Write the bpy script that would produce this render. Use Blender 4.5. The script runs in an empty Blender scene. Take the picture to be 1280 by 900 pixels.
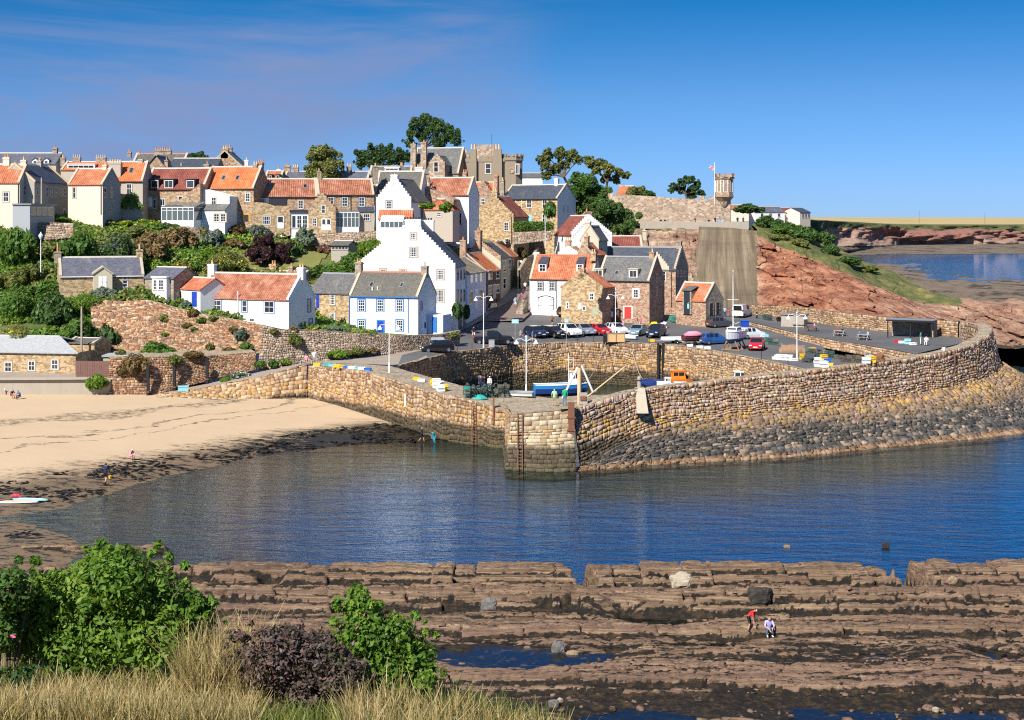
import bpy,math,random
import numpy as np
from mathutils import Vector,Matrix
random.seed(7)
RNG=np.random.default_rng(11)
SC=bpy.context.scene
COL=SC.collection
HC,FP,CX,HY=24.0,1800.0,640.0,275.0
def W(px,py,Y):
 return Vector(((px-CX)*Y/FP,Y,HC-(py-HY)*Y/FP))
def G(px,py,z):
 return W(px,py,(HC-z)*FP/(py-HY))
def zoom(ox,oy,f):
 return lambda x,y:(ox+x/f,oy+y/f)
Z1=zoom(0,140,5.296);Z2=zoom(160,170,5.296);Z3=zoom(360,140,5.296);Z4=zoom(560,150,5.296)
Z5=zoom(680,170,5.296);Z6=zoom(860,180,3.048);Z7=zoom(420,250,5.0);Z8=zoom(580,280,5.625)
B1=zoom(0,240,5.0);B2=zoom(0,380,4.923);B3=zoom(180,300,5.0);B4=zoom(340,300,4.923)
B5=zoom(700,280,5.627);B6=zoom(860,360,4.0);B7=zoom(520,380,4.923);B8=zoom(740,420,4.923)
def tag(o,label=None,cat=None,group=None,kind=None):
 if label:o['label']=label
 if cat:o['category']=cat
 if group:o['group']=group
 if kind:o['kind']=kind
 return o
def empty(name,loc=(0,0,0),rz=0.0,label=None,cat=None,group=None):
 o=bpy.data.objects.new(name,None)
 COL.objects.link(o)
 o.location=loc
 o.rotation_euler=(0,0,rz)
 return tag(o,label,cat,group)
def link(name,me,parent=None):
 o=bpy.data.objects.new(name,me)
 COL.objects.link(o)
 if parent is not None:
  o.parent=parent
 return o
KIDS={}
def copy_tree(o,parent=None):
 c=o.copy()
 COL.objects.link(c)
 if parent is not None:
  c.parent=parent
 for ch in list(o.children):
  copy_tree(ch,c)
 return c
class MB:
 def __init__(s):
  s.v=[];s.f=[];s.m=[];s.T=None
 def add(s,vs,fs,mi=0):
  b=len(s.v)
  if s.T is not None:
   vs=[s.T@Vector(p)for p in vs]
  s.v.extend([tuple(p)for p in vs])
  for f in fs:
   s.f.append([b+i for i in f]);s.m.append(mi)
 def box(s,x0,x1,y0,y1,z0,z1,mi=0,taper=0.0):
  t=taper
  s.add([(x0,y0,z0),(x1,y0,z0),(x1,y1,z0),(x0,y1,z0),(x0+t,y0+t,z1),(x1-t,y0+t,z1),(x1-t,y1-t,z1),(x0+t,y1-t,z1)],[(3,2,1,0),(4,5,6,7),(0,1,5,4),(1,2,6,5),(2,3,7,6),(3,0,4,7)],mi)
 def bar(s,p0,p1,w,h=None,mi=0):
  h=h or w
  p0=Vector(p0);p1=Vector(p1);d=(p1-p0).normalized()
  up=Vector((0,0,1))if abs(d.z)<.95 else Vector((1,0,0))
  a=d.cross(up).normalized();b=a.cross(d)
  vs=[]
  for p in(p0,p1):
   for(i,j)in((-1,-1),(1,-1),(1,1),(-1,1)):
    vs.append(p+a*(i*w/2)+b*(j*h/2))
  s.add(vs,[(3,2,1,0),(4,5,6,7),(0,1,5,4),(1,2,6,5),(2,3,7,6),(3,0,4,7)],mi)
 def tube(s,pts,r,n=6,mi=0,cap=True):
  pts=[Vector(p)for p in pts]
  rs=r if isinstance(r,(list,tuple))else[r]*len(pts)
  vs=[];prev=None
  for i,p in enumerate(pts):
   d=(pts[min(i+1,len(pts)-1)]-pts[max(i-1,0)]).normalized()
   if prev is None:
    up=Vector((0,0,1))if abs(d.z)<.9 else Vector((1,0,0))
    a=d.cross(up).normalized()
   else:
    a=(prev-d*prev.dot(d)).normalized()
   prev=a;b=a.cross(d)
   for k in range(n):
    t=2*math.pi*k/n
    vs.append(p+(a*math.cos(t)+b*math.sin(t))*rs[i])
  fs=[]
  for i in range(len(pts)-1):
   for k in range(n):
    k2=(k+1)%n
    fs.append((i*n+k,i*n+k2,(i+1)*n+k2,(i+1)*n+k))
  if cap:
   fs.append(tuple(range(n)));fs.append(tuple(range((len(pts)-1)*n,len(pts)*n))[::-1])
  s.add(vs,[f[::-1]for f in fs],mi)
 def lathe(s,prof,n=12,c=(0,0,0),mi=0):
  vs=[];fs=[]
  for(r,z)in prof:
   for k in range(n):
    t=2*math.pi*k/n
    vs.append((c[0]+r*math.cos(t),c[1]+r*math.sin(t),c[2]+z))
  for i in range(len(prof)-1):
   for k in range(n):
    k2=(k+1)%n
    fs.append((i*n+k,i*n+k2,(i+1)*n+k2,(i+1)*n+k))
  fs.append(tuple(range(n))[::-1]);fs.append(tuple(range((len(prof)-1)*n,len(prof)*n)))
  s.add(vs,fs,mi)
 def prism_y(s,poly,y0,y1,mi=0):
  """poly in (x,z), counter-clockwise seen from -y, extruded y0 -> y1"""
  n=len(poly)
  vs=[(x,y0,z)for x,z in poly]+[(x,y1,z)for x,z in poly]
  fs=[tuple(range(n)),tuple(range(n,2*n))[::-1]]
  for i in range(n):
   j=(i+1)%n
   fs.append((j,i,n+i,n+j))
  s.add(vs,fs,mi)
 def prism_x(s,poly,x0,x1,mi=0):
  """poly in (y,z), counter-clockwise seen from +x, extruded x0 -> x1"""
  n=len(poly)
  vs=[(x1,y,z)for y,z in poly]+[(x0,y,z)for y,z in poly]
  fs=[tuple(range(n)),tuple(range(n,2*n))[::-1]]
  for i in range(n):
   j=(i+1)%n
   fs.append((j,i,n+i,n+j))
  s.add(vs,fs,mi)
 def prism_z(s,poly,z0,z1,mi=0):
  n=len(poly)
  vs=[(x,y,z0)for x,y in poly]+[(x,y,z1)for x,y in poly]
  fs=[tuple(range(n))[::-1],tuple(range(n,2*n))]
  for i in range(n):
   j=(i+1)%n
   fs.append((i,j,n+j,n+i))
  s.add(vs,fs,mi)
 def build(s,name,mats,parent=None,smooth=False,uv=True):
  me=bpy.data.meshes.new(name)
  me.from_pydata(s.v,[],s.f)
  if not isinstance(mats,(list,tuple)):
   mats=[mats]
  for m in mats:
   me.materials.append(MATS[m]if isinstance(m,str)else m)
  if len(mats)>1:
   me.polygons.foreach_set('material_index',s.m)
  if smooth:
   me.polygons.foreach_set('use_smooth',[True]*len(s.f))
  me.update()
  if uv:
   auto_uv(me)
  return link(name,me,parent)
def auto_uv(me):
 lay=me.uv_layers.new(name='UVMap')
 nl=len(me.loops)
 vi=np.empty(nl,np.int32);me.loops.foreach_get('vertex_index',vi)
 co=np.empty(len(me.vertices)*3,np.float32);me.vertices.foreach_get('co',co);co=co.reshape(-1,3)
 no=np.empty(len(me.polygons)*3,np.float32);me.polygons.foreach_get('normal',no);no=no.reshape(-1,3)
 lt=np.empty(len(me.polygons),np.int32);me.polygons.foreach_get('loop_total',lt)
 n=np.repeat(no,lt,axis=0);p=co[vi]
 t=np.stack([-n[:,1],n[:,0],np.zeros(nl)],1)
 ln=np.linalg.norm(t,axis=1);flat=ln<.08
 t[flat]=(1,0,0);ln[flat]=1
 t/=ln[:,None]
 b=np.cross(n,t)
 uv=np.stack([(p*t).sum(1),(p*b).sum(1)],1).astype(np.float32)
 lay.data.foreach_set('uv',uv.ravel())
def mesh_np(name,co,quads,mat,attr=None,smooth=False,parent=None,uv=False,tris=None):
 """fast mesh from numpy arrays: co (n,3), quads (m,k)"""
 me=bpy.data.meshes.new(name)
 k=quads.shape[1]
 me.vertices.add(len(co));me.vertices.foreach_set('co',co.astype(np.float32).ravel())
 me.loops.add(quads.size);me.loops.foreach_set('vertex_index',quads.astype(np.int32).ravel())
 me.polygons.add(len(quads))
 me.polygons.foreach_set('loop_start',np.arange(0,quads.size,k,dtype=np.int32))
 try:
  me.polygons.foreach_set('loop_total',np.full(len(quads),k,np.int32))
 except Exception:
  pass
 me.update(calc_edges=True)
 me.validate()
 for m in(mat if isinstance(mat,(list,tuple))else[mat]):
  me.materials.append(MATS[m]if isinstance(m,str)else m)
 if attr is not None:
  for an,av in attr.items():
   a=me.attributes.new(an,'FLOAT','POINT');a.data.foreach_set('value',av.astype(np.float32))
 if smooth:
  me.polygons.foreach_set('use_smooth',[True]*len(quads))
 if uv:
  auto_uv(me)
 if name is None:
  return me
 return link(name,me,parent)
def _hash(ix,iy,seed):
 h=(ix.astype(np.int64)*374761393+iy.astype(np.int64)*668265263+seed*1442695041)&0xffffffff
 h=((h^(h>>13))*1274126177)&0xffffffff
 h=(h^(h>>16))&0xffffffff
 return h/4294967295.0
def vnoise(x,y,seed=0):
 x=np.asarray(x,float);y=np.asarray(y,float)
 ix=np.floor(x);iy=np.floor(y);fx=x-ix;fy=y-iy
 fx=fx*fx*(3-2*fx);fy=fy*fy*(3-2*fy)
 a=_hash(ix,iy,seed);b=_hash(ix+1,iy,seed);c=_hash(ix,iy+1,seed);d=_hash(ix+1,iy+1,seed)
 return(a*(1-fx)+b*fx)*(1-fy)+(c*(1-fx)+d*fx)*fy
def fbm(x,y,seed=0,oct=4,gain=.5):
 s=0;a=1;t=0
 for o in range(oct):
  s=s+a*vnoise(x*2**o,y*2**o,seed+o*17);t+=a;a*=gain
 return s/t-.5
def worley(x,y,seed=0):
 """returns F1, F2, id-hash"""
 x=np.asarray(x,float);y=np.asarray(y,float)
 ix=np.floor(x);iy=np.floor(y)
 f1=np.full(x.shape,9.);f2=np.full(x.shape,9.);idh=np.zeros(x.shape)
 for dx in(-1,0,1):
  for dy in(-1,0,1):
   cx=ix+dx;cy=iy+dy
   px=cx+.1+.8*_hash(cx,cy,seed);py=cy+.1+.8*_hash(cx,cy,seed+5)
   d=np.hypot(px-x,py-y)
   hh=_hash(cx,cy,seed+9)
   m=d<f1
   f2=np.where(m,f1,np.minimum(f2,d));idh=np.where(m,hh,idh);f1=np.where(m,d,f1)
 return f1,f2,idh
def sstep(a,b,x):
 t=np.clip((x-a)/(b-a),0,1)
 return t*t*(3-2*t)
class RBF:
 """height field through control points (x, y, z), linear radial basis plus plane"""
 def __init__(s,pts):
  p=np.array([tuple(q)for q in pts],float)
  s.p=p[:,:2];n=len(p)
  d=np.linalg.norm(s.p[:,None]-s.p[None],axis=2)
  A=np.zeros((n+3,n+3));A[:n,:n]=d+np.eye(n)*.3
  A[:n,n]=1;A[:n,n+1:]=s.p;A[n,:n]=1;A[n+1:,:n]=s.p.T
  b=np.zeros(n+3);b[:n]=p[:,2]
  s.w=np.linalg.lstsq(A,b,rcond=None)[0]
 def __call__(s,x,y):
  x=np.asarray(x,float);y=np.asarray(y,float);sh=x.shape
  q=np.stack([x.ravel(),y.ravel()],1)
  d=np.linalg.norm(q[:,None]-s.p[None],axis=2)
  n=len(s.p)
  return(d@s.w[:n]+s.w[n]+q@s.w[n+1:]).reshape(sh)
def grid_mesh(name,xs,ys,zf,mat,attr=None,mask=None,smooth=True):
 X,Y=np.meshgrid(xs,ys)
 Z=zf(X,Y)
 co=np.stack([X.ravel(),Y.ravel(),Z.ravel()],1)
 nx=len(xs);ny=len(ys)
 i=np.arange(nx*ny).reshape(ny,nx)
 q=np.stack([i[:-1,:-1],i[:-1,1:],i[1:,1:],i[1:,:-1]],-1).reshape(-1,4)
 if mask is not None:
  mk=mask(X,Y,Z)
  mq=(mk[:-1,:-1]&mk[:-1,1:]&mk[1:,1:]&mk[1:,:-1]).reshape(-1)
  q=q[mq]
 at=None
 if attr:
  at={k:f(X,Y,Z).ravel()for k,f in attr.items()}
 return mesh_np(name,co,q,mat,at,smooth)
def resample(P,n):
 P=np.array([tuple(p)for p in P],float)
 d=np.r_[0,np.cumsum(np.linalg.norm(np.diff(P[:,:3],axis=0),axis=1))]
 t=np.linspace(0,d[-1],n)
 return np.stack([np.interp(t,d,P[:,k])for k in range(P.shape[1])],1)
def plen(P):
 P=np.array([tuple(p)for p in P],float)
 return float(np.linalg.norm(np.diff(P,axis=0),axis=1).sum())
def loft_sheet(name,A,B,mat,nu=40,nv=8,kind=None,label=None,smooth=True,bump=0.0):
 A=resample(A,nu);B=resample(B,nu)
 t=np.linspace(0,1,nv)[:,None,None]
 P=A[None]*(1-t)+B[None]*t
 if bump:
  P[...,2]+=bump*fbm(P[...,0]*.3,P[...,1]*.3,3)
 i=np.arange(nu*nv).reshape(nv,nu)
 q=np.stack([i[:-1,:-1],i[:-1,1:],i[1:,1:],i[1:,:-1]],-1).reshape(-1,4)
 co=P.reshape(-1,3)
 a,b,c=co[q[0,0]],co[q[0,1]],co[q[0,3]]
 if np.cross(b-a,c-a)[2]<0:
  q=q[:,::-1]
 o=mesh_np(name,co,q,mat,None,smooth,uv=True)
 if kind:o['kind']=kind
 if label:o['label']=label
 return o
def stone_face(A,B,sw,sh,prot=.1,jit=.25,seed=1,gap=.012,vary=.4,backing=True,chamfer=.2):
 """masonry laid on the ruled surface between bottom curve A and top curve B: returns (co, quads, rnd)"""
 rng=np.random.default_rng(seed)
 n=240
 A=resample(A,n);B=resample(B,n)
 L=plen((A+B)/2);Hh=float(np.linalg.norm(B-A,axis=1).mean())
 def S(u,v):
  u=np.clip(u,0,1)*(n-1);i=np.minimum(u.astype(int),n-2);f=(u-i)[:,None]
  a=A[i]*(1-f)+A[i+1]*f;b=B[i]*(1-f)+B[i+1]*f
  return a*(1-v[:,None])+b*v[:,None]
 def Nn(u,v):
  e=.004
  du=S(u+e,v)-S(u-e,v);dv=S(u,v+.05)-S(u,v-.05)
  nn=np.cross(du,dv);nn/=np.linalg.norm(nn,axis=1)[:,None]+1e-9
  return nn
 us=[];vs=[]
 y=0.0;rows=[]
 wv=lambda t:sh*1.1*(vnoise(t*.45/sw*.35,t*0,seed)-.5)+sh*.8*(vnoise(t*.9/sw*.3,t*0,seed+2)-.5)
 while y<Hh-sh*.2:
  h=sh*(1+vary*(rng.random()-.5)*1.6)
  h=min(h,Hh-y)
  rows.append((y,y+h));y+=h
 R=[]
 for(y0,y1)in rows:
  x=-sw*rng.random()
  while x<L:
   w=sw*(1+vary*2*(rng.random()-.45))*(1 if rng.random()<.85 else 1.6)
   w=max(w,.12)
   R.append((x,x+w,y0,y1));x+=w
 R=np.array(R)
 m=len(R)
 g=gap
 j=lambda s:(rng.random(m)-.5)*2*jit*s
 cu=[]
 pro=prot*(.15+.85*rng.random(m))
 X0,X1,Y0,Y1=R.T
 ww=(X1-X0);hh=(Y1-Y0)
 quadc=[(X0,Y0),(X1,Y0),(X1,Y1),(X0,Y1)]
 sgn=[(1,1),(-1,1),(-1,-1),(1,-1)]
 co=np.zeros((m,8,3))
 for k in range(4):
  sx,sy=sgn[k]
  bx=quadc[k][0]+sx*g+j(.12)*np.minimum(ww,hh);by=quadc[k][1]+sy*g+j(.12)*np.minimum(ww,hh)+wv((X0+X1)/2)*np.clip(np.minimum(quadc[k][1],Hh-quadc[k][1])/sh,0,1)
  u=bx/L;v=np.clip(by/Hh,0,1.0)
  p=S(u,v)
  co[:,k]=p
  cm=np.minimum(ww,hh)*chamfer
  fx=bx+sx*cm*(.4+.8*rng.random(m));fy=by+sy*cm*(.4+.8*rng.random(m))
  p2=S(fx/L,np.clip(fy/Hh,0,1.02))
  co[:,4+k]=p2+Nn(np.clip(fx/L,.01,.99),np.clip(fy/Hh,.06,.94))*(pro*(.7+.5*rng.random(m)))[:,None]
 base=(np.arange(m)*8)[:,None]
 q=np.concatenate([base+np.array(f)for f in((4,5,6,7),(0,1,5,4),(1,2,6,5),(2,3,7,6),(3,0,4,7))])
 rnd=np.repeat(rng.random(m),8)
 co=co.reshape(-1,3)
 if backing:
  u=np.linspace(0,1,240);P=np.concatenate([S(u,np.full(240,t_))-.06*Nn(np.clip(u,.01,.99),np.full(240,.5))for t_ in(0.,1.)])
  b0=len(co);co=np.concatenate([co,P]);i=np.arange(239)
  q=np.concatenate([q,b0+np.stack([i,i+1,i+241,i+240],1)])
  rnd=np.concatenate([rnd,np.full(480,-1.0)])
 return co,q,rnd
def stone_wall_obj(name,A,B,mat,parent=None,**k):
 co,q,rnd=stone_face(A,B,**k)
 return mesh_np(name,co,q,mat,{'rnd':rnd},False,parent)
MATS={}
class NT:
 def __init__(s,nt):s.nt=nt
 def __call__(s,typ,_props=None,**inp):
  n=s.nt.nodes.new(typ)
  for k,v in(_props or{}).items():setattr(n,k,v)
  for k,v in inp.items():
   key=int(k[1:])if k[0]=='_' and k[1:].isdigit()else k.replace('_',' ')
   s.set(n.inputs[key],v)
  return n
 def set(s,sock,v):
  if isinstance(v,bpy.types.NodeSocket):s.nt.links.new(v,sock)
  elif isinstance(v,bpy.types.Node):s.nt.links.new(v.outputs[0],sock)
  else:
   if isinstance(v,(tuple,list))and len(v)==3 and sock.type=='RGBA':v=(*v,1)
   sock.default_value=v
 def math(s,op,a,b=None,c=None,clamp=False):
  n=s.nt.nodes.new('ShaderNodeMath');n.operation=op;n.use_clamp=clamp
  s.set(n.inputs[0],a)
  if b is not None:s.set(n.inputs[1],b)
  if c is not None:s.set(n.inputs[2],c)
  return n.outputs[0]
 def mix(s,f,a,b,mode='MIX'):
  n=s.nt.nodes.new('ShaderNodeMix');n.data_type='RGBA';n.blend_type=mode
  s.set(n.inputs[0],f);s.set(n.inputs[6],a);s.set(n.inputs[7],b)
  return n.outputs[2]
 def ramp(s,f,stops,interp='LINEAR'):
  n=s.nt.nodes.new('ShaderNodeValToRGB');n.color_ramp.interpolation=interp
  e=n.color_ramp.elements
  while len(e)<len(stops):e.new(.5)
  for i,(p,c)in enumerate(stops):
   e[i].position=p;e[i].color=(*c,1)if len(c)==3 else c
  s.set(n.inputs[0],f)
  return n.outputs[0]
 def lin(s,f,a,b):
  n=s.nt.nodes.new('ShaderNodeMapRange');n.interpolation_type='SMOOTHSTEP'
  s.set(n.inputs[0],f);n.inputs[1].default_value=a;n.inputs[2].default_value=b
  return n.outputs[0]
 def noise(s,vec,scale,detail=4,rough=.55,dist=0.0):
  n=s('ShaderNodeTexNoise',Scale=scale,Detail=detail,Roughness=rough,Distortion=dist)
  if vec is not None:s.set(n.inputs['Vector'],vec)
  return n.outputs['Fac']
 def map(s,vec,sc=(1,1,1),loc=(0,0,0),rot=(0,0,0)):
  n=s.nt.nodes.new('ShaderNodeMapping');s.set(n.inputs[0],vec)
  n.inputs['Scale'].default_value=sc;n.inputs['Location'].default_value=loc;n.inputs['Rotation'].default_value=rot
  return n.outputs[0]
 def uv(s):return s('ShaderNodeUVMap').outputs[0]
 def pos(s):return s('ShaderNodeNewGeometry').outputs['Position']
 def obj(s):return s('ShaderNodeTexCoord').outputs['Object']
 def rnd(s):return s('ShaderNodeObjectInfo').outputs['Random']
 def attr(s,n):return s('ShaderNodeAttribute',{'attribute_name':n}).outputs['Fac']
 def sep(s,v):return s('ShaderNodeSeparateXYZ',_0=v)
 def bump(s,h,strength=.5,dist=.05):
  return s('ShaderNodeBump',Height=h,Strength=strength,Distance=dist).outputs[0]
def newmat(name):
 m=bpy.data.materials.new(name);m.use_nodes=True
 nt=m.node_tree;b=nt.nodes['Principled BSDF']
 b.inputs['Specular IOR Level'].default_value=.25
 MATS[name]=m
 return m,NT(nt),b
def setb(n,b,**k):
 for kk,v in k.items():n.set(b.inputs[kk.replace('_',' ')],v)
def plain(name,col,rough=.6,metal=0.0,var=.0,spec=.3,coat=0.0):
 m,n,b=newmat(name)
 setb(n,b,Roughness=rough,Metallic=metal,Specular_IOR_Level=spec,Coat_Weight=coat)
 if var:
  f=n.noise(n.obj(),3.0,5)
  setb(n,b,Base_Color=n.mix(f,tuple(c*(1-var)for c in col),tuple(min(1,c*(1+var))for c in col)))
 else:
  setb(n,b,Base_Color=col)
 return m
def stone(name,cols,sx=2.6,sy=4.5,mortar=(.42,.36,.28),bump=.6,mw=.06,stain=.25):
 """rubble stone on UV (metres)"""
 m,n,b=newmat(name)
 uv=n.uv()
 d=n('ShaderNodeTexNoise',Scale=1.3,Detail=2,Vector=uv).outputs['Color']
 v=n('ShaderNodeVectorMath',{'operation':'MULTIPLY_ADD'},_0=d,_1=(.25,.25,0),_2=uv).outputs[0]
 v=n.map(v,(sx,sy,1))
 vo=n('ShaderNodeTexVoronoi',{'voronoi_dimensions':'2D'},Vector=v,Scale=1.0,Randomness=.85)
 ve=n('ShaderNodeTexVoronoi',{'voronoi_dimensions':'2D','feature':'DISTANCE_TO_EDGE'},Vector=v,Scale=1.0,Randomness=.85)
 r=n.sep(vo.outputs['Color']).outputs[0]
 k=len(cols)
 c=n.ramp(r,[(i/k,col)for i,col in enumerate(cols)],'CONSTANT')
 fine=n.noise(uv,9,5,.7)
 c=n.mix(n.math('MULTIPLY',fine,.9),c,tuple(x*.55 for x in cols[0]),'MIX')if False else n.mix(.55,c,n.ramp(fine,[(.25,(.45,.45,.45)),(.8,(1.45,1.4,1.35))]),'MULTIPLY')
 e=n.lin(ve.outputs['Distance'],mw*.4,mw*1.6)
 c=n.mix(e,mortar,c)
 big=n.noise(uv,.35,4,.6)
 c=n.mix(n.math('MULTIPLY',n.lin(big,.5,.75),stain),c,(.1,.085,.07))
 h=n.math('ADD',n.math('MULTIPLY',e,.6),n.math('MULTIPLY',fine,.5))
 setb(n,b,Base_Color=c,Roughness=.9,Specular_IOR_Level=.15,Normal=n.bump(h,bump,.06))
 return m
def harl(name,col,dirty=.25,rough=.85,tint=(.45,.42,.36)):
 """lime-washed / rendered wall with faint streaks"""
 m,n,b=newmat(name)
 uv=n.uv()
 st=n.noise(n.map(uv,(1.6,.22,1)),1.0,5,.65)
 bl=n.noise(uv,.5,5,.65)
 f=n.math('MULTIPLY',n.lin(n.math('ADD',n.math('MULTIPLY',st,.6),n.math('MULTIPLY',bl,.5)),.5,.85),dirty)
 c=n.mix(f,col,tint)
 fine=n.noise(uv,6,4,.7)
 setb(n,b,Base_Color=c,Roughness=rough,Specular_IOR_Level=.2,Normal=n.bump(fine,.35,.03))
 return m
def pantile(name,a,bcol,c2,lichen=.25,lcol=(.55,.5,.4)):
 """clay pantiles: rolls down the slope, courses across, weathered patches"""
 m,n,b=newmat(name)
 uv=n.uv();s=n.sep(uv)
 roll=n.math('SINE',n.math('MULTIPLY',s.outputs[0],2*math.pi/.32))
 cv=n.math('FRACT',n.math('DIVIDE',s.outputs[1],.34))
 ids=n('ShaderNodeTexBrick',{'offset':0.0},Vector=uv,Scale=1.0,Color1=(0,0,0,1),Color2=(1,1,1,1),Mortar=(.5,.5,.5,1),Mortar_Size=0.0,Brick_Width=.32,Row_Height=.34)
 r=n.sep(ids.outputs['Color']).outputs[0]
 big=n.noise(uv,.45,5,.65);fine=n.noise(uv,5,4,.7)
 f=n.math('ADD',n.math('MULTIPLY',r,.35),n.math('MULTIPLY',n.lin(big,.3,.7),.65))
 c=n.ramp(f,[(.1,a),(.5,bcol),(.9,c2)])
 li=n.math('MULTIPLY',n.lin(n.noise(n.map(uv,(1.0,.45,1),(3,7,0)),1.1,6,.75),.56,.7),lichen)
 c=n.mix(li,c,lcol)
 c=n.mix(n.math('MULTIPLY',n.lin(fine,.55,.75),.45),c,tuple(x*.35 for x in a))
 gro=n.lin(roll,-1.0,-.3)
 lap=n.lin(cv,.0,.12)
 c=n.mix(n.math('MULTIPLY',n.math('SUBTRACT',1.0,n.math('MULTIPLY',gro,lap)),.55),c,tuple(x*.3 for x in a))
 h=n.math('ADD',n.math('MULTIPLY',roll,.5),n.math('MULTIPLY',cv,-.35))
 setb(n,b,Base_Color=c,Roughness=.8,Specular_IOR_Level=.2,Normal=n.bump(h,.8,.07))
 return m
def slate(name,a,bcol,lichen=.3,lcol=(.30,.27,.18),rough=.55):
 m,n,b=newmat(name)
 uv=n.uv()
 br=n('ShaderNodeTexBrick',{'offset':.5},Vector=uv,Scale=1.0,Color1=(0,0,0,1),Color2=(1,1,1,1),Mortar=(0,0,0,1),Mortar_Size=.012,Brick_Width=.28,Row_Height=.2)
 r=n.sep(br.outputs['Color']).outputs[0]
 c=n.mix(r,a,bcol)
 big=n.noise(n.map(uv,(1,.5,1)),.55,6,.7)
 c=n.mix(n.math('MULTIPLY',n.lin(big,.5,.68),lichen),c,lcol)
 sp=n.noise(uv,3.5,5,.75)
 c=n.mix(n.math('MULTIPLY',n.lin(sp,.62,.72),.5),c,(.4,.4,.38))
 c=n.mix(n.math('MULTIPLY',br.outputs['Fac'],.6),c,(.02,.02,.02))
 setb(n,b,Base_Color=c,Roughness=rough,Specular_IOR_Level=.35,Normal=n.bump(n.math('ADD',r,n.math('MULTIPLY',br.outputs['Fac'],-1.0)),.5,.02))
 return m
def leaf(name,a,bcol,c2,trans=.35,rv=.35):
 """foliage: colour from a per-leaf value, shifted a little per plant"""
 m,n,b=newmat(name)
 r=n.attr('rnd')
 f=n.math('ADD',n.math('MULTIPLY',r,1-rv),n.math('MULTIPLY',n.rnd(),rv))
 c=n.ramp(f,[(.05,a),(.5,bcol),(.95,c2)])
 setb(n,b,Base_Color=c,Roughness=.55,Specular_IOR_Level=.3)
 tr=n('ShaderNodeBsdfTranslucent',Color=n.mix(.5,c,(.3,.4,.03)))
 mx=n('ShaderNodeMixShader',_0=trans,_1=b.outputs[0],_2=tr.outputs[0])
 n.nt.links.new(mx.outputs[0],n.nt.nodes['Material Output'].inputs[0])
 return m
stone('stone_warm',[(.30,.19,.11),(.42,.29,.17),(.36,.22,.12),(.50,.38,.24),(.24,.14,.09),(.45,.31,.17),(.33,.17,.10)])
stone('stone_grey',[(.27,.22,.17),(.36,.30,.23),(.22,.18,.14),(.42,.35,.27),(.31,.24,.18)],mortar=(.36,.32,.26))
stone('stone_red',[(.30,.15,.10),(.42,.24,.16),(.36,.20,.13),(.48,.34,.24),(.25,.13,.09),(.40,.29,.20)])
stone('stone_golden',[(.40,.27,.13),(.52,.37,.19),(.34,.21,.10),(.58,.44,.25),(.28,.17,.09),(.46,.33,.17)])
stone('stone_castle',[(.34,.24,.17),(.44,.33,.24),(.28,.19,.13),(.50,.40,.30),(.38,.27,.20),(.26,.20,.16)],sx=1.6,sy=2.6)
stone('stone_bank',[(.40,.22,.13),(.50,.32,.20),(.34,.17,.10),(.55,.40,.27),(.28,.17,.11),(.46,.26,.15)],sx=1.5,sy=3.2,mortar=(.30,.20,.13),bump=1.0,stain=.5)
stone('stone_garden',[(.30,.23,.17),(.40,.31,.22),(.24,.18,.13),(.46,.37,.28),(.33,.22,.16)],sx=2.0,sy=3.6,mortar=(.24,.19,.14),bump=1.0,stain=.5)
harl('white_render',(.78,.78,.76),.34)
harl('white_rough',(.74,.75,.75),.6,tint=(.42,.43,.44))
harl('cream_render',(.66,.57,.46),.25)
harl('beige_render',(.44,.38,.31),.3)
harl('grey_render',(.36,.33,.29),.3)
harl('shaded_gable',(.33,.33,.33),.4)  # gables turned from the sun: their shade is put into this darker grey
harl('brown_render',(.27,.22,.16),.45,tint=(.16,.13,.10))
harl('lilac_render',(.66,.68,.76),.2)
harl('dark_brick',(.13,.07,.05),.3)
harl('pale_stone',(.50,.45,.34),.3)
harl('concrete_old',(.36,.32,.26),.5,tint=(.2,.18,.15))
pantile('tile_orange',(.34,.10,.05),(.50,.165,.08),(.58,.26,.15),.45)
pantile('tile_bright',(.46,.12,.045),(.58,.17,.06),(.62,.24,.11),.22)
pantile('tile_weathered',(.22,.085,.05),(.38,.14,.08),(.47,.25,.16),.5)
pantile('tile_dark_red',(.17,.05,.04),(.24,.07,.05),(.30,.12,.09),.2)
pantile('tile_brown',(.20,.16,.11),(.28,.22,.15),(.34,.29,.21),.3,(.42,.40,.33))
slate('slate_dark',(.035,.045,.065),(.075,.085,.11),.15)
slate('slate_grey',(.09,.09,.09),(.17,.165,.155),.4)
slate('slate_brown',(.09,.085,.075),(.15,.14,.115),.55,(.22,.19,.11))
slate('slate_blue',(.08,.085,.11),(.14,.145,.175),.3,(.35,.35,.34))
plain('grey_sheet',(.33,.34,.34),.8,var=.45)
plain('lead',(.20,.21,.22),.55,var=.2)
plain('ridge_clay',(.40,.14,.08),.8,var=.3)
plain('ridge_pale',(.45,.42,.36),.8,var=.3)
plain('pot_clay',(.50,.24,.12),.8,var=.2)
plain('pot_buff',(.58,.42,.24),.8,var=.2)
plain('skew_stone',(.42,.36,.27),.9,var=.3)
plain('white_paint',(.80,.80,.78),.45)
plain('blue_paint',(.03,.17,.48),.4,var=.08)
plain('blue_soft',(.10,.19,.42),.5,var=.08)
plain('royal_paint',(.02,.06,.36),.35)
plain('dark_paint',(.03,.035,.045),.4)
plain('grey_paint',(.32,.34,.36),.5)
plain('red_paint',(.62,.05,.04),.4,var=.05)
plain('green_paint',(.35,.38,.25),.5,var=.1)
plain('brown_paint',(.16,.07,.05),.6,var=.2)
plain('wood_grey',(.34,.30,.25),.85,var=.3)
plain('wood_brown',(.24,.15,.09),.8,var=.35)
plain('wood_red',(.17,.09,.075),.8,var=.35)
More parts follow.
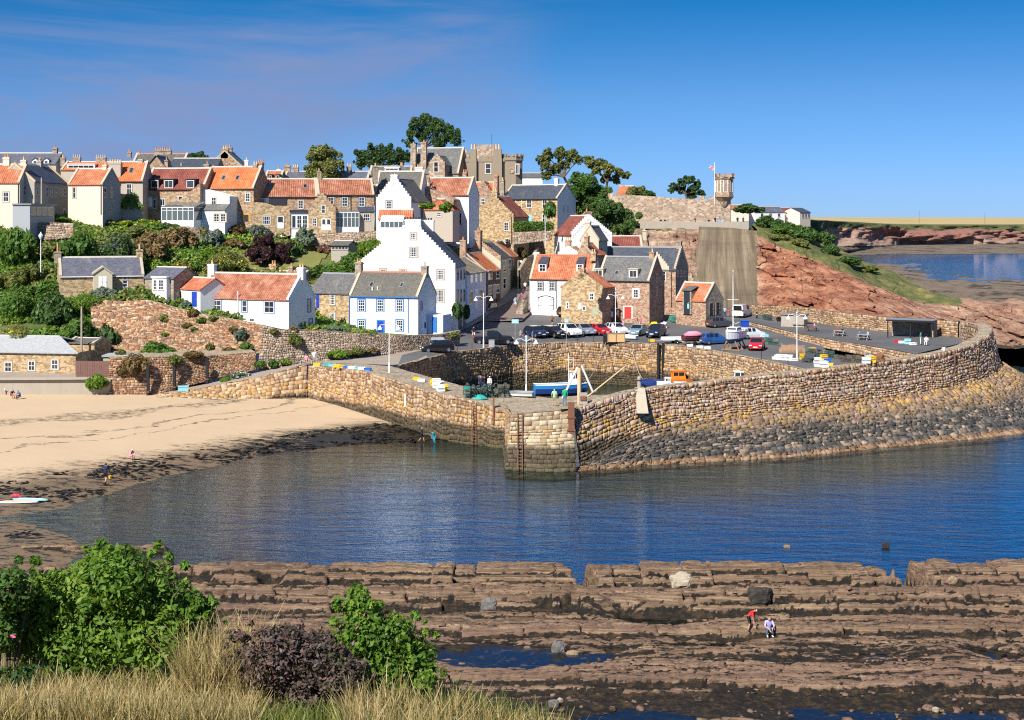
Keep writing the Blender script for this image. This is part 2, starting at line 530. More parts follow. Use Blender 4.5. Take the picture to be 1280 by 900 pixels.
plain('ply',(.55,.36,.17),.7,var=.2)
plain('stone_trim',(.40,.34,.26),.85,var=.25)
plain('iron',(.04,.04,.045),.5,metal=.3)
plain('rust',(.18,.08,.045),.85,var=.5)
plain('galv',(.45,.47,.48),.45,metal=.5)
plain('aluminium_white',(.75,.75,.74),.4)
plain('rope_mat',(.40,.36,.28),.9)
plain('curtain',(.55,.53,.50),.8)
plain('drain_black',(.02,.02,.022),.4)
m,n,b=newmat('window_glass')
setb(n,b,Base_Color=n.mix(n.rnd(),(.012,.014,.018),(.05,.055,.06)),Roughness=.06,Specular_IOR_Level=.6)
m,n,b=newmat('conservatory_glass')
setb(n,b,Base_Color=(.10,.12,.12),Roughness=.05,Specular_IOR_Level=.7)
def carpaint(name,col,metal=.3):
 plain(name,col,.32,metal=metal,coat=.8,spec=.5)
carpaint('car_navy',(.012,.02,.055));carpaint('car_black',(.012,.012,.016));carpaint('car_white',(.72,.73,.74),0)
carpaint('car_silver_blue',(.30,.36,.45),.5);carpaint('car_red',(.48,.01,.02),.1);carpaint('car_pale_blue',(.24,.38,.45),.4)
carpaint('car_blue',(.02,.11,.38),.3);carpaint('car_grey',(.10,.10,.115),.5);carpaint('car_bronze',(.09,.085,.085),.5);carpaint('car_green',(.035,.05,.05),.3)
plain('tyre',(.012,.012,.012),.85);plain('hub',(.42,.43,.45),.35,metal=.8)
m,n,b=newmat('car_glass');setb(n,b,Base_Color=(.012,.015,.018),Roughness=.04,Specular_IOR_Level=.7)
plain('lamp_clear',(.7,.72,.74),.15,spec=.6);plain('lamp_red',(.35,.01,.01),.25,spec=.5)
plain('plate_yellow',(.75,.55,.03),.5);plain('plate_white',(.75,.75,.73),.5)
plain('hull_white',(.76,.78,.80),.3,spec=.45);plain('hull_blue',(.02,.045,.19),.35,spec=.45);plain('hull_sky',(.03,.22,.52),.45)
plain('hull_orange',(.78,.20,.02),.4);plain('antifoul',(.05,.16,.30),.6);plain('cover_pink',(.62,.26,.36),.7);plain('cover_maroon',(.10,.02,.025),.7)
plain('plastic_yellow',(.75,.48,.02),.5);plain('plastic_white',(.75,.76,.76),.5);plain('plastic_blue',(.02,.12,.5),.45);plain('plastic_teal',(.03,.38,.33),.6)
plain('plastic_red',(.55,.03,.06),.5);plain('plastic_orange',(.8,.25,.03),.5);plain('plastic_sky',(.25,.55,.62),.5);plain('plastic_lime',(.4,.6,.05),.6)
plain('net_green',(.05,.17,.13),.9,var=.4);plain('net_brown',(.20,.16,.10),.9,var=.4);plain('net_dark',(.05,.06,.06),.9,var=.4);plain('net_pale',(.30,.33,.27),.9,var=.4)
plain('skin',(.50,.27,.18),.6);plain('skin_tan',(.42,.20,.12),.6);plain('hair_dark',(.03,.02,.015),.6);plain('hair_fair',(.30,.19,.09),.6);plain('hair_grey',(.42,.41,.39),.6)
for nm,c in dict(navy=(.02,.03,.08),black=(.015,.015,.018),white=(.75,.75,.74),red=(.60,.03,.03),pink=(.70,.30,.36),hotpink=(.65,.07,.22),green=(.02,.35,.14),mint=(.30,.55,.30),blue=(.04,.2,.5),sky=(.25,.45,.65),denim=(.06,.14,.28),khaki=(.32,.27,.19),lilac=(.42,.38,.68),teal=(.03,.32,.42),grey=(.3,.3,.32),orange=(.75,.28,.03),brown=(.18,.10,.06),maroon=(.2,.03,.06)).items():
 plain('cloth_'+nm,c,.85)
leaf('leaf_hedge',(0.0341,0.0767,0.0158),(0.0767,0.162,0.0264),(0.171,0.29,0.0461))
leaf('leaf_bright',(.035,.09,.012),(.11,.21,.02),(.30,.38,.05),.35,.25)
leaf('leaf_dark',(0.0205,0.0477,0.0158),(0.0477,0.0989,0.0237),(0.0938,0.171,0.0329),.25)
leaf('leaf_olive',(0.0682,0.0853,0.0198),(0.145,0.162,0.0395),(0.273,0.273,0.079),.3)
leaf('leaf_grey',(.06,.085,.06),(.12,.16,.11),(.2,.25,.17),.25)
leaf('leaf_purple',(.018,.006,.012),(.04,.012,.02),(.075,.025,.035),.25)
leaf('leaf_bronze',(0.0853,0.0597,0.0237),(0.171,0.111,0.0461),(0.29,0.188,0.079),.25)
leaf('leaf_elder',(.035,.034,.022),(.095,.066,.055),(.25,.105,.10),.15)
leaf('leaf_rust',(0.0512,0.0597,0.0198),(0.153,0.0853,0.0329),(0.307,0.102,0.0395),.3)
leaf('grass_dry',(.24,.17,.06),(.38,.28,.12),(.50,.40,.20),.3,.0)
leaf('grass_green',(.06,.09,.015),(.13,.16,.03),(.24,.24,.06),.3,.0)
leaf('petal_white',(.6,.6,.5),(.75,.74,.68),(.8,.8,.75),.3);leaf('petal_pink',(.5,.06,.2),(.62,.1,.3),(.7,.2,.4),.3);leaf('petal_yellow',(.6,.4,.02),(.7,.52,.03),(.75,.6,.1),.3)
leaf('petal_purple',(.12,.07,.2),(.2,.13,.3),(.3,.2,.4),.3)
plain('bark',(.10,.075,.05),.9,var=.4)
plain('weed_black',(.012,.012,.008),.45,var=.5)
def ground(name,builder):
 m,n,b=newmat(name);builder(n,b);return m
def _asphalt(n,b):
 p=n.pos();f=n.noise(p,.12,5,.6);g=n.noise(p,2.5,4,.7)
 c=n.mix(n.lin(f,.3,.7),(.085,.085,.087),(.125,.12,.115))
 c=n.mix(n.math('MULTIPLY',n.lin(g,.6,.75),.4),c,(.05,.05,.05))
 setb(n,b,Base_Color=c,Roughness=.85,Normal=n.bump(g,.2,.02))
ground('asphalt',_asphalt)
def _street(n,b):
 p=n.pos();f=n.noise(p,.3,5,.6)
 setb(n,b,Base_Color=n.mix(f,(.15,.105,.09),(.21,.16,.14)),Roughness=.85)
ground('asphalt_red',_street)
def _lane(n,b):
 p=n.pos();f=n.noise(p,.5,6,.7)
 setb(n,b,Base_Color=n.mix(f,(.20,.16,.125),(.36,.31,.25)),Roughness=.9,Normal=n.bump(f,.4,.05))
ground('lane_concrete',_lane)
def _piertop(n,b):
 p=n.pos();f=n.noise(p,.6,6,.7)
 v=n('ShaderNodeTexVoronoi',{'feature':'DISTANCE_TO_EDGE','voronoi_dimensions':'2D'},Vector=p,Scale=1.3)
 c=n.ramp(f,[(.3,(.20,.155,.10)),(.5,(.33,.27,.19)),(.62,(.42,.35,.25)),(.72,(.20,.19,.08))])
 c=n.mix(n.lin(v.outputs['Distance'],.02,.08),(.13,.10,.07),c)
 setb(n,b,Base_Color=c,Roughness=.9,Normal=n.bump(v.outputs['Distance'],.6,.1))
ground('pier_top',_piertop)
def _hill(n,b):
 p=n.pos();f=n.noise(p,.09,5,.65);g=n.noise(p,.9,5,.7)
 c=n.mix(n.lin(f,.35,.65),(.07,.10,.025),(.19,.17,.06))
 c=n.mix(n.lin(g,.45,.75),c,(.045,.07,.018))
 setb(n,b,Base_Color=c,Roughness=.95,Normal=n.bump(g,.8,.3))
ground('hill_grass',_hill)
def _lawn(n,b):
 p=n.pos();g=n.noise(p,.7,6,.7)
 setb(n,b,Base_Color=n.mix(g,(.10,.12,.025),(.22,.20,.07)),Roughness=.95,Normal=n.bump(n.noise(p,4,3),.5,.1))
ground('lawn_grass',_lawn)
def _sand(n,b):
 p=n.pos();s=n.sep(p)
 f=n.noise(p,.18,6,.6);g=n.noise(p,2.2,5,.7);st=n.noise(n.map(p,(.25,1.0,1)),.6,6,.75)
 dry=n.mix(f,(.43,.315,.195),(.52,.39,.255))
 dry=n.mix(n.math('MULTIPLY',n.lin(g,.58,.75),.3),dry,(.32,.21,.11))
 zz=n.math('ADD',s.outputs[2],n.math('MULTIPLY',n.math('SUBTRACT',st,.5),.9))
 wet=n.lin(zz,.85,.3)
 c=n.mix(wet,dry,(.17,.115,.06))
 weed=n.math('MULTIPLY',n.lin(n.math('ADD',n.noise(n.map(p,(.5,1.0,1),rot=(0,0,.5)),1.4,7,.8),n.math('MULTIPLY',n.lin(s.outputs[0],-32,-14),.22)),.5,.57),n.lin(zz,.95,.55))
 c=n.mix(weed,c,(.018,.017,.012))
 for zl,wd,am in((1.98,.11,.9),(1.62,.03,.9),(1.42,.02,.8)):
  zz2=n.math('ADD',s.outputs[2],n.math('MULTIPLY',n.math('SUBTRACT',n.noise(p,.13,3),.5),.5))
  band=n.lin(n.math('ABSOLUTE',n.math('SUBTRACT',zz2,zl)),wd,wd*.3)
  ln=n.math('MULTIPLY',n.math('MULTIPLY',band,n.lin(n.noise(n.map(p,(.6,1.5,1)),1.5,6,.75),.46,.56)),am)
  c=n.mix(ln,c,(.07,.055,.03))
 c=n.mix(n.lin(s.outputs[2],-.05,-.45),c,(.15,.11,.06));c=n.mix(n.lin(s.outputs[2],-.5,-1.5),c,(.02,.13,.29))
 setb(n,b,Base_Color=c,Roughness=n.math('MULTIPLY_ADD',wet,-.45,.92),Normal=n.bump(g,.35,.06))
ground('sand',_sand)
def _rock(n,b):
 p=n.pos();s=n.sep(p)
 w=n.attr('weed');hue=n.attr('hue')  # on the foreshore this value carries painted crease shade as well as weed
 lay=n.noise(n.map(p,(.10,1.3,7.0)),1.0,7,.75)
 fine=n.noise(n.map(p,(.6,2.2,4)),2.0,6,.75)
 c=n.ramp(lay,[(.28,(.04,.026,.017)),(.45,(.115,.073,.045)),(.58,(.235,.157,.095)),(.74,(.46,.345,.22))])
 pk=n.mix(fine,(.09,.05,.036),(.30,.18,.13))
 c=n.mix(hue,c,pk)
 c=n.mix(n.math('MULTIPLY',n.lin(fine,.54,.64),.9),c,(.035,.024,.016))
 wn=n.noise(n.map(p,(.6,1.7,2)),1.5,9,.82)
 wf=n.lin(n.math('ADD',wn,n.math('MULTIPLY',n.math('SUBTRACT',w,.5),.6)),.5,.56)
 wc=n.mix(n.lin(n.noise(n.map(p,(.7,1,1)),3.0,6,.75),.45,.68),(.008,.0065,.005),(.06,.036,.014))
 c=n.mix(wf,c,wc)
 setb(n,b,Base_Color=c,Roughness=.75,Specular_IOR_Level=.3,Normal=n.bump(n.math('ADD',fine,n.math('MULTIPLY',n.noise(n.map(p,(.5,1,2.5)),7,5,.75),.9)),.9,.08))
ground('shore_rock',_rock)
def _masonry(name,cols,wet=2.1,lich=.5):
 def f(n,b):
  p=n.pos();s=n.sep(p);r=n.attr('rnd')
  k=len(cols)
  c=n.ramp(r,[(i/k,c_)for i,c_ in enumerate(cols)],'CONSTANT')
  fine=n.noise(p,3.2,6,.7)
  c=n.mix(.75,c,n.ramp(fine,[(.25,(.4,.4,.4)),(.75,(1.5,1.45,1.4))]),'MULTIPLY')
  c=n.mix(n.lin(r,-.1,-.3),c,(.13,.095,.065))
  big=n.noise(p,.22,5,.65)
  zz=n.math('ADD',s.outputs[2],n.math('MULTIPLY',n.math('SUBTRACT',big,.5),2.2))
  lc=n.math('MULTIPLY',n.math('MULTIPLY',n.lin(zz,wet-.2,wet+.6),n.lin(zz,wet+2.4,wet+.9)),n.lin(n.noise(p,1.1,5,.75),.46,.6))
  c=n.mix(n.math('MULTIPLY',lc,lich),c,(.52,.30,.05))
  tide=n.lin(zz,wet+.25,wet-.5)
  c=n.mix(n.math('MULTIPLY',tide,.88),c,n.mix(n.lin(fine,.35,.7),(.018,.017,.013),(.085,.07,.038)))
  alg=n.lin(n.math('ADD',s.outputs[2],n.math('MULTIPLY',n.math('SUBTRACT',fine,.5),1.5)),.9,.1)
  c=n.mix(n.math('MULTIPLY',alg,.5),c,(.10,.085,.045))
  setb(n,b,Base_Color=c,Roughness=.88,Specular_IOR_Level=.2,Normal=n.bump(n.noise(p,7,5,.7),.8,.06))
 ground(name,f)
_masonry('pier_stone',[(.30,.20,.115),(.42,.29,.17),(.24,.15,.09),(.50,.37,.23),(.36,.22,.12),(.45,.33,.22),(.33,.235,.17),(.20,.13,.085)])
_masonry('pier_pale',[(.38,.30,.20),(.46,.38,.26),(.32,.24,.15),(.50,.43,.31),(.29,.21,.13),(.42,.33,.22)],2.5,.35)
_masonry('pier_rubble',[(.34,.23,.14),(.46,.33,.20),(.27,.17,.10),(.52,.41,.29),(.40,.24,.14),(.36,.29,.23),(.44,.30,.25),(.30,.20,.13)],2.7,.75)
def _apron(n,b):
 p=n.pos();s=n.sep(p);r=n.attr('rnd')
 c=n.ramp(r,[(0,(.06,.056,.052)),(.2,(.11,.10,.09)),(.4,(.05,.047,.043)),(.58,(.15,.125,.10)),(.74,(.085,.075,.065)),(.86,(.24,.18,.125)),(.95,(.33,.25,.17))],'CONSTANT')
 c2=n.ramp(r,[(0,(.36,.23,.09)),(.25,(.27,.17,.11)),(.45,(.44,.27,.09)),(.62,(.33,.24,.17)),(.8,(.19,.13,.09))],'CONSTANT')
 big=n.noise(p,.2,5,.65)
 zz=n.math('ADD',s.outputs[2],n.math('MULTIPLY',n.math('SUBTRACT',big,.5),2.0))
 c=n.mix(n.lin(zz,1.9,3.8),c,c2)
 bro=n.mix(r,(.17,.095,.05),(.34,.22,.135))
 c=n.mix(n.lin(n.math('ADD',s.outputs[2],n.math('MULTIPLY',n.math('SUBTRACT',big,.5),.8)),.5,.2),c,bro)
 fine=n.noise(p,3.0,6,.7)
 c=n.mix(.7,c,n.ramp(fine,[(.25,(.45,.45,.45)),(.75,(1.4,1.4,1.4))]),'MULTIPLY')
 c=n.mix(n.lin(r,-.1,-.3),c,(.06,.05,.04))
 setb(n,b,Base_Color=c,Roughness=.85,Normal=n.bump(n.noise(p,6,5,.7),.8,.08))
ground('apron_stone',_apron)
def _cliff(n,b):
 p=n.pos();s=n.sep(p);g=n.attr('grass');gr=n.attr('grey')
 lay=n.noise(n.map(p,(.16,.16,.55),rot=(0,.45,0)),1.0,7,.7);fine=n.noise(p,.9,7,.75)
 c=n.ramp(lay,[(.32,(.10,.038,.022)),(.44,(.27,.10,.055)),(.56,(.40,.175,.095)),(.7,(.54,.32,.205))])
 gc=n.ramp(lay,[(.3,(.13,.09,.065)),(.48,(.32,.25,.18)),(.66,(.56,.46,.34))])
 c=n.mix(gr,c,gc)
 c=n.mix(n.math('MULTIPLY',n.lin(fine,.5,.66),.85),c,(.055,.03,.022))
 gn=n.noise(p,.35,6,.7)
 gcol=n.ramp(n.noise(p,.25,6,.7),[(.3,(.045,.075,.018)),(.5,(.12,.13,.04)),(.65,(.24,.20,.075))])
 c=n.mix(n.lin(n.math('ADD',gn,n.math('SUBTRACT',g,.5)),.42,.56),c,gcol)
 setb(n,b,Base_Color=c,Roughness=.9,Normal=n.bump(n.math('ADD',fine,lay),1.0,.6))
ground('cliff',_cliff)
def _concapron(n,b):
 p=n.pos();al=n('ShaderNodeCombineXYZ',_0=n.attr('along'),_2=n.sep(p).outputs[2])
 st=n.noise(n.map(al.outputs[0],(9,1,.06)),1.0,6,.75);f=n.noise(p,.5,6,.7)
 c=n.ramp(st,[(.33,(.085,.063,.04)),(.5,(.165,.125,.08)),(.67,(.29,.23,.155))])
 c=n.mix(n.math('MULTIPLY',n.lin(n.noise(n.map(p,(.03,0,.55)),1.0,5,.7),.45,.7),.55),c,(.06,.05,.036));c=n.mix(n.math('MULTIPLY',n.lin(n.noise(n.map(al.outputs[0],(16,1,.22)),1.0,7,.8),.55,.7),.4),c,(.36,.30,.21))
 setb(n,b,Base_Color=c,Roughness=.9,Normal=n.bump(f,.4,.1))
ground('old_concrete',_concapron)
def _far(n,b):
 p=n.pos();g=n.attr('grass');r=n.attr('red');fine=n.noise(p,.12,7,.75)
 c=n.mix(r,n.mix(fine,(.30,.20,.14),(.46,.36,.27)),n.mix(fine,(.15,.055,.04),(.40,.19,.14)))
 gc=n.ramp(n.noise(p,.05,6,.7),[(.35,(.035,.06,.02)),(.5,(.09,.10,.035)),(.65,(.17,.15,.06))])
 c=n.mix(n.lin(n.math('ADD',n.noise(p,.06,6,.75),n.math('SUBTRACT',g,.5)),.42,.55),c,gc)
 c=n.mix(n.lin(fine,.58,.78),c,(.05,.035,.028))
 setb(n,b,Base_Color=c,Roughness=.95,Normal=n.bump(fine,1.0,2.0))
ground('far_cliff',_far)
def _field(n,b):
 p=n.pos();f=n.noise(n.map(p,(.002,.012,1)),1.0,4,.6)
 setb(n,b,Base_Color=n.ramp(f,[(.35,(.30,.23,.10)),(.5,(.42,.33,.15)),(.62,(.34,.26,.11)),(.7,(.12,.14,.05))]),Roughness=.95)
ground('stubble_field',_field)
def _skerry(n,b):
 p=n.pos();fine=n.noise(p,.35,7,.75);r=n.noise(p,.06,5,.7)
 c=n.mix(fine,(.06,.045,.032),(.27,.205,.145))
 c=n.mix(n.lin(r,.5,.62),c,n.mix(fine,(.02,.017,.012),(.07,.055,.03)))
 c=n.mix(n.lin(n.noise(p,.1,5,.7),.62,.7),c,(.09,.12,.03))
 setb(n,b,Base_Color=c,Roughness=.85,Normal=n.bump(fine,1.0,.8))
ground('skerry_rock',_skerry)
def _bank(n,b):
 p=n.pos();f=n.noise(p,2.0,5,.7)
 setb(n,b,Base_Color=n.mix(f,(.06,.06,.02),(.22,.17,.07)),Roughness=.95)
ground('bank_soil',_bank)
def _water(name,rough,wscale,bstr,tint):
 m=bpy.data.materials.new(name);m.use_nodes=True;MATS[name]=m
 nt=m.node_tree;nt.nodes.remove(nt.nodes['Principled BSDF']);n=NT(nt)
 p=n.pos()
 a=n.noise(n.map(p,(.16,.55,1),rot=(0,0,-.25)),1.0*wscale,4,.62,.6)
 c=n.noise(n.map(p,(.8,1.9,1),rot=(0,0,.3)),1.6*wscale,3,.6,.3)
 big=n.noise(n.map(p,(.03,.08,1),rot=(0,0,-.3)),1.0,3,.6)
 h=n.math('ADD',a,n.math('MULTIPLY',c,.22))
 bp=n('ShaderNodeBump',Height=h,Strength=n.math('MULTIPLY',n.math('ADD',.45,big),bstr),Distance=.9/wscale)
 gl=n('ShaderNodeBsdfGlossy',Color=(.80,.90,1.0,1),Roughness=rough,Normal=bp.outputs[0])
 tr=n('ShaderNodeBsdfTransparent',Color=tint)
 fr=n('ShaderNodeFresnel',IOR=1.34,Normal=bp.outputs[0])
 mx=n('ShaderNodeMixShader',_0=fr.outputs[0],_1=tr.outputs[0],_2=gl.outputs[0])
 nt.links.new(mx.outputs[0],nt.nodes['Material Output'].inputs[0])
_water('sea_water',.03,1.0,.13,(.62,.84,.92,1))
_water('pool_water',.03,2.0,.03,(.7,.8,.78,1))
def _seabed(n,b):
 p=n.pos();s=n.sep(p);f=n.noise(n.map(p,(.3,1,1)),.5,6,.7)
 sh=n.mix(f,(.07,.055,.03),(.24,.17,.09))
 dp=n.mix(f,(.014,.10,.24),(.03,.16,.34))
 setb(n,b,Base_Color=n.mix(n.lin(s.outputs[2],-.5,-1.5),sh,dp),Roughness=.9)
ground('seabed',_seabed)
cam=bpy.data.cameras.new('camera');camo=bpy.data.objects.new('camera',cam);COL.objects.link(camo)
camo.location=(0,0,HC);camo.rotation_euler=(math.pi/2,0,0)
cam.sensor_width=36;cam.lens=36*FP/1280;cam.shift_y=-(450-HY)/1280
cam.clip_start=.5;cam.clip_end=60000
SC.camera=camo
SUN_EL,SUN_AZ=42.0,213.0
sdir=Vector((math.sin(math.radians(SUN_AZ))*math.cos(math.radians(SUN_EL)),math.cos(math.radians(SUN_AZ))*math.cos(math.radians(SUN_EL)),math.sin(math.radians(SUN_EL))))
sl=bpy.data.lights.new('sun','SUN');sl.energy=5.0;sl.angle=math.radians(.5);sl.color=(1,.945,.86)
so=bpy.data.objects.new('sun',sl);COL.objects.link(so);so.rotation_euler=(-sdir).to_track_quat('-Z','Y').to_euler()
wd=bpy.data.worlds.new('World');SC.world=wd;wd.use_nodes=True
wn=NT(wd.node_tree);bg=wd.node_tree.nodes['Background']
sky=wn('ShaderNodeTexSky',{'sky_type':'NISHITA','sun_disc':False,'sun_elevation':math.radians(SUN_EL),'sun_rotation':math.radians(SUN_AZ),'air_density':1.0,'dust_density':0.0,'ozone_density':6.0,'altitude':0})
gen=wn('ShaderNodeTexCoord').outputs['Generated']
sx=wn.sep(gen)
ci=wn.noise(wn.map(gen,(1.6,1.6,13.0),(2.3,.7,0),(0,.05,0)),1.5,7,.62,.5)
cb=wn.noise(wn.map(gen,(1.2,1.2,3.0),(5.1,0,0)),1.3,3,.5)
cb=wn.math('ADD',cb,wn.math('MULTIPLY',sx.outputs[0],-.32));cf=wn.math('MULTIPLY',wn.math('MULTIPLY',wn.lin(ci,.36,.66),wn.lin(cb,.42,.62)),1.0)
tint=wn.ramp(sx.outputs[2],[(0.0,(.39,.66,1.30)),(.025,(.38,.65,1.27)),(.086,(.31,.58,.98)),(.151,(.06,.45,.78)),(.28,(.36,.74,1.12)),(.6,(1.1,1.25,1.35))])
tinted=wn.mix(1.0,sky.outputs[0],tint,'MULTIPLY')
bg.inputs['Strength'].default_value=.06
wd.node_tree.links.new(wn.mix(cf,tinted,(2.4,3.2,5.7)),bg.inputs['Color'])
vs=SC.view_settings
vs.view_transform='Standard';vs.look='None';vs.gamma=1;vs.exposure=.7;vs.use_curve_mapping=False
SC.cycles.use_denoising=False;SC.cycles.pixel_filter_type='BLACKMAN_HARRIS';SC.cycles.filter_width=1.15
SC.cycles.max_bounces=6;SC.cycles.transparent_max_bounces=8;SC.cycles.caustics_reflective=False;SC.cycles.caustics_refractive=False
def big_sheet(name,x0,x1,y0,y1,z,mat,n=2):
 return mesh_np(name,np.array([(x0,y0,z),(x1,y0,z),(x1,y1,z),(x0,y1,z)],float),np.array([[0,1,2,3]]),mat)
w=big_sheet('water',-3000,9000,60,12000,0.0,'sea_water');w['kind']='structure';w['label']='blue rippled sea water of the bay and the harbour'
bedf=RBF([(-60,95,-.9),(-40,100,-.9),(-15,98,-1.1),(10,98,-1.4),(40,98,-1.8),(80,98,-2.5),(-30,125,-.9),(-10,130,-1.3),(10,121,-1.7),(10,131,-.75),(40,132,-1.5),(40,140,-.7),(-14,140,-.7),(80,140,-2.5),(-5,150,-.7),(4,138,-.8),(20,143,-.6),(38,151,-.6),(57,161,-.6),(90,190,-1.0),(10,170,-.8),(20,195,-.5),(30,175,-.6),(0,195,-.4),(120,230,-1.5),(200,330,-3),(120,110,-3),(-60,110,-.7)])
sb=grid_mesh('seabed',np.arange(-70,260,3.0),np.arange(70,420,3.0),lambda x,y:np.minimum(bedf(x,y)+.5*fbm(x*.1,y*.2,4),-.12),'seabed');sb['kind']='structure'
sbf=big_sheet('seabed',-3000,9000,60,12000,-3.6,'seabed');sbf['kind']='structure'
def gp(px,py,z):return tuple(G(px,py,z))
bp_=[gp(-90,690,0),gp(0,652,0),gp(50,640,0),gp(100,628,0),gp(200,596,0),gp(330,569,0),gp(440,556,0),gp(540,552,0),gp(600,556,-.15),gp(0,500,2.45),gp(-120,500,2.45),gp(130,494,2.45),gp(200,496,2.3),gp(300,500,1.95),gp(385,501,1.6),gp(440,522,1.0),gp(490,540,.5),gp(0,560,1.5),gp(150,545,1.45),gp(300,530,1.25),(-60,108,.1),(-40,104,.3),(-35,103,.2),(-34,108,.08),(-27,103,-.15),(-28,112,-.5),(-22,126,-.65),(-12,138,-.8),(0,146,-.9),(-60,185,2.7),(-30,190,2.3),(-90,150,1.8),(-90,190,2.9)]
sandf_=RBF(bp_)
def sandf(x,y):
 z=sandf_(x,y);z=np.where(z<-.6,z*2.5+.9,z);return z+.10*fbm(x*.15,y*.3,8)+.04*fbm(x*.8,y*1.2,9)
sd=grid_mesh('beach_sand',np.arange(-110,2,.6),np.arange(98,190,.6),sandf,'sand',mask=lambda x,y,z:(z>-2.6));tag(sd,'pale sandy beach running down to the water',kind='structure')
gaps=[(4.15,.55),(24.6,.9),(-31,.5)]
_rb=np.random.default_rng(5)
BEDS=[]
_y=63.6
while _y<89.6:
 big=1 if any(abs(_y-q)<.45 for q in(72.6,80.2,84.4))else 0
 BEDS.append((_y,.42 if big else .05+.15*_rb.random()**1.5,1.6+5.5*_rb.random(),_rb.random()*50,.35+.9*_rb.random(),big));_y+=.28+.62*_rb.random()
RJ=np.cumsum(1.3+4.2*_rb.random(60)**1.6)-62;RJH=_rb.random((61,6))
def foreshore(x,y,part='z'):
 wob=1.6*fbm(x*.05,y*.02,21)+.5*fbm(x*.35,y*.12,22)
 yy=y+wob+.012*x
 P=np.interp(yy,[58,66,72,76,80,84,88,90,93.6,94.0,95.2],[.22,.28,.42,.55,.72,.95,1.05,1.02,.9,.3,-.8])
 if part=='z':
  z=P-.09
  for(y0,t,wj,sh,am,big)in BEDS:
   q=(x+sh)/wj+.35*vnoise(x*.3+sh,x*0,7);i=np.floor(q)
   edge=y0+am*(_hash(i,i*0+int(sh*7),12)-.5)+.3*fbm(x*.8,x*0+y0,13,3)
   pres=1 if big else sstep(.22,.5,vnoise(x*.07+sh,x*0+y0*.3,14))
   d=yy-edge
   lift=t*sstep(-.05,.06,d)*np.exp(-np.clip(d,0,9)*.55)*pres*1.35
   jt=np.minimum(q-i,1-q+i)*wj
   z=z+lift*(1-.6*(1-sstep(.02,.08,jt))*(d<.5))
  f1,f2,idh=worley(x*.42+.6*fbm(x,y,31),yy*1.9,32)
  z+=((idh-.5)*.13-.10*(1-sstep(.03,.12,f2-f1)))*np.interp(yy,[68,72.5,90],[.35,1,.9])
  g1,g2,gid=worley(x*1.5+fbm(x*1.3,y*1.3,36),yy*3.4+fbm(x,y,37),38);z+=((gid-.5)*.10-.09*(1-sstep(.02,.14,g2-g1)))*np.interp(yy,[68,72.5,89.5,90.5],[.3,1,1,.4])
  z+=.07*fbm(x*2.2,yy*5,33,4)*np.interp(yy,[66,70],[.6,1.3])
  z+=.22*fbm(x*.25,yy*.3,34,3)
  xr=x+.25*fbm(x*.5,y*.8,42);k=np.clip(np.searchsorted(RJ,xr),1,59);H_=RJH[k];jl=RJ[k-1];jr=RJ[k]
  jd=np.minimum(xr-jl,jr-xr);u=(xr-jl)/(jr-jl)-.5
  yr=y+.7*fbm(x*.1,0*y,41)+.18*fbm(x*1.3,y*.6,48,3)
  front=90.3+1.3*(H_[...,0]-.5)+.5*u*(H_[...,1]-.5);back=93.0+1.1*(H_[...,2]-.5)
  rid=sstep(front-.10,front+.12,yr)*(1-sstep(back-.1,back+.4,yr))*sstep(.0,.10,jd+.04)
  hb=.95+.5*(H_[...,3]-.35)+.35*fbm(x*.06,0*y,46)+.25*u*(H_[...,4]-.5)
  led=.5*sstep(front-.75-.5*H_[...,5],front-.6-.5*H_[...,5],yr)*(1-sstep(back-.2,back+.3,yr))*sstep(.35,.5,vnoise(xr*.4,yr*.3,49))*hb
  rg=np.maximum(rid*hb*(1+.10*fbm(x*1.1,y*2,45,4))-rid*.06*sstep(.2,.9,np.abs(u)*2),led)
  rg=rg+rid*.12*fbm(x*2.4,y*2.4,47,4)
  for gx,gw in gaps:
   rg=rg*sstep(gw,gw+.2,np.abs(x+.2*(y-92)-gx))
  z=z+rg
  for gx,gw in gaps[:2]:
   ch=(1-sstep(gw-.1,gw+.25,np.abs(x+.2*(y-92)-gx)))*sstep(89.2,90.4,y)
   z=z*(1-ch)-.5*ch
  for(px,py,a,b_)in POOLS:
   g=G(px,py,.56);d=((x-g.x)/a/1.5)**2+((y-g.y)/b_/2.3)**2+.8*fbm(x*1.5,y*2.5,35)
   k_=np.exp(-np.clip(d,0,9)*1.3);lv=.52 if py>800 else .80;lv=.2 if py>870 else lv;z=z*(1-k_)+np.minimum(z,lv)*k_-.10*k_
  return z
 return P,0,yy
POOLS=[(625,820,2.6,1.5),(690,822,1.8,1.0),(590,812,1.6,.9),(655,826,2.4,.7),(818,785,1.5,.5),(850,786,1.2,.5),(778,778,.9,.4),(768,812,.9,.5),(855,806,1.0,.5),(905,808,.8,.4),(732,824,1.0,.4),(1090,820,1.2,.4),(1250,820,1.2,.6),(1225,813,.7,.4),(1015,890,1.4,1.0),(1100,890,1.2,.7),(1175,892,1.3,.8),(790,886,1.3,.6),(850,892,1.2,.7),(750,893,1.4,.6),(1230,890,1.2,.6),(540,762,1.0,.5),(620,765,.8,.4)]
def blur(a,r,ax):
 c=np.cumsum(np.pad(a,[(r+1,r)if i==ax else(0,0)for i in range(2)],mode='edge'),axis=ax);n_=a.shape[ax]
 return(np.take(c,np.arange(2*r+1,2*r+1+n_),ax)-np.take(c,np.arange(0,n_),ax))/(2*r+1)
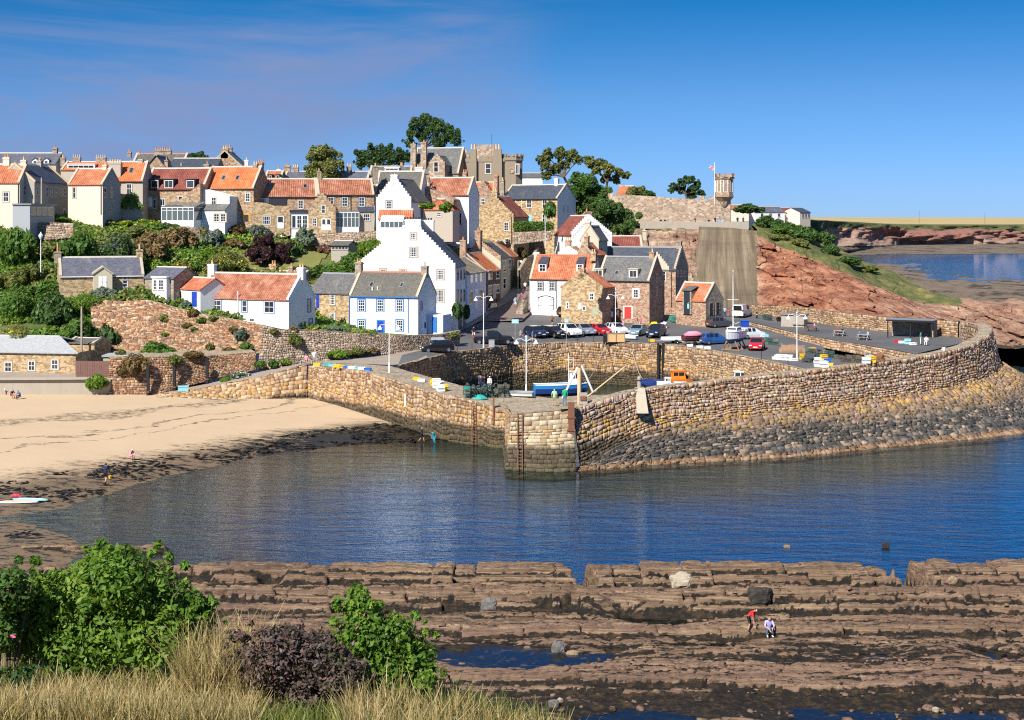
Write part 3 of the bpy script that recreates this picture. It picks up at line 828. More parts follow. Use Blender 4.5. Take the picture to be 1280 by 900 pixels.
def fs_weed(x,y,z):
 P,rid,yy=foreshore(x,y,'p')
 cav=blur(blur(z,8,0),4,1)-z
 cav2=blur(blur(z,3,0),2,1)-z
 wv=np.interp(yy,[62,66,70,72,73,75,77,79.6,80.4,83,84.2,85,88,90,91],[.36,.45,.8,.85,.42,.5,.78,.66,.30,.33,.45,.33,.45,.5,.2])
 low=sstep(.8,.35,z)*.22
 side=sstep(-10,-25,x)*.2
 return np.clip(wv-.02+low+side+.6*fbm(x*.13,yy*.55,61,4)+np.clip(cav,-.12,.3)*2.6+np.clip(cav2,-.05,.15)*3.0,0,1)  # weed bands, plus shade painted into creases and ledge feet by cavity
def fs_hue(x,y,z):
 P,rid,yy=foreshore(x,y,'p')
 hv=np.interp(yy,[62,70,76,80,83,85,88.5,90,92],[.9,.7,.6,.25,.35,.35,.75,.3,.05])
 return np.clip(hv*.4+.8*fbm(x*.07,y*.3,62),0,1)
fs=grid_mesh('foreshore_rock',np.arange(-44,46,.11),np.arange(62,95.4,.085),foreshore,'shore_rock',{'weed':fs_weed,'hue':fs_hue},smooth=False);tag(fs,'brown layered rock ledges with dark seaweed and small pools',kind='structure')
def reef(label,px0,px1,pyc,seed):
 Y=24*1800/(pyc-275);x0,x1=(px0-CX)*Y/FP,(px1-CX)*Y/FP
 f=lambda x,y:-.55+(1.0+.5*fbm(x*.3,y*.3,seed))*np.exp(-((y-Y-.8*fbm(x*.15,x*0,seed+1))/.9)**2)*sstep(x0,x0+1.2,x)*(1-sstep(x1-1.2,x1,x))*sstep(.28,.5,vnoise(x*.35,x*0,seed+2))+.5*fbm(x*1.1,y*1.6,seed+3,4)-.25*(1-sstep(.03,.12,worley(x*.55,y*.7,seed)[1]-worley(x*.55,y*.7,seed)[0]))
 o=grid_mesh('reef',np.arange(x0-.5,x1+.5,.12),np.arange(Y-2.4,Y+2.4,.1),f,'shore_rock',{'weed':lambda x,y,z:np.clip(.75-z*.9+.6*fbm(x*.3,y,seed),0,1),'hue':lambda x,y,z:z*0+.1},mask=lambda x,y,z:z>-.4,smooth=False);tag(o,label,'reef')
reef('long low weedy reef lying in the shallows at the left',-20,222,688,301);reef('short low reef awash in the middle of the near shallows',256,372,689,333)
pl=mesh_np('rock_pools',np.array([(-10,73.5,.565),(46,73.5,.565),(46,80.1,.565),(-10,80.1,.565)],float),np.array([[0,1,2,3]]),'pool_water');tag(pl,'shallow pools of still water in the rock ledges',kind='structure')
pl2=mesh_np('rock_pools',np.array([(0,62,.255),(46,62,.255),(46,70,.255),(0,70,.255)],float),np.array([[0,1,2,3]]),'pool_water');tag(pl2,'shallow pools lying on the muddy shore',kind='structure')
pl3=mesh_np('rock_pools',np.array([(4,80.3,.84),(18,80.3,.84),(18,84,.84),(4,84,.84)],float),np.array([[0,1,2,3]]),'pool_water');tag(pl3,'shallow pools of still water in the upper rock ledges',kind='structure')
def Wl(pts):return[tuple(W(*p))for p in pts]
def masonry_pier(name,label,cat,faces,tops,group=None):
 r=empty(name,tops[0][0][0],0,label,cat,group)
 off=Vector(tops[0][0][0])
 for(nm,A,B,mat,kw)in faces:
  A=[tuple(Vector(p)-off)for p in A];B=[tuple(Vector(p)-off)for p in B]
  stone_wall_obj(nm,A,B,mat,r,**kw)
 for(A,B,mat)in tops:
  A=[tuple(Vector(p)-off)for p in A];B=[tuple(Vector(p)-off)for p in B]
  o=loft_sheet('top_surface',A,B,mat,60,6,bump=.15);o.parent=r
 return r
WO_top=Wl([(386,457,181.5),(420,459,177),(450,463,172),(500,477,164.5),(540,490,159),(580,498,155.6),(632,513,151.5)])
WO_bot=[(a[0]-.2,a[1]-.5,z)for a,z in zip(WO_top,(1.3,1.0,.6,.1,-.5,-.6,-.7))]
WI_top=[(-23.5,183.0,5.75),(-18.5,182,5.75),(-15.2,180,5.75),(-10.5,174,5.2),(-6.0,168,4.7),(-1.0,164,4.4),(4.0,161.5,4.1)]
WI_bot=[(x+.2,y+.2,-1)for x,y,z in WI_top]
masonry_pier('harbour_pier','west harbour pier of upright stones running from the beach out to the pier head','pier',[('stone_face',WO_bot,WO_top,'pier_stone',dict(sw=.25,sh=.50,prot=.13,seed=3,jit=.45,vary=.55)),('stone_face',WI_top,WI_bot,'pier_stone',dict(sw=.5,sh=.4,prot=.1,seed=4,backing=True))],[(WO_top,WI_top,'pier_top')])
HD_top=Wl([(640,518,138.5),(677,515,138.8),(716,512,139.6)])
HD_bot=[(-.75,138.2,-.7),(3.6,136.6,-.7),(6.2,137.2,-.7)]
HL_top=[(-.6,152.2,4.2),(0.0,138.5,HD_top[0][2])];HL_bot=[(-1.0,152.2,-.7),(-.75,138.2,-.7)]
OP_top=Wl([(716,512,139.6),(745,503,141.5),(760,497,142.5),(800,487,145),(850,480.5,147.5),(900,475,150),(950,470,152.5),(1000,464,155.5),(1050,458,159),(1100,452,163),(1140,446.5,167),(1180,440,171.5),(1210,432,177),(1232,421,185),(1240,412,193),(1236,406,202),(1222,403,212),(1200,402,222),(1180,402,232)])
OPn=np.array(OP_top)
tz=np.array([.2,1.0,1.7,2.8,3.3,3.6,3.8,3.9,4.0,4.1,4.2,4.3,4.4,4.4,4.4,4.4,4.2,4.0,4.0])
def offs(P,d):
 P=np.array(P,float);t=np.gradient(P[:,:2],axis=0);t/=np.linalg.norm(t,axis=1)[:,None]
 nrm=np.stack([t[:,1],-t[:,0]],1)
 Q=P.copy();Q[:,:2]+=nrm*(np.asarray(d)[:,None]if np.ndim(d)else d)
 return Q
OP_mid=offs(OPn,1.1);OP_mid[:,2]=tz
ap=[3.0,5.5,7.5,10.5,13,14.5,15.5,16.5,17,17.5,18,18.5,18.5,17,14,10,8,6,4]
OP_ap=OP_mid.copy();OP_ap[:,2]-=.1
OP_out=Wl([(700,589,137.5),(735,588,138),(765,585,139),(800,582,140.7),(850,580,141.8),(900,577,143),(950,574,144.5),(1000,570,146),(1050,565.5,148.6),(1100,560,151.6),(1150,556,153.8),(1200,551,156.5),(1250,546,159.4),(1300,540,163)])
OP_out=resample(OP_out+[(70.5,176,0),(75,196,0),(76,212,.3),(75,222,.6)],40);OP_out[:,2]-=.35
OP_in=offs(OPn,-1.5);OP_in[:,2]=OPn[:,2]-.05
OP_in[0]=(5.2,141.5,OPn[0,2])
OP_inb=offs(OPn,-1.7);OP_inb[:,2]=4.5
OP_deck=offs(OPn,-5.5);OP_deck[:,2]=np.minimum(OPn[:,2]-.4,6.2)
op=masonry_pier('harbour_pier','long curved outer pier of rough lichen covered stones with a rubble foot','pier',[('stone_face',OP_mid,OPn,'pier_rubble',dict(sw=.40,sh=.32,prot=.2,seed=6,jit=.9,vary=.75,chamfer=.16)),('stone_face',OP_inb[::-1],OP_in[::-1],'pier_rubble',dict(sw=.6,sh=.45,prot=.1,seed=7)),('rubble_foot',OP_out,OP_ap,'apron_stone',dict(sw=.52,sh=.46,prot=.32,seed=8,jit=1.3,vary=.95,chamfer=.15))],[(OPn,OP_in,'pier_top')])
masonry_pier('pier_head','squared pale stone pier head at the harbour mouth','pier',[('stone_face',HD_bot,HD_top,'pier_pale',dict(sw=.7,sh=.36,prot=.12,seed=9,jit=.3)),('stone_face',HL_bot,HL_top,'pier_stone',dict(sw=.6,sh=.42,prot=.1,seed=10))],[(HD_top,[(-.5,152,4.6),(3.5,156,4.7),(6.5,153,5.0)],'pier_top'),([(4.6,138.9,5.72),(6.0,139.6,5.74),(8.6,146.0,5.78)],[(5.0,153,5.2),(7.5,152.5,5.4),(10.5,151,5.7)],'pier_top')])
loft_sheet('quay_deck',[(p[0],p[1],5.95)for p in OP_in[7:15]],[(31.5,169.5,5.97),(36.5,169.6,5.97),(40,176,5.97),(43.5,181,5.98),(49.5,182,6.6),(56,190,7.3),(61,196,7.4)],'asphalt',40,8,'structure','quay deck inside the curve of the outer pier')
QE=Wl([(497,457,178.5),(515,452,183),(530,449,187),(560,441,195),(600,436,201),(640,431,207.5),(700,428,211),(760,428,211),(800,429,209.5),(850,432,205.5),(890,438,198),(930,445,190),(970,453,181.5),(1000,460,175.5),(1035,468,168.5)])
QB=[(x,y-.6,-1.2)for x,y,z in QE]
masonry_pier('harbour_wall','high weathered stone quay wall around the inner harbour','harbour wall',[('stone_face',QB,QE,'pier_stone',dict(sw=.27,sh=.42,prot=.13,seed=12,jit=.45,vary=.55))],[(QE,[(p[0],p[1]+.9,p[2]+.02)for p in QE],'pier_top')])
hf=RBF([tuple(W(*p))for p in[(-60,282,222),(0,283,222),(75,280,226),(150,280,230),(220,280,238),(290,285,240),(350,290,243),(420,294,244),(480,296,247),(560,305,250),(620,312,262),(660,295,278),(720,292,290),(780,287,320),(860,286,322),(900,286,322),(0,310,218),(60,312,216),(150,312,219),(230,312,222),(300,322,224),(380,330,224),(440,335,222),(-60,372,205),(0,365,206),(70,360,207),(130,365,206),(190,374,203),(240,380,203),(300,385,203),(370,395,206),(400,399,209),(440,404,210),(520,410,208),(560,416,208),(-60,425,190),(0,420,190),(60,420,190),(98,415,192),(140,377,202)]]+[(-50,194,5.0),(-45,195,5.5),(-51,189,3.8),(-42,192,5),(-48,199,8.5),(-75,176,4.3),(-55,177,4.3),(-48,186,4.6),(-30,193,7.6),(-22,196,8.0),(-12,200,8.0),(-6,206,7.0),(0,214,5.2),(10,225,5.6),(20,230,5.6),(30,232,5.6),(45,262,6.3),(2,245,8.4),(5,285,15.5),(9,270,12.0),(25,262,9),(35,285,8),(20,300,17),(40,300,10),(48,296,8),(28,290,10),(46,275,7),(0,340,22.5),(-60,320,23),(60,340,22),(-120,250,25),(-140,200,12),(-20,250,20),(0,420,21),(-100,420,21),(70,420,21),(-160,300,24),(-160,420,21),(-110,300,24),(-60,270,24),(-30,280,23),(0,300,22),(30,318,21),(50,318,20),(62,318,18)])
def hillf(x,y):
 z=hf(x,y)+.5*fbm(x*.12,y*.12,71)-.35
 zs=np.interp(y,[195,228,236,244,250,256,262,270,285,300],[5.5,7.95,8.4,9.1,10,11.1,12.2,13.5,16.4,19])-.7
 inn=(x>np.interp(y,[195,215,238,250,262,285],[-14,-10,-9,-6,0,3]))&(x<np.interp(y,[200,250,300],[60,30,17]))&(y<300)
 return np.where(inn,np.minimum(z,zs),z)
hl=grid_mesh('hillside',np.arange(-150,52,2.0),np.arange(176,420,2.0),hillf,'hill_grass',mask=lambda x,y,z:(y>np.interp(x,[-150,-58,-54,-36,-30,-12,0,10,30,50],[187,187,184,189,192.5,197,222,226,226,240])));tag(hl,'steep green hillside below the upper row of houses',kind='structure')
HGT=hillf
q_back=[(-14.5,190,6.2),(-11.5,197,6.4),(-9.6,203,6.7),(-8.2,214,7.4),(-3.5,232,8.1),(2,242,8.4),(8,243,8.4),(14,242,8.3),(22,243,8.1),(30,243,7.9),(38,257,7.6),(46,262,7.5),(50,240,7.2),(46,219,6.4),(44,204,6.1),(42.5,192,6.0),(43.5,180,6.0)]
q_front=[(p[0],p[1]+.88,p[2]+.016)for p in QE]
o=loft_sheet('quay_asphalt',q_front,q_back,'asphalt',60,14,'structure','grey asphalt car park on the harbour quay')
st_l=[(-5.2,228,7.95),(-4.2,236,8.4),(-2.4,244,9.1),(-.4,250,10.0),(1.5,256,11.1),(3.3,262,12.2),(4.9,270,13.5),(6.2,285,16.4),(9,300,19)]
st_r=[(1.6,230,7.95),(2.9,238,8.5),(3.5,244,9.1),(3.8,251,10.15),(4.8,257,11.2),(6.2,263,12.4),(8.8,272,14),(11.2,287,16.8),(14,302,19.4)]
loft_sheet('pavement',[(-8.0,215,7.5),(-8.6,224,8.1),(-7.0,231,8.5),(-4.6,239,9.0),(-2.6,248,10.0),(-.6,256,11.2),(1.2,263,12.4)],[(-7.2,216,7.55)]+[(x+.1,y,z+.03)for x,y,z in st_l[:6]],'lane_concrete',30,4,'structure','narrow pavement in front of the street houses')
loft_sheet('street',st_l,st_r,'asphalt_red',40,6,'structure','reddish asphalt street climbing between the houses')
loft_sheet('lane',[(-43.8,176.8,2.45),(-38,178.2,3.2),(-31,180.5,4.5),(-26.5,182.2,5.7),(-23.5,182.8,5.8),(-18,182.0,5.8),(-15.0,180.6,5.8),(-12.2,183.4,5.95),(-11,188,6.05)],[(-43.5,179.6,2.5),(-38.5,182.2,3.3),(-32.5,184.5,4.5),(-27.5,186,5.5),(-25,186.4,5.7),(-21,188,5.85),(-18.5,189.4,5.95),(-15.5,193,6.15),(-12.5,198,6.4)],'lane_concrete',50,6,'structure','pale concrete lane and slipway down to the beach')
stone_wall_obj('slipway_revetment',[(-43.3,175.8,2.0),(-36,176.3,1.7),(-30,178,1.5),(-25.6,180.4,1.3)],[(-43.7,176.9,2.5),(-38,178.3,3.2),(-31,180.6,4.5),(-26,182.3,5.75)],'pier_stone',None,sw=.6,sh=.35,prot=.18,seed=14)
tag(bpy.data.objects['slipway_revetment'],'sloping stone revetment beside the slipway above the sand','revetment')
ul_n=[(38.5,238,7.35),(40.5,225,7.3),(42.5,212,7.25),(45.5,200,7.2),(48.5,190,7.2),(50.2,183,7.2),(50.5,180.5,7.2)]
ul_f=[(43.5,256,7.5),(47.0,240,7.4),(50.5,226,7.4),(55,215,7.4),(60,207,7.5),(62.5,200,7.6),(60,192,7.6)]
loft_sheet('quay_lane',ul_n,ul_f,'asphalt',50,8,'structure','asphalt walkway along the back of the quay')
def wall_thing(name,label,A,B,mat,cat='wall',thick=.5,top='pier_top',**k):
 """free-standing or retaining masonry wall: near face + coping"""
 off=Vector(A[0])
 r=empty(name,off,0,label,cat)
 a=[tuple(Vector(p)-off)for p in A];b=[tuple(Vector(p)-off)for p in B]
 stone_wall_obj('stone_face',a,b,mat,r,**k)
 c=[tuple(p)for p in offs(np.array(b),-thick)]
 o=loft_sheet('coping',b,c,top,40,3);o.parent=r
 o=loft_sheet('rear_face',c,[(p[0],p[1],q[2])for p,q in zip(c,a)],top,40,2);o.parent=r
 return r
wall_thing('retaining_wall','low rubble wall holding up the quay walkway above the creels',[(p[0]-.4,p[1]-.3,5.9)for p in ul_n],ul_n,'pier_stone',sw=.5,sh=.35,prot=.18,seed=15)
bw=[(42.5,257,7.3),(47.0,240.5,7.3),(50.6,226.5,7.3),(55.1,215.5,7.3),(60.1,207.5,7.4),(62.8,203,7.4)]
wall_thing('boundary_wall','long stone wall along the quay walkway under the red cliff',bw,[(p[0]+.1,p[1]+.1,p[2]+(1.5 if i==0 else 2.3))for i,p in enumerate(bw)],'pier_stone',sw=.45,sh=.32,prot=.1,seed=16)
def ruled_rows(rows,nu,subs):
 R=[resample(r,nu)for r in rows]
 out=[]
 for a,b,n in zip(R[:-1],R[1:],subs):
  t=np.linspace(0,1,n,endpoint=False)[:,None,None]
  out.append(a[None]*(1-t)+b[None]*t)
 out.append(R[-1][None])
 return np.concatenate(out,0)
def rows_mesh(name,P,mat,attr,flip=True,smooth=False):
 nv,nu=P.shape[:2]
 i=np.arange(nu*nv).reshape(nv,nu)
 q=np.stack([i[:-1,:-1],i[:-1,1:],i[1:,1:],i[1:,:-1]],-1).reshape(-1,4)
 return mesh_np(name,P.reshape(-1,3),q,mat,attr,smooth)
base=[gp(945,391,7.2),gp(985,397,7.0),gp(1040,402,6.5),(62,233,6.5),(68,238,6),(76,246,4),(84,248,2.5),(93,244,.8),(104,240,-.5)]
r1=Wl([(946,289,304),(960,297,300),(1001,314,292),(1044,334,285),(1090,354,280),(1139,373,275),(1175,378,272),(1230,383,268),(1310,390,262)])
r2=Wl([(938,278,320),(985,286,316),(1030,301,312),(1080,327,306),(1132,345,300),(1160,366,292),(1200,372,286),(1310,377,278)])
r3=[(x+14,y+26,3)for x,y,z in r2];r4=[(x+22,y+45,-2)for x,y,z in r2]
P=ruled_rows([base,r1,r2,r3,r4],440,[110,30,12,4])
v=np.arange(P.shape[0])[:,None]+0*P[...,0];u=np.arange(440)[None]/2+0*P[...,0];v=np.where(v<110,v*80/110,v-30)
amp=np.interp(v,[0,4,70,84,112,125],[.3,1,1,.4,.25,.2])
f1,f2,idh=worley(P[...,0]*.28+1.2*fbm(P[...,0]*.2,P[...,2]*.3,5),P[...,2]*.42+P[...,0]*.14,81)
n1=(fbm(P[...,0]*.12,P[...,2]*.2+P[...,0]*.05,82,5)*7.0+(idh-.5)*3.6-(1-sstep(.02,.15,f2-f1))*1.1+fbm(P[...,0]*.8,P[...,2]*1.3,83,5)*3.0-np.abs(fbm(P[...,0]*.35,P[...,2]*.5+P[...,0]*.2,88,5))*9.0+1.5)
P[...,1]-=n1*amp*.9
P[...,2]+=(fbm(u*.05,v*.06,84,5)*3.2)*np.interp(v,[0,75,80,100,125],[0,.2,.8,.8,.3])
gr=np.interp(v,[0,56,74,81,125],[-.25,.0,.36,.95,.98])+.25*np.interp(u,[0,30,90,150],[0,.1,.3,0])*sstep(50,76,v)
gr=gr-sstep(160,178,u)*1.0
gy=np.interp(u,[0,10,90,130,160,220],[.4,.0,.1,.3,.45,.5])+.3*fbm(u*.05,v*.05,85)
o=rows_mesh('headland_cliff',P,'cliff',{'grass':np.clip(gr,0,1).ravel(),'grey':np.clip(gy,0,1).ravel()});tag(o,'red sandstone headland cliff with a grassy crest',kind='structure')
base=Wl([(792,362,275),(820,362,273),(850,372,270),(874,386,265)]);top=Wl([(775,285,308),(810,287,309),(845,285,309),(878,286,309)])
P=ruled_rows([base,top,[(x,y+12,z+.5)for x,y,z in top]],160,[50,6])
v=np.arange(P.shape[0])[:,None]+0*P[...,0]
f1,f2,idh=worley(P[...,0]*.35,P[...,2]*.5,86)
P[...,1]-=(fbm(P[...,0]*.2,P[...,2]*.3,87,5)*6+(idh-.5)*4+np.abs(fbm(P[...,0]*.5,P[...,2]*.6,90,5))*6)*np.interp(v,[0,44,56],[1,.8,.0])
o=rows_mesh('crag',P,'cliff',{'grass':np.clip(np.interp(v,[0,30,48,56],[-.3,-.1,.4,.9]),0,1).ravel(),'grey':np.clip(.75+1.2*fbm(P[...,0]*.15,P[...,2]*.2,89),0,1).ravel()});tag(o,'pale rocky crag beside the concrete slope',kind='structure')
A=Wl([(862,389,262),(915,389.5,262),(972,391.5,260)]);B=Wl([(874,283,309),(908,284,309),(950,289,306)])
o=loft_sheet('concrete_slope',A,B,'old_concrete',30,20,'structure','steep streaked concrete slope facing the harbour below the tower')
at_=o.data.attributes.new('along','FLOAT','POINT');at_.data.foreach_set('value',np.tile(np.linspace(0,1,30),20).astype(np.float32))
B2w=Wl([(800,276.5,309.3),(860,277,309),(936,277.5,308.6)])
pw=empty('parapet_wall',B2w[0],0,'low concrete parapet along the top of the concrete slope','wall')
mb=MB();off=Vector(B2w[0])
mb.add([Vector(p)-off for p in(B2w[0],B2w[2])]+[Vector((p[0],p[1],p[2]-1.6))-off for p in(B2w[2],B2w[0])]+[Vector((p[0],p[1]+.5,p[2]))-off for p in(B2w[0],B2w[2])],[(3,2,1,0),(0,1,5,4)])
mb.build('concrete_face','concrete_old',pw)
hp=[(p[0],p[1])for p in B2w]
loft_sheet('cliff_walk',[(x,y+.5,z-.9)for x,y,z in B2w],[(x-1,y+9,z-.8)for x,y,z in B2w],'lane_concrete',12,3,'structure','footpath at the foot of the old castle wall')
fb=Wl([(940,306,640),(1000,309,800),(1045,308,1000),(1130,306.5,1180),(1280,304.5,1320),(1450,303,1400)])
fm=Wl([(940,292,650),(1000,296,810),(1045,300,1010),(1130,300,1190),(1280,299,1330),(1450,298,1410)])
ft=Wl([(940,273.5,690),(1000,274,850),(1045,277,1040),(1130,281.5,1215),(1280,281.5,1350),(1450,281,1440)])
P=ruled_rows([fb,fm,ft,[(x+10,y+60,z+.6)for x,y,z in ft]],260,[10,24,4])
v=np.arange(P.shape[0])[:,None]+0*P[...,0];u=np.arange(260)[None]+0*P[...,0]
P[...,1]-=(fbm(u*.05,v*.05,91,5)*55+fbm(u*.25,v*.2,92,4)*14)*np.interp(v,[0,8,28,34,38],[.5,1,.9,.2,.0])
P[...,2]+=fbm(u*.07,v*.1,93,4)*5*np.interp(v,[0,6,26,34,38],[.2,1,1,.35,.1])
gr=np.interp(u,[0,70,100,120,150,185,215,259],[.9,.8,.45,.3,.3,.25,.55,.75])+np.interp(v,[0,8,24,32,38],[-.35,-.1,-.05,.5,.8])
rd=np.interp(u,[0,90,115,135,200,259],[.2,.2,.5,1,.9,.5])*np.interp(v,[0,10,20],[.3,.7,1])
o=rows_mesh('far_cliff',P,'far_cliff',{'grass':np.clip(gr,0,1).ravel(),'red':np.clip(rd,0,1).ravel()},smooth=True);tag(o,'low red and green cliffs across the far bay',kind='structure')
loft_sheet('far_beach',Wl([(980,318,700),(1045,318.5,985),(1130,318,1000),(1280,317,1022),(1450,316.5,1035)]),fb,'skerry_rock',60,8,'structure','strip of shore below the far cliffs')
loft_sheet('far_sand',[(p[0],p[1]+8,1.35)for p in Wl([(1030,312,1000),(1075,311.2,1060),(1150,310,1130)])],[(p[0],p[1]+8,2.4)for p in Wl([(1030,308.5,1020),(1075,308,1090),(1150,307.4,1180)])],'sand',30,6,'structure','pale sand strip at the head of the far bay')
fe=Wl([(-900,276,640),(600,276,640),(940,274,745),(1000,274.6,905),(1045,277,1095),(1130,281,1270),(1280,281,1405),(1500,280.5,1500)])
loft_sheet('far_field',fe,Wl([(-900,271,5200),(640,271,5200),(940,271,5000),(1000,271.3,4800),(1045,271.5,4700),(1130,271.6,4600),(1280,271.8,4500),(1500,272,4400)]),'stubble_field',60,14,'structure','stubble fields on the far horizon')
def skf(x,y):
 px=CX+FP*x/y
 m=np.interp(y,[215,260,340,400,460,520,600,700],[2.2,2.2,1.2,1.1,1.0,.45,-.3,-1.0])
 m=m+np.interp(px,[1085,1125,1170,1230],[2.2,1.3,.2,-.1])*np.interp(y,[420,560],[0,1])+.8*np.exp(-((y-505)/40)**2)+.5*np.exp(-((y-600)/14)**2)*(vnoise(x*.03,y*.02,98)>.45)
 return m+2.6*fbm(x*.035,y*.02,95,5)+2.0*fbm(x*.18,y*.1,96,5)-.25
o=grid_mesh('tidal_rock',np.arange(66,330,1.3),np.arange(212,780,1.8),skf,'skerry_rock',smooth=False,mask=lambda x,y,z:(x>np.interp(y,[212,240,260,300,780],[76,85,60,60,66])));tag(o,'dark tidal rocks showing at low water beyond the headland',kind='structure')
CAMP=Vector((0,0,HC))
class House:
 """R=(px,py,Y): foot of the front wall at its right end; L=(px,Y) its left end; D depth (m);
    eave / ridge: photo rows used to work out real heights; rd='u' ridge along the front, 'v' gable to the front"""
 def __init__(s,name,label,R,L,D,eave,ridge,wall,roof,rd='u',gable='skew',cat='house',group=None,rp=.5,side=None,front=None,trim='stone_trim',over=.18,sink=3.0,ridge_mat='ridge_pale',roof_th=.14,hip=0.0,skew='skew_stone',back_eave=None,gl=None,gr=None,front_poly=None,left_drop=None):
  PR=W(*R);z0=PR.z
  PL=W(L[0],R[1],L[1])
  PL.z=z0
  PRb=Vector((PR.x,PR.y,z0))
  u=(PRb-PL);s.w=u.length;rz=math.atan2(u.y,u.x)
  s.root=empty(name,PL,rz,label,cat,group)
  s.M=Matrix.Translation(PL)@Matrix.Rotation(rz,4,'Z');s.Mi=s.M.inverted()
  s.c=s.Mi@CAMP
  s.D=D;s.wall=wall;s.roof=roof;s.rd=rd;s.rp=rp;s.sidemat=side or wall;s.trim=trim;s.n=0
  s.he=s.py_z(s.w,0,eave)
  s.hr=s.py_z(s.w,D*rp,ridge)if rd=='u' else s.py_z(s.w*rp,0,ridge)
  s.hb=s.he if back_eave is None else back_eave
  s.left_eave=s.he if left_drop is None else left_drop
  s.build_walls(sink,gl or gable,gr or gable,over,roof_th,ridge_mat,skew,hip)
 def py_z(s,x,y,py):
  """height in the house frame at which the vertical through local (x,y) crosses photo row py"""
  p=s.M@Vector((x,y,0))
  return HC-(py-HY)*p.y/FP-p.z
 def ray(s,px,py):
  d=s.M.to_3x3().inverted()@Vector(((px-CX)/FP,1,-(py-HY)/FP))
  return s.c,d
 def onf(s,px,py,y=0.0):
  c,d=s.ray(px,py);t=(y-c.y)/d.y;p=c+d*t
  return p.x,p.z
 def ons(s,px,py,x=None):
  x=s.w if x is None else x
  c,d=s.ray(px,py);t=(x-c.x)/d.x;p=c+d*t
  return p.y,p.z
 def roofz(s,x,y):
  if s.rd=='u':
   yr=s.D*s.rp
   return s.he+(s.hr-s.he)*y/yr if y<yr else s.hb+(s.hr-s.hb)*(s.D-y)/(s.D-yr)
  xr=s.w*s.rp
  return s.left_eave+(s.hr-s.left_eave)*x/xr if x<xr else s.he+(s.hr-s.he)*(s.w-x)/(s.w-xr)
 def build_walls(s,sink,gl,gr,over,th,ridge_mat,skew,hip):
  w,D,he,hr,hb=s.w,s.D,s.he,s.hr,s.hb
  mb=MB();z=-sink
  if s.rd=='u':
   yr=D*s.rp
   mb.add([(0,0,z),(w,0,z),(w,0,he),(0,0,he)],[(0,1,2,3)],0)
   mb.add([(0,D,z),(w,D,z),(w,D,hb),(0,D,hb)],[(3,2,1,0)],0)
   g=[(0,z),(D,z),(D,hb),(yr,hr),(0,he)]if not hip else[(0,z),(D,z),(D,hb),(0,he)]
   mb.add([(w,y,q)for y,q in g],[tuple(range(len(g)))],1)
   mb.add([(0,y,q)for y,q in g],[tuple(range(len(g)))[::-1]],1)
  else:
   xr=w*s.rp;hl=s.left_eave
   mb.add([(0,0,z),(w,0,z),(w,0,he),(xr,0,hr),(0,0,hl)],[(0,1,2,3,4)],0)
   mb.add([(0,D,z),(w,D,z),(w,D,he),(xr,D,hr),(0,D,hl)],[(4,3,2,1,0)],0)
   mb.add([(w,0,z),(w,D,z),(w,D,he),(w,0,he)],[(0,1,2,3)],1)
   mb.add([(0,0,z),(0,D,z),(0,D,hl),(0,0,hl)],[(3,2,1,0)],1)
  s.walls=mb.build('wall',[s.wall,s.sidemat],s.root)
  rb=MB();o=over;e=.02
  if s.rd=='u':
   yr=D*s.rp
   x0=.0 if gl in('crow','skew','abut')else-.15;x1=w if gr in('crow','skew','abut')else w+.15
   sl=(hr-he)/yr;sb=(hr-hb)/(D-yr)
   zf=he-o*sl+e;zb=hb-o*sb+e;zr=hr+e
   a,b=(x0,x1)
   ha=hip if hip and gl=='hip' else 0;hbp=hip if hip and gr=='hip' else 0
   if hip and gl=='hip':a-=o
   if hip and gr=='hip':b+=o
   V=[(a,-o,zf),(b,-o,zf),(b-(hbp+o if hbp else 0),yr,zr),(a+(ha+o if ha else 0),yr,zr),(b,D+o,zb),(a,D+o,zb)]
   V2=[(x,y,q+th)for x,y,q in V]
   rb.add(V+V2,[(6,7,8,9),(9,8,10,11),(0,6,9,3)[::-1]if False else(0,1,7,6),(4,5,11,10),(1,2,8,7),(2,4,10,8),(3,0,6,9),(5,3,9,11),(3,2,1,0),(5,4,2,3)])
   s.roofo=rb.build('roof',s.roof,s.root)
   rm=MB();zz=zr+th
   rm.prism_x([(yr-.22,zz-.16),(yr+.22,zz-.16),(yr+.08,zz+.07),(yr-.08,zz+.07)],V[3][0]+.02,V[2][0]-.02)
   rm.build('ridge',ridge_mat,s.root)
  else:
   xr=w*s.rp;hl=s.left_eave
   y0=0.0 if gl in('crow','skew')else-.2;y1=D
   s1=(hr-hl)/xr;s2=(hr-he)/(w-xr)
   V=[(-o,hl-o*s1+e),(xr,hr+e),(w+o,he-o*s2+e)]
   P=[(x,y,q)for y in(y0,y1)for x,q in V];P2=[(x,y,q+th)for x,y,q in P]
   rb.add(P+P2,[(6,7,10,9),(7,8,11,10),(0,1,7,6),(1,2,8,7),(3,9,10,4),(4,10,11,5),(0,6,9,3),(2,5,11,8),(0,3,4,1),(1,4,5,2)])
   s.roofo=rb.build('roof',s.roof,s.root)
   rm=MB();zz=hr+e+th
   rm.prism_y([(xr-.22,zz-.16),(xr+.22,zz-.16),(xr+.08,zz+.07),(xr-.08,zz+.07)],y0+.02,y1-.02)
   rm.build('ridge',ridge_mat,s.root)
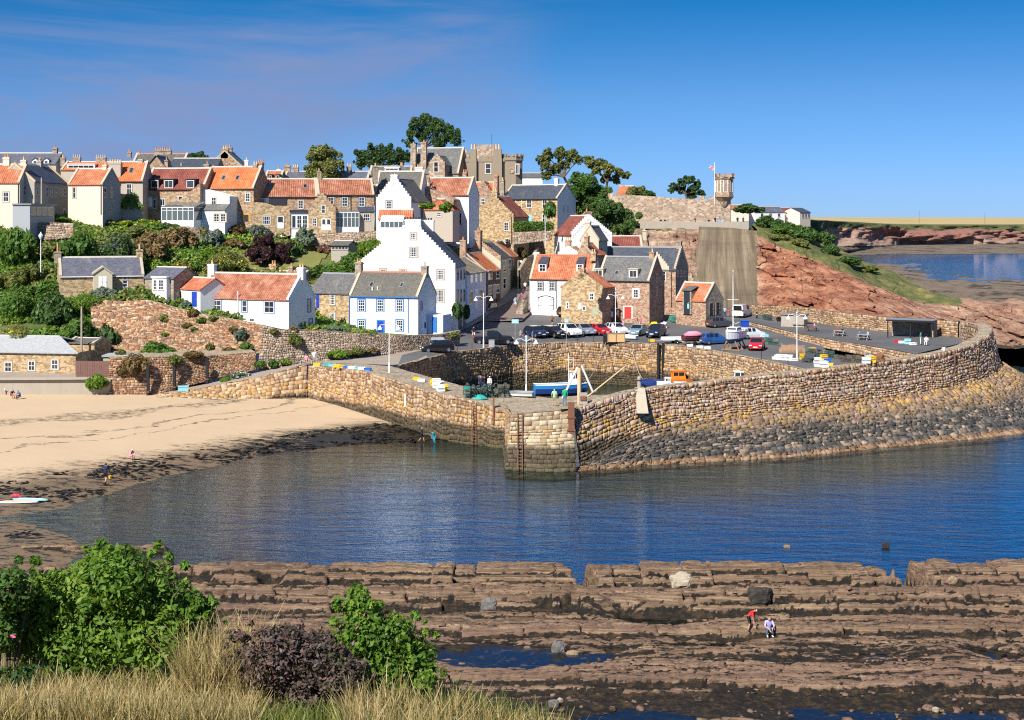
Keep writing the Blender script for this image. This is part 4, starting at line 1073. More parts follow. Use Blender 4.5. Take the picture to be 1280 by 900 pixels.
  def steps(along,h0,h1,hp,pk,at0,at1,mat):
   """crow steps: along from 0..along with peak at pk"""
   m=MB()
   for(a,b,ha,hb_)in((0,pk,h0,hp),(along,pk,h1,hp)):
    n=max(4,int(round(abs(b-a)/.36)))
    for i in range(n):
     p,q=a+(b-a)*i/n,a+(b-a)*(i+1)/n
     zz=ha+(hb_-ha)*(i+1)/n+th+.16
     lo=ha+(hb_-ha)*i/n-.35
     p_,q_=min(p,q),max(p,q)
     if s.rd=='u':m.box(at0,at1,p_,q_,lo,zz,0)
     else:m.box(p_,q_,at0,at1,lo,zz,0)
   m.build('crow_steps',mat,s.root)
  def coping(h0,h1,hp,along,pk,at0,at1,mat):
   m=MB();t=.26
   for(a,ha)in((0,h0),(along,h1)):
    sg=-1 if a==0 else 1
    lo=(a+sg*.12,ha-.1);hi=(pk,hp)
    pl_=[lo,hi,(hi[0],hi[1]+t+.06),(lo[0],lo[1]+t+.06)]
    if sg>0:pl_=pl_[::-1]
    if s.rd=='u':m.prism_x(pl_,at0,at1)
    else:m.prism_y(pl_,at0,at1)
   m.build('skew',mat,s.root)
  if s.rd=='u':
   for side,kind in(('l',gl),('r',gr)):
    a0,a1=(-.04,.34)if side=='l' else(w-.34,w+.04)
    if kind=='crow':steps(D,he,hb,hr,D*s.rp,a0,a1,skew)
    elif kind=='skew':coping(he,hb,hr,D,D*s.rp,a0,a1,skew)
  else:
   if gl=='crow':steps(w,s.left_eave,he,hr,w*s.rp,-.04,.36,skew)
   elif gl=='skew':coping(s.left_eave,he,hr,w,w*s.rp,-.04,.34,skew)
 def _window(s,P,axis,sign,nx,ny,surround,frame,sw,kind='window',sill=True,parent=None,split=True):
  """P=(a0,a1,z0,z1) on the wall plane; axis 'f' front (y = plane), 's' side (x = plane)"""
  a0,a1,z0,z1,pl=P
  f=MB();g=MB()
  def bx(m,p,q,zz0,zz1,d0,d1,mi=0):
   if axis=='f':m.box(p,q,pl+min(d0,d1),pl+max(d0,d1),zz0,zz1,mi)
   else:m.box(pl-max(d0,d1),pl-min(d0,d1),p,q,zz0,zz1,mi)
  t=min(.075,(a1-a0)*.11)
  pr=-.05
  if surround:
   bx(f,a0-sw,a0,z0-sw*.6,z1+sw,pr,.02,1);bx(f,a1,a1+sw,z0-sw*.6,z1+sw,pr,.02,1)
   bx(f,a0,a1,z1,z1+sw,pr+.003,.02,1)
   bx(f,a0,a1,z0-sw*.6,z0,pr+.003,.02,1)
  if sill and not surround:
   bx(f,a0-.08,a1+.08,z0-.09,z0,-.09,.02,1)
  q=-.030
  bx(f,a0,a0+t,z0,z1,q,.02);bx(f,a1-t,a1,z0,z1,q,.02)
  bx(f,a0+t,a1-t,z1-t,z1,q,.02);bx(f,a0+t,a1-t,z0,z0+t,q,.02)
  b=max(.03,t*.55)
  for i in range(1,nx):
   x=a0+(a1-a0)*i/nx;bx(f,x-b/2,x+b/2,z0+t,z1-t,q+.006,.02)
  for j in range(1,ny):
   zz=z0+(z1-z0)*j/ny;bb=b*(1.5 if j==ny//2 else 1);bx(f,a0+t,a1-t,zz-bb/2,zz+bb/2,q+.003,.02)
  bx(g,a0+t*.5,a1-t*.5,z0+t*.5,z1-t*.5,-.012,.015)
  fo=f.build(kind,[frame,s.trim if not isinstance(surround,str)else surround],parent or s.root)
  g.build('pane','window_glass',fo)
  return fo
 def win(s,x0,y0,x1,y1,nx=2,ny=2,sur=True,frame='white_paint',sw=.14,y=0.0,kind='window'):
  a0,z1=s.onf(x0,y0,y);a1,z0=s.onf(x1,y1,y)
  zt=s.onf(x1,y0,y)[1];zb=s.onf(x0,y1,y)[1]
  return s._window((a0,a1,(z0+zb)/2,(z1+zt)/2,y),'f',-1,nx,ny,sur,frame,sw,kind)
 def swin(s,x0,y0,x1,y1,nx=2,ny=2,sur=True,frame='white_paint',sw=.12):
  a0,z1=s.ons(x0,y0);a1,z0=s.ons(x1,y1)
  zt=s.ons(x1,y0)[1];zb=s.ons(x0,y1)[1]
  return s._window((min(a0,a1),max(a0,a1),(z0+zb)/2,(z1+zt)/2,s.w),'s',1,nx,ny,sur,frame,sw)
 def lw(s,u0,u1,z0,z1,nx=2,ny=2,sur=True,frame='white_paint',sw=.12,y=0.0):
  return s._window((u0,u1,z0,z1,y),'f',-1,nx,ny,sur,frame,sw)
 def ls(s,v0,v1,z0,z1,nx=2,ny=2,sur=True,frame='white_paint',sw=.12):
  return s._window((v0,v1,z0,z1,s.w),'s',1,nx,ny,sur,frame,sw)
 def door(s,x0,y0,x1,y1,mat,sur='white_paint',sw=.13,y=0.0,glazed=False):
  a0,z1=s.onf(x0,y0,y);a1,z0=s.onf(x1,y1,y)
  return s.ldoor(a0,a1,z0,z1,mat,sur,sw,y,glazed)
 def ldoor(s,a0,a1,z0,z1,mat,sur='white_paint',sw=.13,y=0.0,glazed=False,side=False):
  m=MB();k=MB()
  def bx(mm,p,q,zz0,zz1,d0,d1,mi=0):
   if not side:mm.box(p,q,y+d0,y+d1,zz0,zz1,mi)
   else:mm.box(s.w-d1,s.w-d0,p,q,zz0,zz1,mi)
  bx(m,a0,a1,z0,z1,-.03,.03)
  for i in range(2):
   for j in range(2):
    p=a0+(a1-a0)*(.12+.42*i);q=p+(a1-a0)*.34
    r=z0+(z1-z0)*(.08+.47*j);t=r+(z1-z0)*.36
    bx(m,p,q,r,t,-.045,-.02)
  if sur:
   bx(m,a0-sw,a0,z0,z1+sw,-.06,.02,1);bx(m,a1,a1+sw,z0,z1+sw,-.06,.02,1);bx(m,a0,a1,z1,z1+sw,-.058,.02,1)
  o=m.build('door',[mat,sur or mat],s.root)
  bx(k,a0+(a1-a0)*.82,a0+(a1-a0)*.90,z0+1.0*(z1-z0)/2.05,z0+1.1*(z1-z0)/2.05,-.10,-.04)
  k.build('handle','galv',o)
  if glazed:
   g=MB();bx(g,a0+.12,a1-.12,z0+.5*(z1-z0),z1-.12,-.05,-.03);g.build('pane','window_glass',o)
  return o
 def chim(s,pxc,top,wpx=10,y=None,d=.75,mat=None,pots=2,pot='pot_clay',x=None,w=None,poth=.55,cap=True):
  """chimney whose centre shows at photo column pxc and whose masonry top shows at row top"""
  if y is None:y=s.D*s.rp if s.rd=='u' else s.D*.5
  if x is None:
   x=s.onf(pxc,top,y)[0]
  P=s.M@Vector((x,y,0));zt=s.py_z(x,y,top)
  w=w or wpx*P.y/FP
  zb=min(s.roofz(min(max(x,.05),s.w-.05),min(max(y,.05),s.D-.05)),s.roofz(min(max(x+w/2,0),s.w),y))-.7
  m=MB();m.box(x-w/2,x+w/2,y-d/2,y+d/2,zb,zt,0)
  if cap:m.box(x-w/2-.07,x+w/2+.07,y-d/2-.07,y+d/2+.07,zt-.26,zt-.1,0)
  o=m.build('chimney',mat or s.wall,s.root)
  for i in range(pots):
   k=MB();xx=x+(i-(pots-1)/2)*min(.42,(w-.25)/max(1,pots-1)if pots>1 else 0)
   k.lathe([(.15,0),(.13,.1),(.115,poth-.1),(.15,poth-.05),(.14,poth)],8,(xx,y,zt-.02));k.build('chimney_pot',pot,o)
  return o
 def dormer(s,x0,y0,x1,y1,mat='lead',roof='flat',nx=2,ny=1,wallmat=None,rmat=None,frame='white_paint',cheek=.14,y=None):
  """dormer whose window fills the photo rectangle; stands on the front slope (ridge along the front)"""
  c,d=s.ray((x0+x1)/2,y1)
  sl=(s.hr-s.he)/(s.D*s.rp)
  t=(s.he+.18+sl*c.y-c.z)/(d.z-sl*d.y)if False else None
  t=(s.he+.16+sl*c.y-c.z)/(d.z-sl*d.y)
  yf=max(.02,(c+d*t).y)if y is None else y
  a0,zt=s.onf(x0,y0,yf);a1,zb=s.onf(x1,y1,yf)
  m=MB();q=cheek
  yb=min(s.D*s.rp,yf+(zt+.2-(s.he+sl*yf))/sl+.15)
  m.box(a0-q,a1+q,yf,yb,zb-.5,zt+.12,0)
  if roof=='flat':
   m.box(a0-q-.1,a1+q+.1,yf-.12,yb,zt+.12,zt+.26,1)
  elif roof=='pitch':
   mid=(a0+a1)/2;hp=(a1-a0)*.5
   yb2=min(s.D*s.rp,yb+hp/sl)
   m.add([(a0-q,yf,zt+.12),(a1+q,yf,zt+.12),(mid,yf,zt+.12+hp)],[(0,1,2)],0)
   for(p,r)in((a0-q-.12,mid),(mid,a1+q+.12)):
    za=zt+.04 if p<mid else zt+.12+hp;zc=zt+.12+hp if p<mid else zt+.04
    m.add([(p,yf-.15,za),(r,yf-.15,zc),(r,yb2,zc),(p,yb2,za),(p,yf-.15,za+.1),(r,yf-.15,zc+.1),(r,yb2,zc+.1),(p,yb2,za+.1)],[(4,5,6,7),(0,1,5,4),(3,2,1,0),(0,4,7,3),(1,2,6,5)],1)
  elif roof=='cat':
   k=.45
   dy=(zt+.2-(s.he+sl*yf))/(sl-k);ye=min(s.D*s.rp,yf+dy)
   za=zt+.10;zc=za+(ye-yf)*k
   m.add([(a0-q-.1,yf-.15,za),(a1+q+.1,yf-.15,za),(a1+q+.1,ye,zc),(a0-q-.1,ye,zc),(a0-q-.1,yf-.15,za+.12),(a1+q+.1,yf-.15,za+.12),(a1+q+.1,ye,zc+.12),(a0-q-.1,ye,zc+.12)],[(4,5,6,7),(0,1,5,4),(3,2,1,0),(0,4,7,3),(1,2,6,5)],1)
   m.add([(a0-q,yf,za),(a0-q,ye,za),(a0-q,ye,zc),(a1+q,yf,za),(a1+q,ye,za),(a1+q,ye,zc)],[(0,1,2),(3,5,4)],0)
  o=m.build('dormer',[wallmat or mat,rmat or s.roof if roof!='flat' else mat],s.root)
  s._window((a0,a1,zb,zt,yf),'f',-1,nx,ny,False,frame,.1,'dormer_window',sill=False,parent=None)
  return o
 def skylight(s,x0,y0,x1,y1):
  sl=(s.hr-s.he)/(s.D*s.rp)
  def hit(px,py):
   c,d=s.ray(px,py);t=(s.he+.17+sl*c.y-c.z)/(d.z-sl*d.y);return c+d*t
  a=hit(x0,y1);b=hit(x1,y1);c_=hit(x0,y0)
  m=MB();g=MB();hgt=c_.y-a.y
  nrm=Vector((0,-sl,1)).normalized()
  def quad(mm,i,lift,th):
   P=[Vector((a.x+i,a.y+i,0)),Vector((b.x-i,a.y+i,0)),Vector((b.x-i,a.y+hgt-i,0)),Vector((a.x+i,a.y+hgt-i,0))]
   for p in P:p.z=s.he+.16+sl*p.y
   lo=[p+nrm*(lift-th)for p in P];hi=[p+nrm*lift for p in P]
   mm.add(lo+hi,[(4,5,6,7),(0,1,5,4),(1,2,6,5),(2,3,7,6),(3,0,4,7)])
  quad(m,0,.07,.1);quad(g,.1,.085,.05)
  o=m.build('skylight','lead',s.root);g.build('pane','window_glass',o)
 def pipe(s,px,y0,y1,mat='drain_black',r=.05):
  x=s.onf(px,y1)[0];m=MB();m.tube([(x,-.1,s.onf(px,y1)[1]),(x,-.1,s.onf(px,y0)[1])],r,6);m.build('drainpipe',mat,s.root)
 def gutter(s,mat='drain_black'):
  m=MB()
  m.box(.02,s.w-.02,-.24,-.12,s.he-.16,s.he-.04);m.build('gutter',mat,s.root)
 def block(s,name,poly,y0,y1,wall,roofmat=None,roof_poly=None):
  """attached wing: polygon (u,z) on the front, from local y0 (near) to y1"""
  m=MB();m.prism_y(poly,y0,y1);o=m.build(name,wall,s.root)
  return o
 def lean(s,name,x0,x1,dep,zt0,zt1,wall,roofmat,y=0.0,z0=-3):
  """lean-to against the front: wall height zt0 at its front, roof rising to zt1 at the house wall"""
  m=MB();m.prism_x([(y-dep,z0),(y,z0),(y,zt1),(y-dep,zt0)],x0,x1);o=m.build(name,wall,s.root)
  r=MB();sl=(zt1-zt0)/dep
  r.prism_x([(y-dep-.15,zt0-.15*sl+.01),(y-.003,zt1+.01),(y-.003,zt1+.15),(y-dep-.15,zt0-.15*sl+.15)],x0-.12,x1+.12)
  r.build('lean_to_roof',roofmat,s.root)
  return o
 def f(s,p,y=0.0):return s.onf(p[0],p[1],y)
GU='houses of the upper row';GL='cottages above the beach';GS='houses along the harbour street';GB='roofs behind the upper row';GQ='stone houses on the quay'
def X1(v):return v/5.296
def z1x(v):return v/5.296
def z1y(v):return 140+v/5.296
def z2x(v):return 160+v/5.296
def z2y(v):return 170+v/5.296
def z3x(v):return 360+v/5.296
def z3y(v):return 140+v/5.296
def z4x(v):return 560+v/5.296
def z4y(v):return 150+v/5.296
def z5x(v):return 680+v/5.296
def z5y(v):return 170+v/5.296
def z7x(v):return 420+v/5
def z7y(v):return 250+v/5
def z8x(v):return 580+v/5.625
def z8y(v):return 280+v/5.625
def b1x(v):return v/5
def b1y(v):return 240+v/5
def b2x(v):return v/4.923
def b2y(v):return 380+v/4.923
def b3x(v):return 180+v/5
def b3y(v):return 300+v/5
def b4x(v):return 340+v/4.923
def b4y(v):return 300+v/4.923
def b5x(v):return 700+v/5.627
def b5y(v):return 280+v/5.627
def wins(h,fx,fy,rects,side=False,**k):
 for(a,b,c,d)in rects:
  (h.swin if side else h.win)(fx(a),fy(b),fx(c),fy(d),**k)
def conservatory(h,x0,y0,x1,y1,dep,n=6,y=-.02,eave_f=.62,roofmat='conservatory_glass'):
 """glazed garden room against the front of h"""
 a0,zt=h.onf(x0,y0,y-dep);a1,zb=h.onf(x1,y1,y-dep)
 zt=max(zt,zb+2.2);ze=zb+(zt-zb)*eave_f
 f=MB();g=MB();r=MB();yf=y-dep
 f.box(a0,a1,yf,y,zb-2,zb+.35,0)
 for i in range(n+1):
  x=a0+(a1-a0)*i/n;f.box(x-.05,x+.05,yf-.04,yf+.04,zb+.35,ze,0)
  f.bar((x,yf,ze),(x,y,zt),.07)
 f.box(a0-.05,a1+.05,yf-.07,yf+.05,ze-.07,ze+.07);f.box(a0,a1,yf-.045,yf+.045,zb+1.9,zb+1.97)
 f.box(a1-.05,a1+.05,y-.09,y-.01,zb,zt);f.box(a0-.05,a0+.05,y-.09,y-.01,zb,zt)
 for xx in(a0,a1):f.bar((xx,yf,ze),(xx,y,ze),.07)
 o=f.build('conservatory','aluminium_white',h.root)
 g.box(a0+.06,a1-.06,yf-.01,yf+.01,zb+.35,ze-.07)
 g.add([(a0,yf,zb+.35),(a0,y,zb+.35),(a0,y,zt-.05),(a0,yf,ze-.05)],[(0,1,2,3)]);g.add([(a1,yf,zb+.35),(a1,y,zb+.35),(a1,y,zt-.05),(a1,yf,ze-.05)],[(3,2,1,0)])
 g.build('pane','conservatory_glass',o)
 r.add([(a0,yf-.05,ze+.05),(a1,yf-.05,ze+.05),(a1,y,zt+.05),(a0,y,zt+.05)],[(0,1,2,3)])
 r.build('roof_glazing',roofmat,o)
 return o
h=House('house','cream house with orange roof at the far left end of the upper row',(z1x(130),264.6,222),(-45,222),7,z1y(468),z1y(350),'cream_render','tile_orange',side='shaded_gable',group=GU)
h.chim(z1x(45),z1y(300),8,pots=2,mat='cream_render');h.chim(z1x(158),z1y(318),6.5,pots=1,mat='cream_render',pot='pot_buff')
wins(h,z1x,z1y,[(155,485,175,555),(190,485,207,555)],side=True,nx=1,ny=2,sur=True);h.pipe(23,229,262);h.win(4,240,11,252)
h=House('house','grey rendered house with a dark slate roof and a row of narrow windows',(z1x(450),272,236),(z1x(228),224),6.5,z1y(475),z1y(365),'grey_render','slate_dark',group=GU,skew='pot_buff')
wins(h,z1x,z1y,[(242,492,253,548),(303,492,318,565),(332,495,347,565),(362,498,377,565),(400,502,412,560),(420,502,432,560),(420,640,436,690)],nx=1,ny=2,sur=False)
m=MB();a,zt=h.onf(z1x(190),z1y(615),-2.6);b,zb=h.onf(z1x(352),z1y(690),-2.6)
m.box(a,b,-2.8,-.05,zb-4,zt,0);m.box(a-.2,b+.2,-3.1,-.05,zt,zt+.22,1);h_p=m.build('garden_room',['grey_paint','lead'],h.root)
for i in range(4):
 x=a+.4+(b-a-.8)*i/4;h._window((x,x+(b-a)/5.2,zb+.1,zt-.3,-2.8),'f',-1,1,1,False,'white_paint',.1)
h.chim(z1x(265),z1y(322),7,pots=2,pot='pot_buff')
h=House('house','cream house with a shaded grey gable and orange pantiles, next to the grey slated one',(z1x(680),269,228),(z1x(450),229),6.5,z1y(480),z1y(378),'cream_render','tile_orange',side='shaded_gable',group=GU)
h.win(z1x(483),z1y(500),z1x(500),z1y(570),1,2);wins(h,z1x,z1y,[(689,497,703,570),(730,497,746,570),(718,640,735,676)],side=True,nx=1,ny=2)
h.chim(z1x(698),z1y(350),5,pots=1,pot='pot_buff',mat='cream_render');h.pipe(z1x(670),231,268)
h=House('house','beige house with orange roof, broad rendered chimney and ivy on its wall',(z1x(945),266,236),(z1x(750),236),7,z1y(458),z1y(333),'beige_render','tile_bright',group=GU)
h.win(z1x(838),z1y(475),z1x(872),z1y(542),2,2);h.skylight(z1x(850),z1y(368),z1x(878),z1y(405));h.chim(z1x(765),z1y(334),15,y=1.2,d=1.2,pots=5,pot='pot_buff',mat='beige_render');h.chim(z1x(932),z1y(312),5.5,pots=0,mat='beige_render');h.gutter()
h=House('house','long pale streaked slate roof with two white dormers at the far left skyline',(70,232,255),(-40,255),7,z1y(345),z1y(276),'beige_render','slate_blue',group=GB,gable='abut')
h.dormer(z1x(219),z1y(322),z1x(243),z1y(356),'white_paint','pitch',1,2);h.dormer(z1x(293),z1y(322),z1x(318),z1y(356),'white_paint','pitch',1,2);h.chim(z1x(366),z1y(238),5.5,pots=1,mat='stone_grey');h.chim(-8,196,9,pots=3)
h=House('house','orange roof with a flat topped dormer on the left skyline',(158,235,252),(76,252),7,z1y(385),z1y(334),'beige_render','tile_bright',group=GB)
h.dormer(z1x(450),z1y(352),z1x(622),z1y(372),'white_paint','flat',5,1);h.chim(z1x(418),z1y(300),5.5,pots=1,mat='stone_grey',pot='pot_buff');h.chim(z1x(508),z1y(300),9.5,pots=4,mat='stone_grey',pot='grey_paint');h.chim(z1x(670),z1y(300),12,pots=5,mat='stone_grey',pot='grey_paint')
h=House('house','mossy slate roof with a wide stack of many chimney pots on the skyline',(z1x(1212),232,262),(z1x(868),262),8,z1y(362),z1y(280),'stone_grey','slate_brown',group=GB,ridge_mat='ridge_clay')
h.chim(z1x(1078),z1y(252),21,pots=7,mat='stone_grey');h.chim(z1x(857),z1y(266),4.5,pots=1,mat='stone_grey');h.chim(z1x(922),z1y(276),3,pots=1,mat='stone_grey')
h=House('house','small stone gable with dark slated edges above the dark red roof',(z1x(1105),228,250),(z1x(960),250),8,z1y(375),z1y(290),'stone_warm','slate_dark','v',gable='plain',group=GB,over=.35);h.chim(z1x(1120),z1y(318),4,pots=1,mat='stone_red',x=h.w-.2,y=.6)
h=House('house','plain dark slate roof between two stone gables on the skyline',(z2x(590),226,255),(z2x(272),255),7,z2y(214),z2y(152),'stone_grey','slate_dark',group=GB,gable='abut')
h.chim(z2x(353),z2y(198),2.2,y=.8,d=.4,pots=1,mat='stone_grey',pot='pot_buff')
h=House('house','tall stone gable with paired chimneys standing above the bright orange roof',(z2x(752),226,262),(z2x(528),262),9,z2y(205),z2y(102),'stone_warm','slate_grey','v',gable='skew',group=GB)
h.chim(z2x(642),z2y(84),9,y=.5,d=1,pots=2,mat='stone_warm',pot='pot_buff');h.chim(z2x(602),z2y(76),9,y=6,d=1,pots=2,mat='stone_grey',x=h.w*.42);h.chim(z2x(738),z2y(160),4.5,x=h.w+.2,y=4,pots=1,mat='white_render',pot='pot_buff')
h=House('house','small orange roof with dark dormers behind the weathered terrace',(z2x(1012),232,258),(z2x(900),258),7,z2y(288),z2y(236),'stone_grey','tile_orange',group=GB)
h.dormer(z2x(934),z2y(262),z2x(950),z2y(280),'dark_paint','flat',1,1);h.dormer(z2x(984),z2y(262),z2x(1000),z2y(280),'dark_paint','flat',1,1);h.chim(z2x(893),z2y(240),6,pots=1,mat='white_render');h.chim(z2x(998),z2y(222),5,pots=1,mat='white_render',y=5)
h=House('house','long purple slate roof behind the big green tree',(z3x(532),234,262),(z2x(1030),262),7,z3y(446),z3y(398),'stone_grey','slate_blue',group=GB)
h.chim(z2x(1055),z2y(196),7,pots=1,mat='stone_warm');h.chim(z3x(405),z3y(360),6,pots=2,mat='stone_grey',pot='pot_buff');h.chim(z2x(1110),z2y(206),7,pots=3,mat='stone_grey',pot='pot_buff')
h=House('house','long stone house with dark red roof and three dormers above a white conservatory',(z2x(500),281,238),(z2x(105),240),7,z2y(352),z2y(216),'stone_warm','tile_dark_red',group=GU)
h.dormer(z2x(152),z2y(294),z2x(200),z2y(344),'dark_paint','flat',1,1);h.dormer(z2x(242),z2y(293),z2x(298),z2y(344),'dark_paint','flat',2,1);h.dormer(z2x(388),z2y(293),z2x(437),z2y(344),'dark_paint','flat',1,1)
h.win(z2x(212),z2y(415),z2x(245),z2y(462),2,1);h.win(z2x(332),z2y(398),z2x(362),z2y(428),1,1);h.door(z2x(122),z2y(412),z2x(155),z2y(468),'white_paint');h.win(z2x(166),z2y(420),z2x(186),z2y(480),1,2)
h.chim(z2x(96),z2y(160),5,pots=0,mat='stone_grey');h.pipe(z2x(207),236,262);h.gutter()
f=lambda x,y,d=-2.5:h.onf(z2x(x),z2y(y),d)
h.block('side_wing',[f(330,540),f(478,540),f(478,318),f(335,425)],-2.5,-.02,'stone_warm')
conservatory(h,z2x(222),z2y(434),z2x(435),z2y(572),4.2,6,y=-2.2,eave_f=.72)
h=House('house','stone house with a bright orange roof and a white rendered front wing',(z2x(832),279,238),(z2x(500),240),7,z2y(347),z2y(206),'stone_warm','tile_bright',group=GU)
h.chim(z2x(525),z2y(186),7,pots=1,mat='stone_grey');h.chim(z2x(845),z2y(188),5.5,pots=2,mat='stone_grey',pot='pot_buff');h.chim(z2x(878),z2y(176),6.5,y=6,pots=3,mat='stone_red')
h.skylight(z2x(614),z2y(260),z2x(638),z2y(292));h.skylight(z2x(706),z2y(260),z2x(730),z2y(292));h.win(z2x(778),z2y(378),z2x(808),z2y(434),2,3);h.win(z2x(700),z2y(508),z2x(735),z2y(560),2,2);h.door(z2x(768),z2y(520),z2x(800),z2y(566),'dark_paint','plastic_yellow');h.gutter()
f=lambda x,y,d=-3.2:h.onf(z2x(x),z2y(y),d)
h.block('front_wing',[f(478,640),f(672,640),f(672,398),f(480,348)],-3.2,-.02,'white_rough')
h.lean('front_wing',f(482,500)[0],f(672,500)[0],1.8,f(482,492)[1],f(482,455)[1],'white_render','slate_grey',y=-3.22)
h.win(z2x(552),z2y(405),z2x(584),z2y(454),2,2,y=-3.2,sur='pot_buff');h.win(z2x(568),z2y(514),z2x(604),z2y(568),2,3,y=-5.02,sur='pot_buff');h.win(z2x(612),z2y(514),z2x(648),z2y(568),2,3,y=-5.02,sur='pot_buff')
h=House('house','terrace house with weathered pantiles, black cladding panel and a stone wedge wing',(z2x(1252),289,243),(z2x(834),241),7,z2y(403),z2y(288),'stone_warm','tile_weathered',group=GU)
f=lambda x,y,d=-.1:h.onf(z2x(x),z2y(y),d)
a=f(836,480);b=f(932,408);m=MB();m.box(a[0],b[0],-.1,-.02,a[1]-1,b[1]);m.build('white_panel','white_render',h.root)
a=f(935,455);b=f(1050,408);m=MB();m.box(a[0],b[0],-.14,-.02,a[1],b[1]);m.build('cladding','dark_paint',h.root)
h.win(z2x(880),z2y(414),z2x(905),z2y(446),2,1,y=-.1);h.win(z2x(1127),z2y(427),z2x(1160),z2y(481),2,3);h.skylight(z2x(926),z2y(318),z2x(955),z2y(345));h.skylight(z2x(1160),z2y(318),z2x(1187),z2y(345));h.gutter()
f=lambda x,y,d=-3.5:h.onf(z2x(x),z2y(y),d)
h.block('front_wing',[f(820,660),f(1075,660),f(1075,495),f(905,442),f(820,436)],-3.5,-.16,'stone_golden')
h.win(z2x(892),z2y(530),z2x(942),z2y(585),4,2,y=-3.5);h.door(z2x(988),z2y(530),z2x(1030),z2y(612),'white_paint','stone_trim',y=-3.5,glazed=True)
m=MB();a,zt=f(1078,500);b,zb=f(1195,612);m.box(a,b,-3.3,-.16,zb-2,zt,0);m.box(a-.2,b+.2,-3.7,-.16,zt,zt+.25,1);m.build('garden_room',['white_paint','dark_paint'],h.root)
h.win(z2x(1084),z2y(526),z2x(1112),z2y(610),1,1,sur=False,y=-3.3);h.win(z2x(1118),z2y(526),z2x(1150),z2y(610),2,3,sur=False,y=-3.3);h.win(z2x(1154),z2y(526),z2x(1188),z2y(610),2,3,sur=False,y=-3.3)
h=House('house','terrace house with weathered pantiles and three grey framed upper windows',(z3x(570),289,245),(z3x(197),243),7,z3y(549),z3y(448),'stone_warm','tile_weathered',group=GU)
wins(h,z3x,z3y,[(264,564,304,625),(358,564,394,625),(469,564,507,625)],nx=2,ny=3,sur='lead');h.chim(z3x(206),z3y(392),5,pots=1,mat='stone_grey');h.chim(z3x(579),z3y(358),5.5,pots=1,mat='stone_grey',pot='pot_buff');h.gutter();h.pipe(z3x(415),243,270)
conservatory(h,z3x(318),z3y(645),z3x(470),z3y(774),3.4,6,eave_f=.85)
f=lambda x,y,d=-2.5:h.onf(z3x(x),z3y(y),d)
h.lean('side_wing',f(472,700)[0],f(570,700)[0],2.5,f(500,662)[1],f(500,640)[1]+.2,'beige_render','slate_dark');h.win(z3x(498),z3y(674),z3x(542),z3y(722),3,2,y=-2.5)
h=House('house','narrow stone gable fronted wing with french doors, in front of the weathered terrace',(z3x(315),291,239),(z3x(135),239),4.5,z3y(655),z3y(548),'stone_golden','tile_weathered','v',gable='crow',group=GU,skew='stone_warm')
h.win(z3x(222),z3y(617),z3x(247),z3y(671),1,2);h.win(z3x(164),z3y(702),z3x(189),z3y(756),2,3);h.door(z3x(222),z3y(706),z3x(252),z3y(782),'white_paint',None,glazed=True);h.door(z3x(254),z3y(706),z3x(285),z3y(782),'white_paint',None,glazed=True)
h=House('house','white crow stepped gable with a single grey framed window, centre of the upper row',(z3x(815),278,240),(z3x(585),242),8,z3y(590),z3y(440),'white_rough','slate_brown','v',gable='crow',group=GU,skew='white_rough',rp=.52)
h.win(z3x(652),z3y(588),z3x(685),z3y(641),2,3,sur='lead',sw=.2);h.chim(z3x(708),z3y(415),9,y=.45,d=.9,pots=1,mat='white_rough',poth=.3)
h=House('house','low cottage with red pantile roof and glazed porch under the white stepped gable',(z3x(818),292,233),(z3x(602),233),4.5,z3y(712),z3y(648),'cream_render','tile_orange',group=GU,gable='plain')
conservatory(h,z3x(612),z3y(690),z3x(762),z3y(778),2.5,5,eave_f=.6,roofmat='aluminium_white');h.chim(z3x(815),z3y(688),5,pots=3,mat='stone_grey',pot='grey_paint',y=4)
h=House('house','white house with a high lichen covered slate roof behind the stepped gable',(z3x(880),285,248),(z3x(574),249),7,z3y(537),z3y(396),'white_render','slate_brown',group=GU)
h.skylight(z3x(612),z3y(468),z3x(632),z3y(490));h.skylight(z3x(741),z3y(462),z3x(767),z3y(500));h.skylight(z3x(806),z3y(465),z3x(832),z3y(502));h.win(z3x(818),z3y(568),z3x(842),z3y(626),2,3,sur='lead')
h.chim(z3x(868),z3y(364),9.5,y=5.5,pots=2,mat='white_render');h.chim(z3x(579),z3y(362),5.5,y=5,pots=1,mat='stone_grey',pot='pot_buff')
h=House('house','grey slate roof with a long rooflight below the mansion chimneys',(z3x(815),236,264),(z3x(535),264),8,z3y(420),z3y(364),'stone_grey','slate_grey',group=GB)
h.dormer(z3x(645),z3y(374),z3x(730),z3y(388),'white_paint','flat',3,1);h.chim(z3x(752),z3y(352),3,pots=2,mat='stone_grey')
h=House('house','white walled house with an orange roof beside the rough stone half gable',(z3x(1196),289,254),(z3x(898),256),7,z3y(551),z3y(437),'white_render','tile_weathered',group=GU)
h.win(z3x(1118),z3y(668),z3x(1150),z3y(742),2,2,sur=False);h.chim(z3x(1172),z3y(400),5,pots=2,mat='stone_red',y=5);h.gutter();h.chim(z3x(935),z3y(452),2,y=1.5,d=.4,pots=1,mat='stone_red',pot='dark_paint')
f=lambda x,y,d=-4.0:h.onf(z3x(x),z3y(y),d)
h.block('gable_wing',[f(872,720),f(1096,720),f(1096,578),f(884,486),f(872,500)],-4.0,-.02,'stone_red')
h=House('house','little pyramid roofed outhouse with pale walls and climbing greenery',(z3x(1090),280,243),(z3x(892),244),5,z3y(647),z3y(578),'beige_render','tile_orange',gable='hip',hip=3.4,group=GU)
h.win(z3x(985),z3y(663),z3x(1014),z3y(692),2,2)
h=House('house','slate roofed wing of the mansion with tall stone chimneys below the leaning pine',(z3x(1130),232,288),(z3x(815),290),9,z3y(405),z3y(240),'stone_red','slate_grey',group=GU)
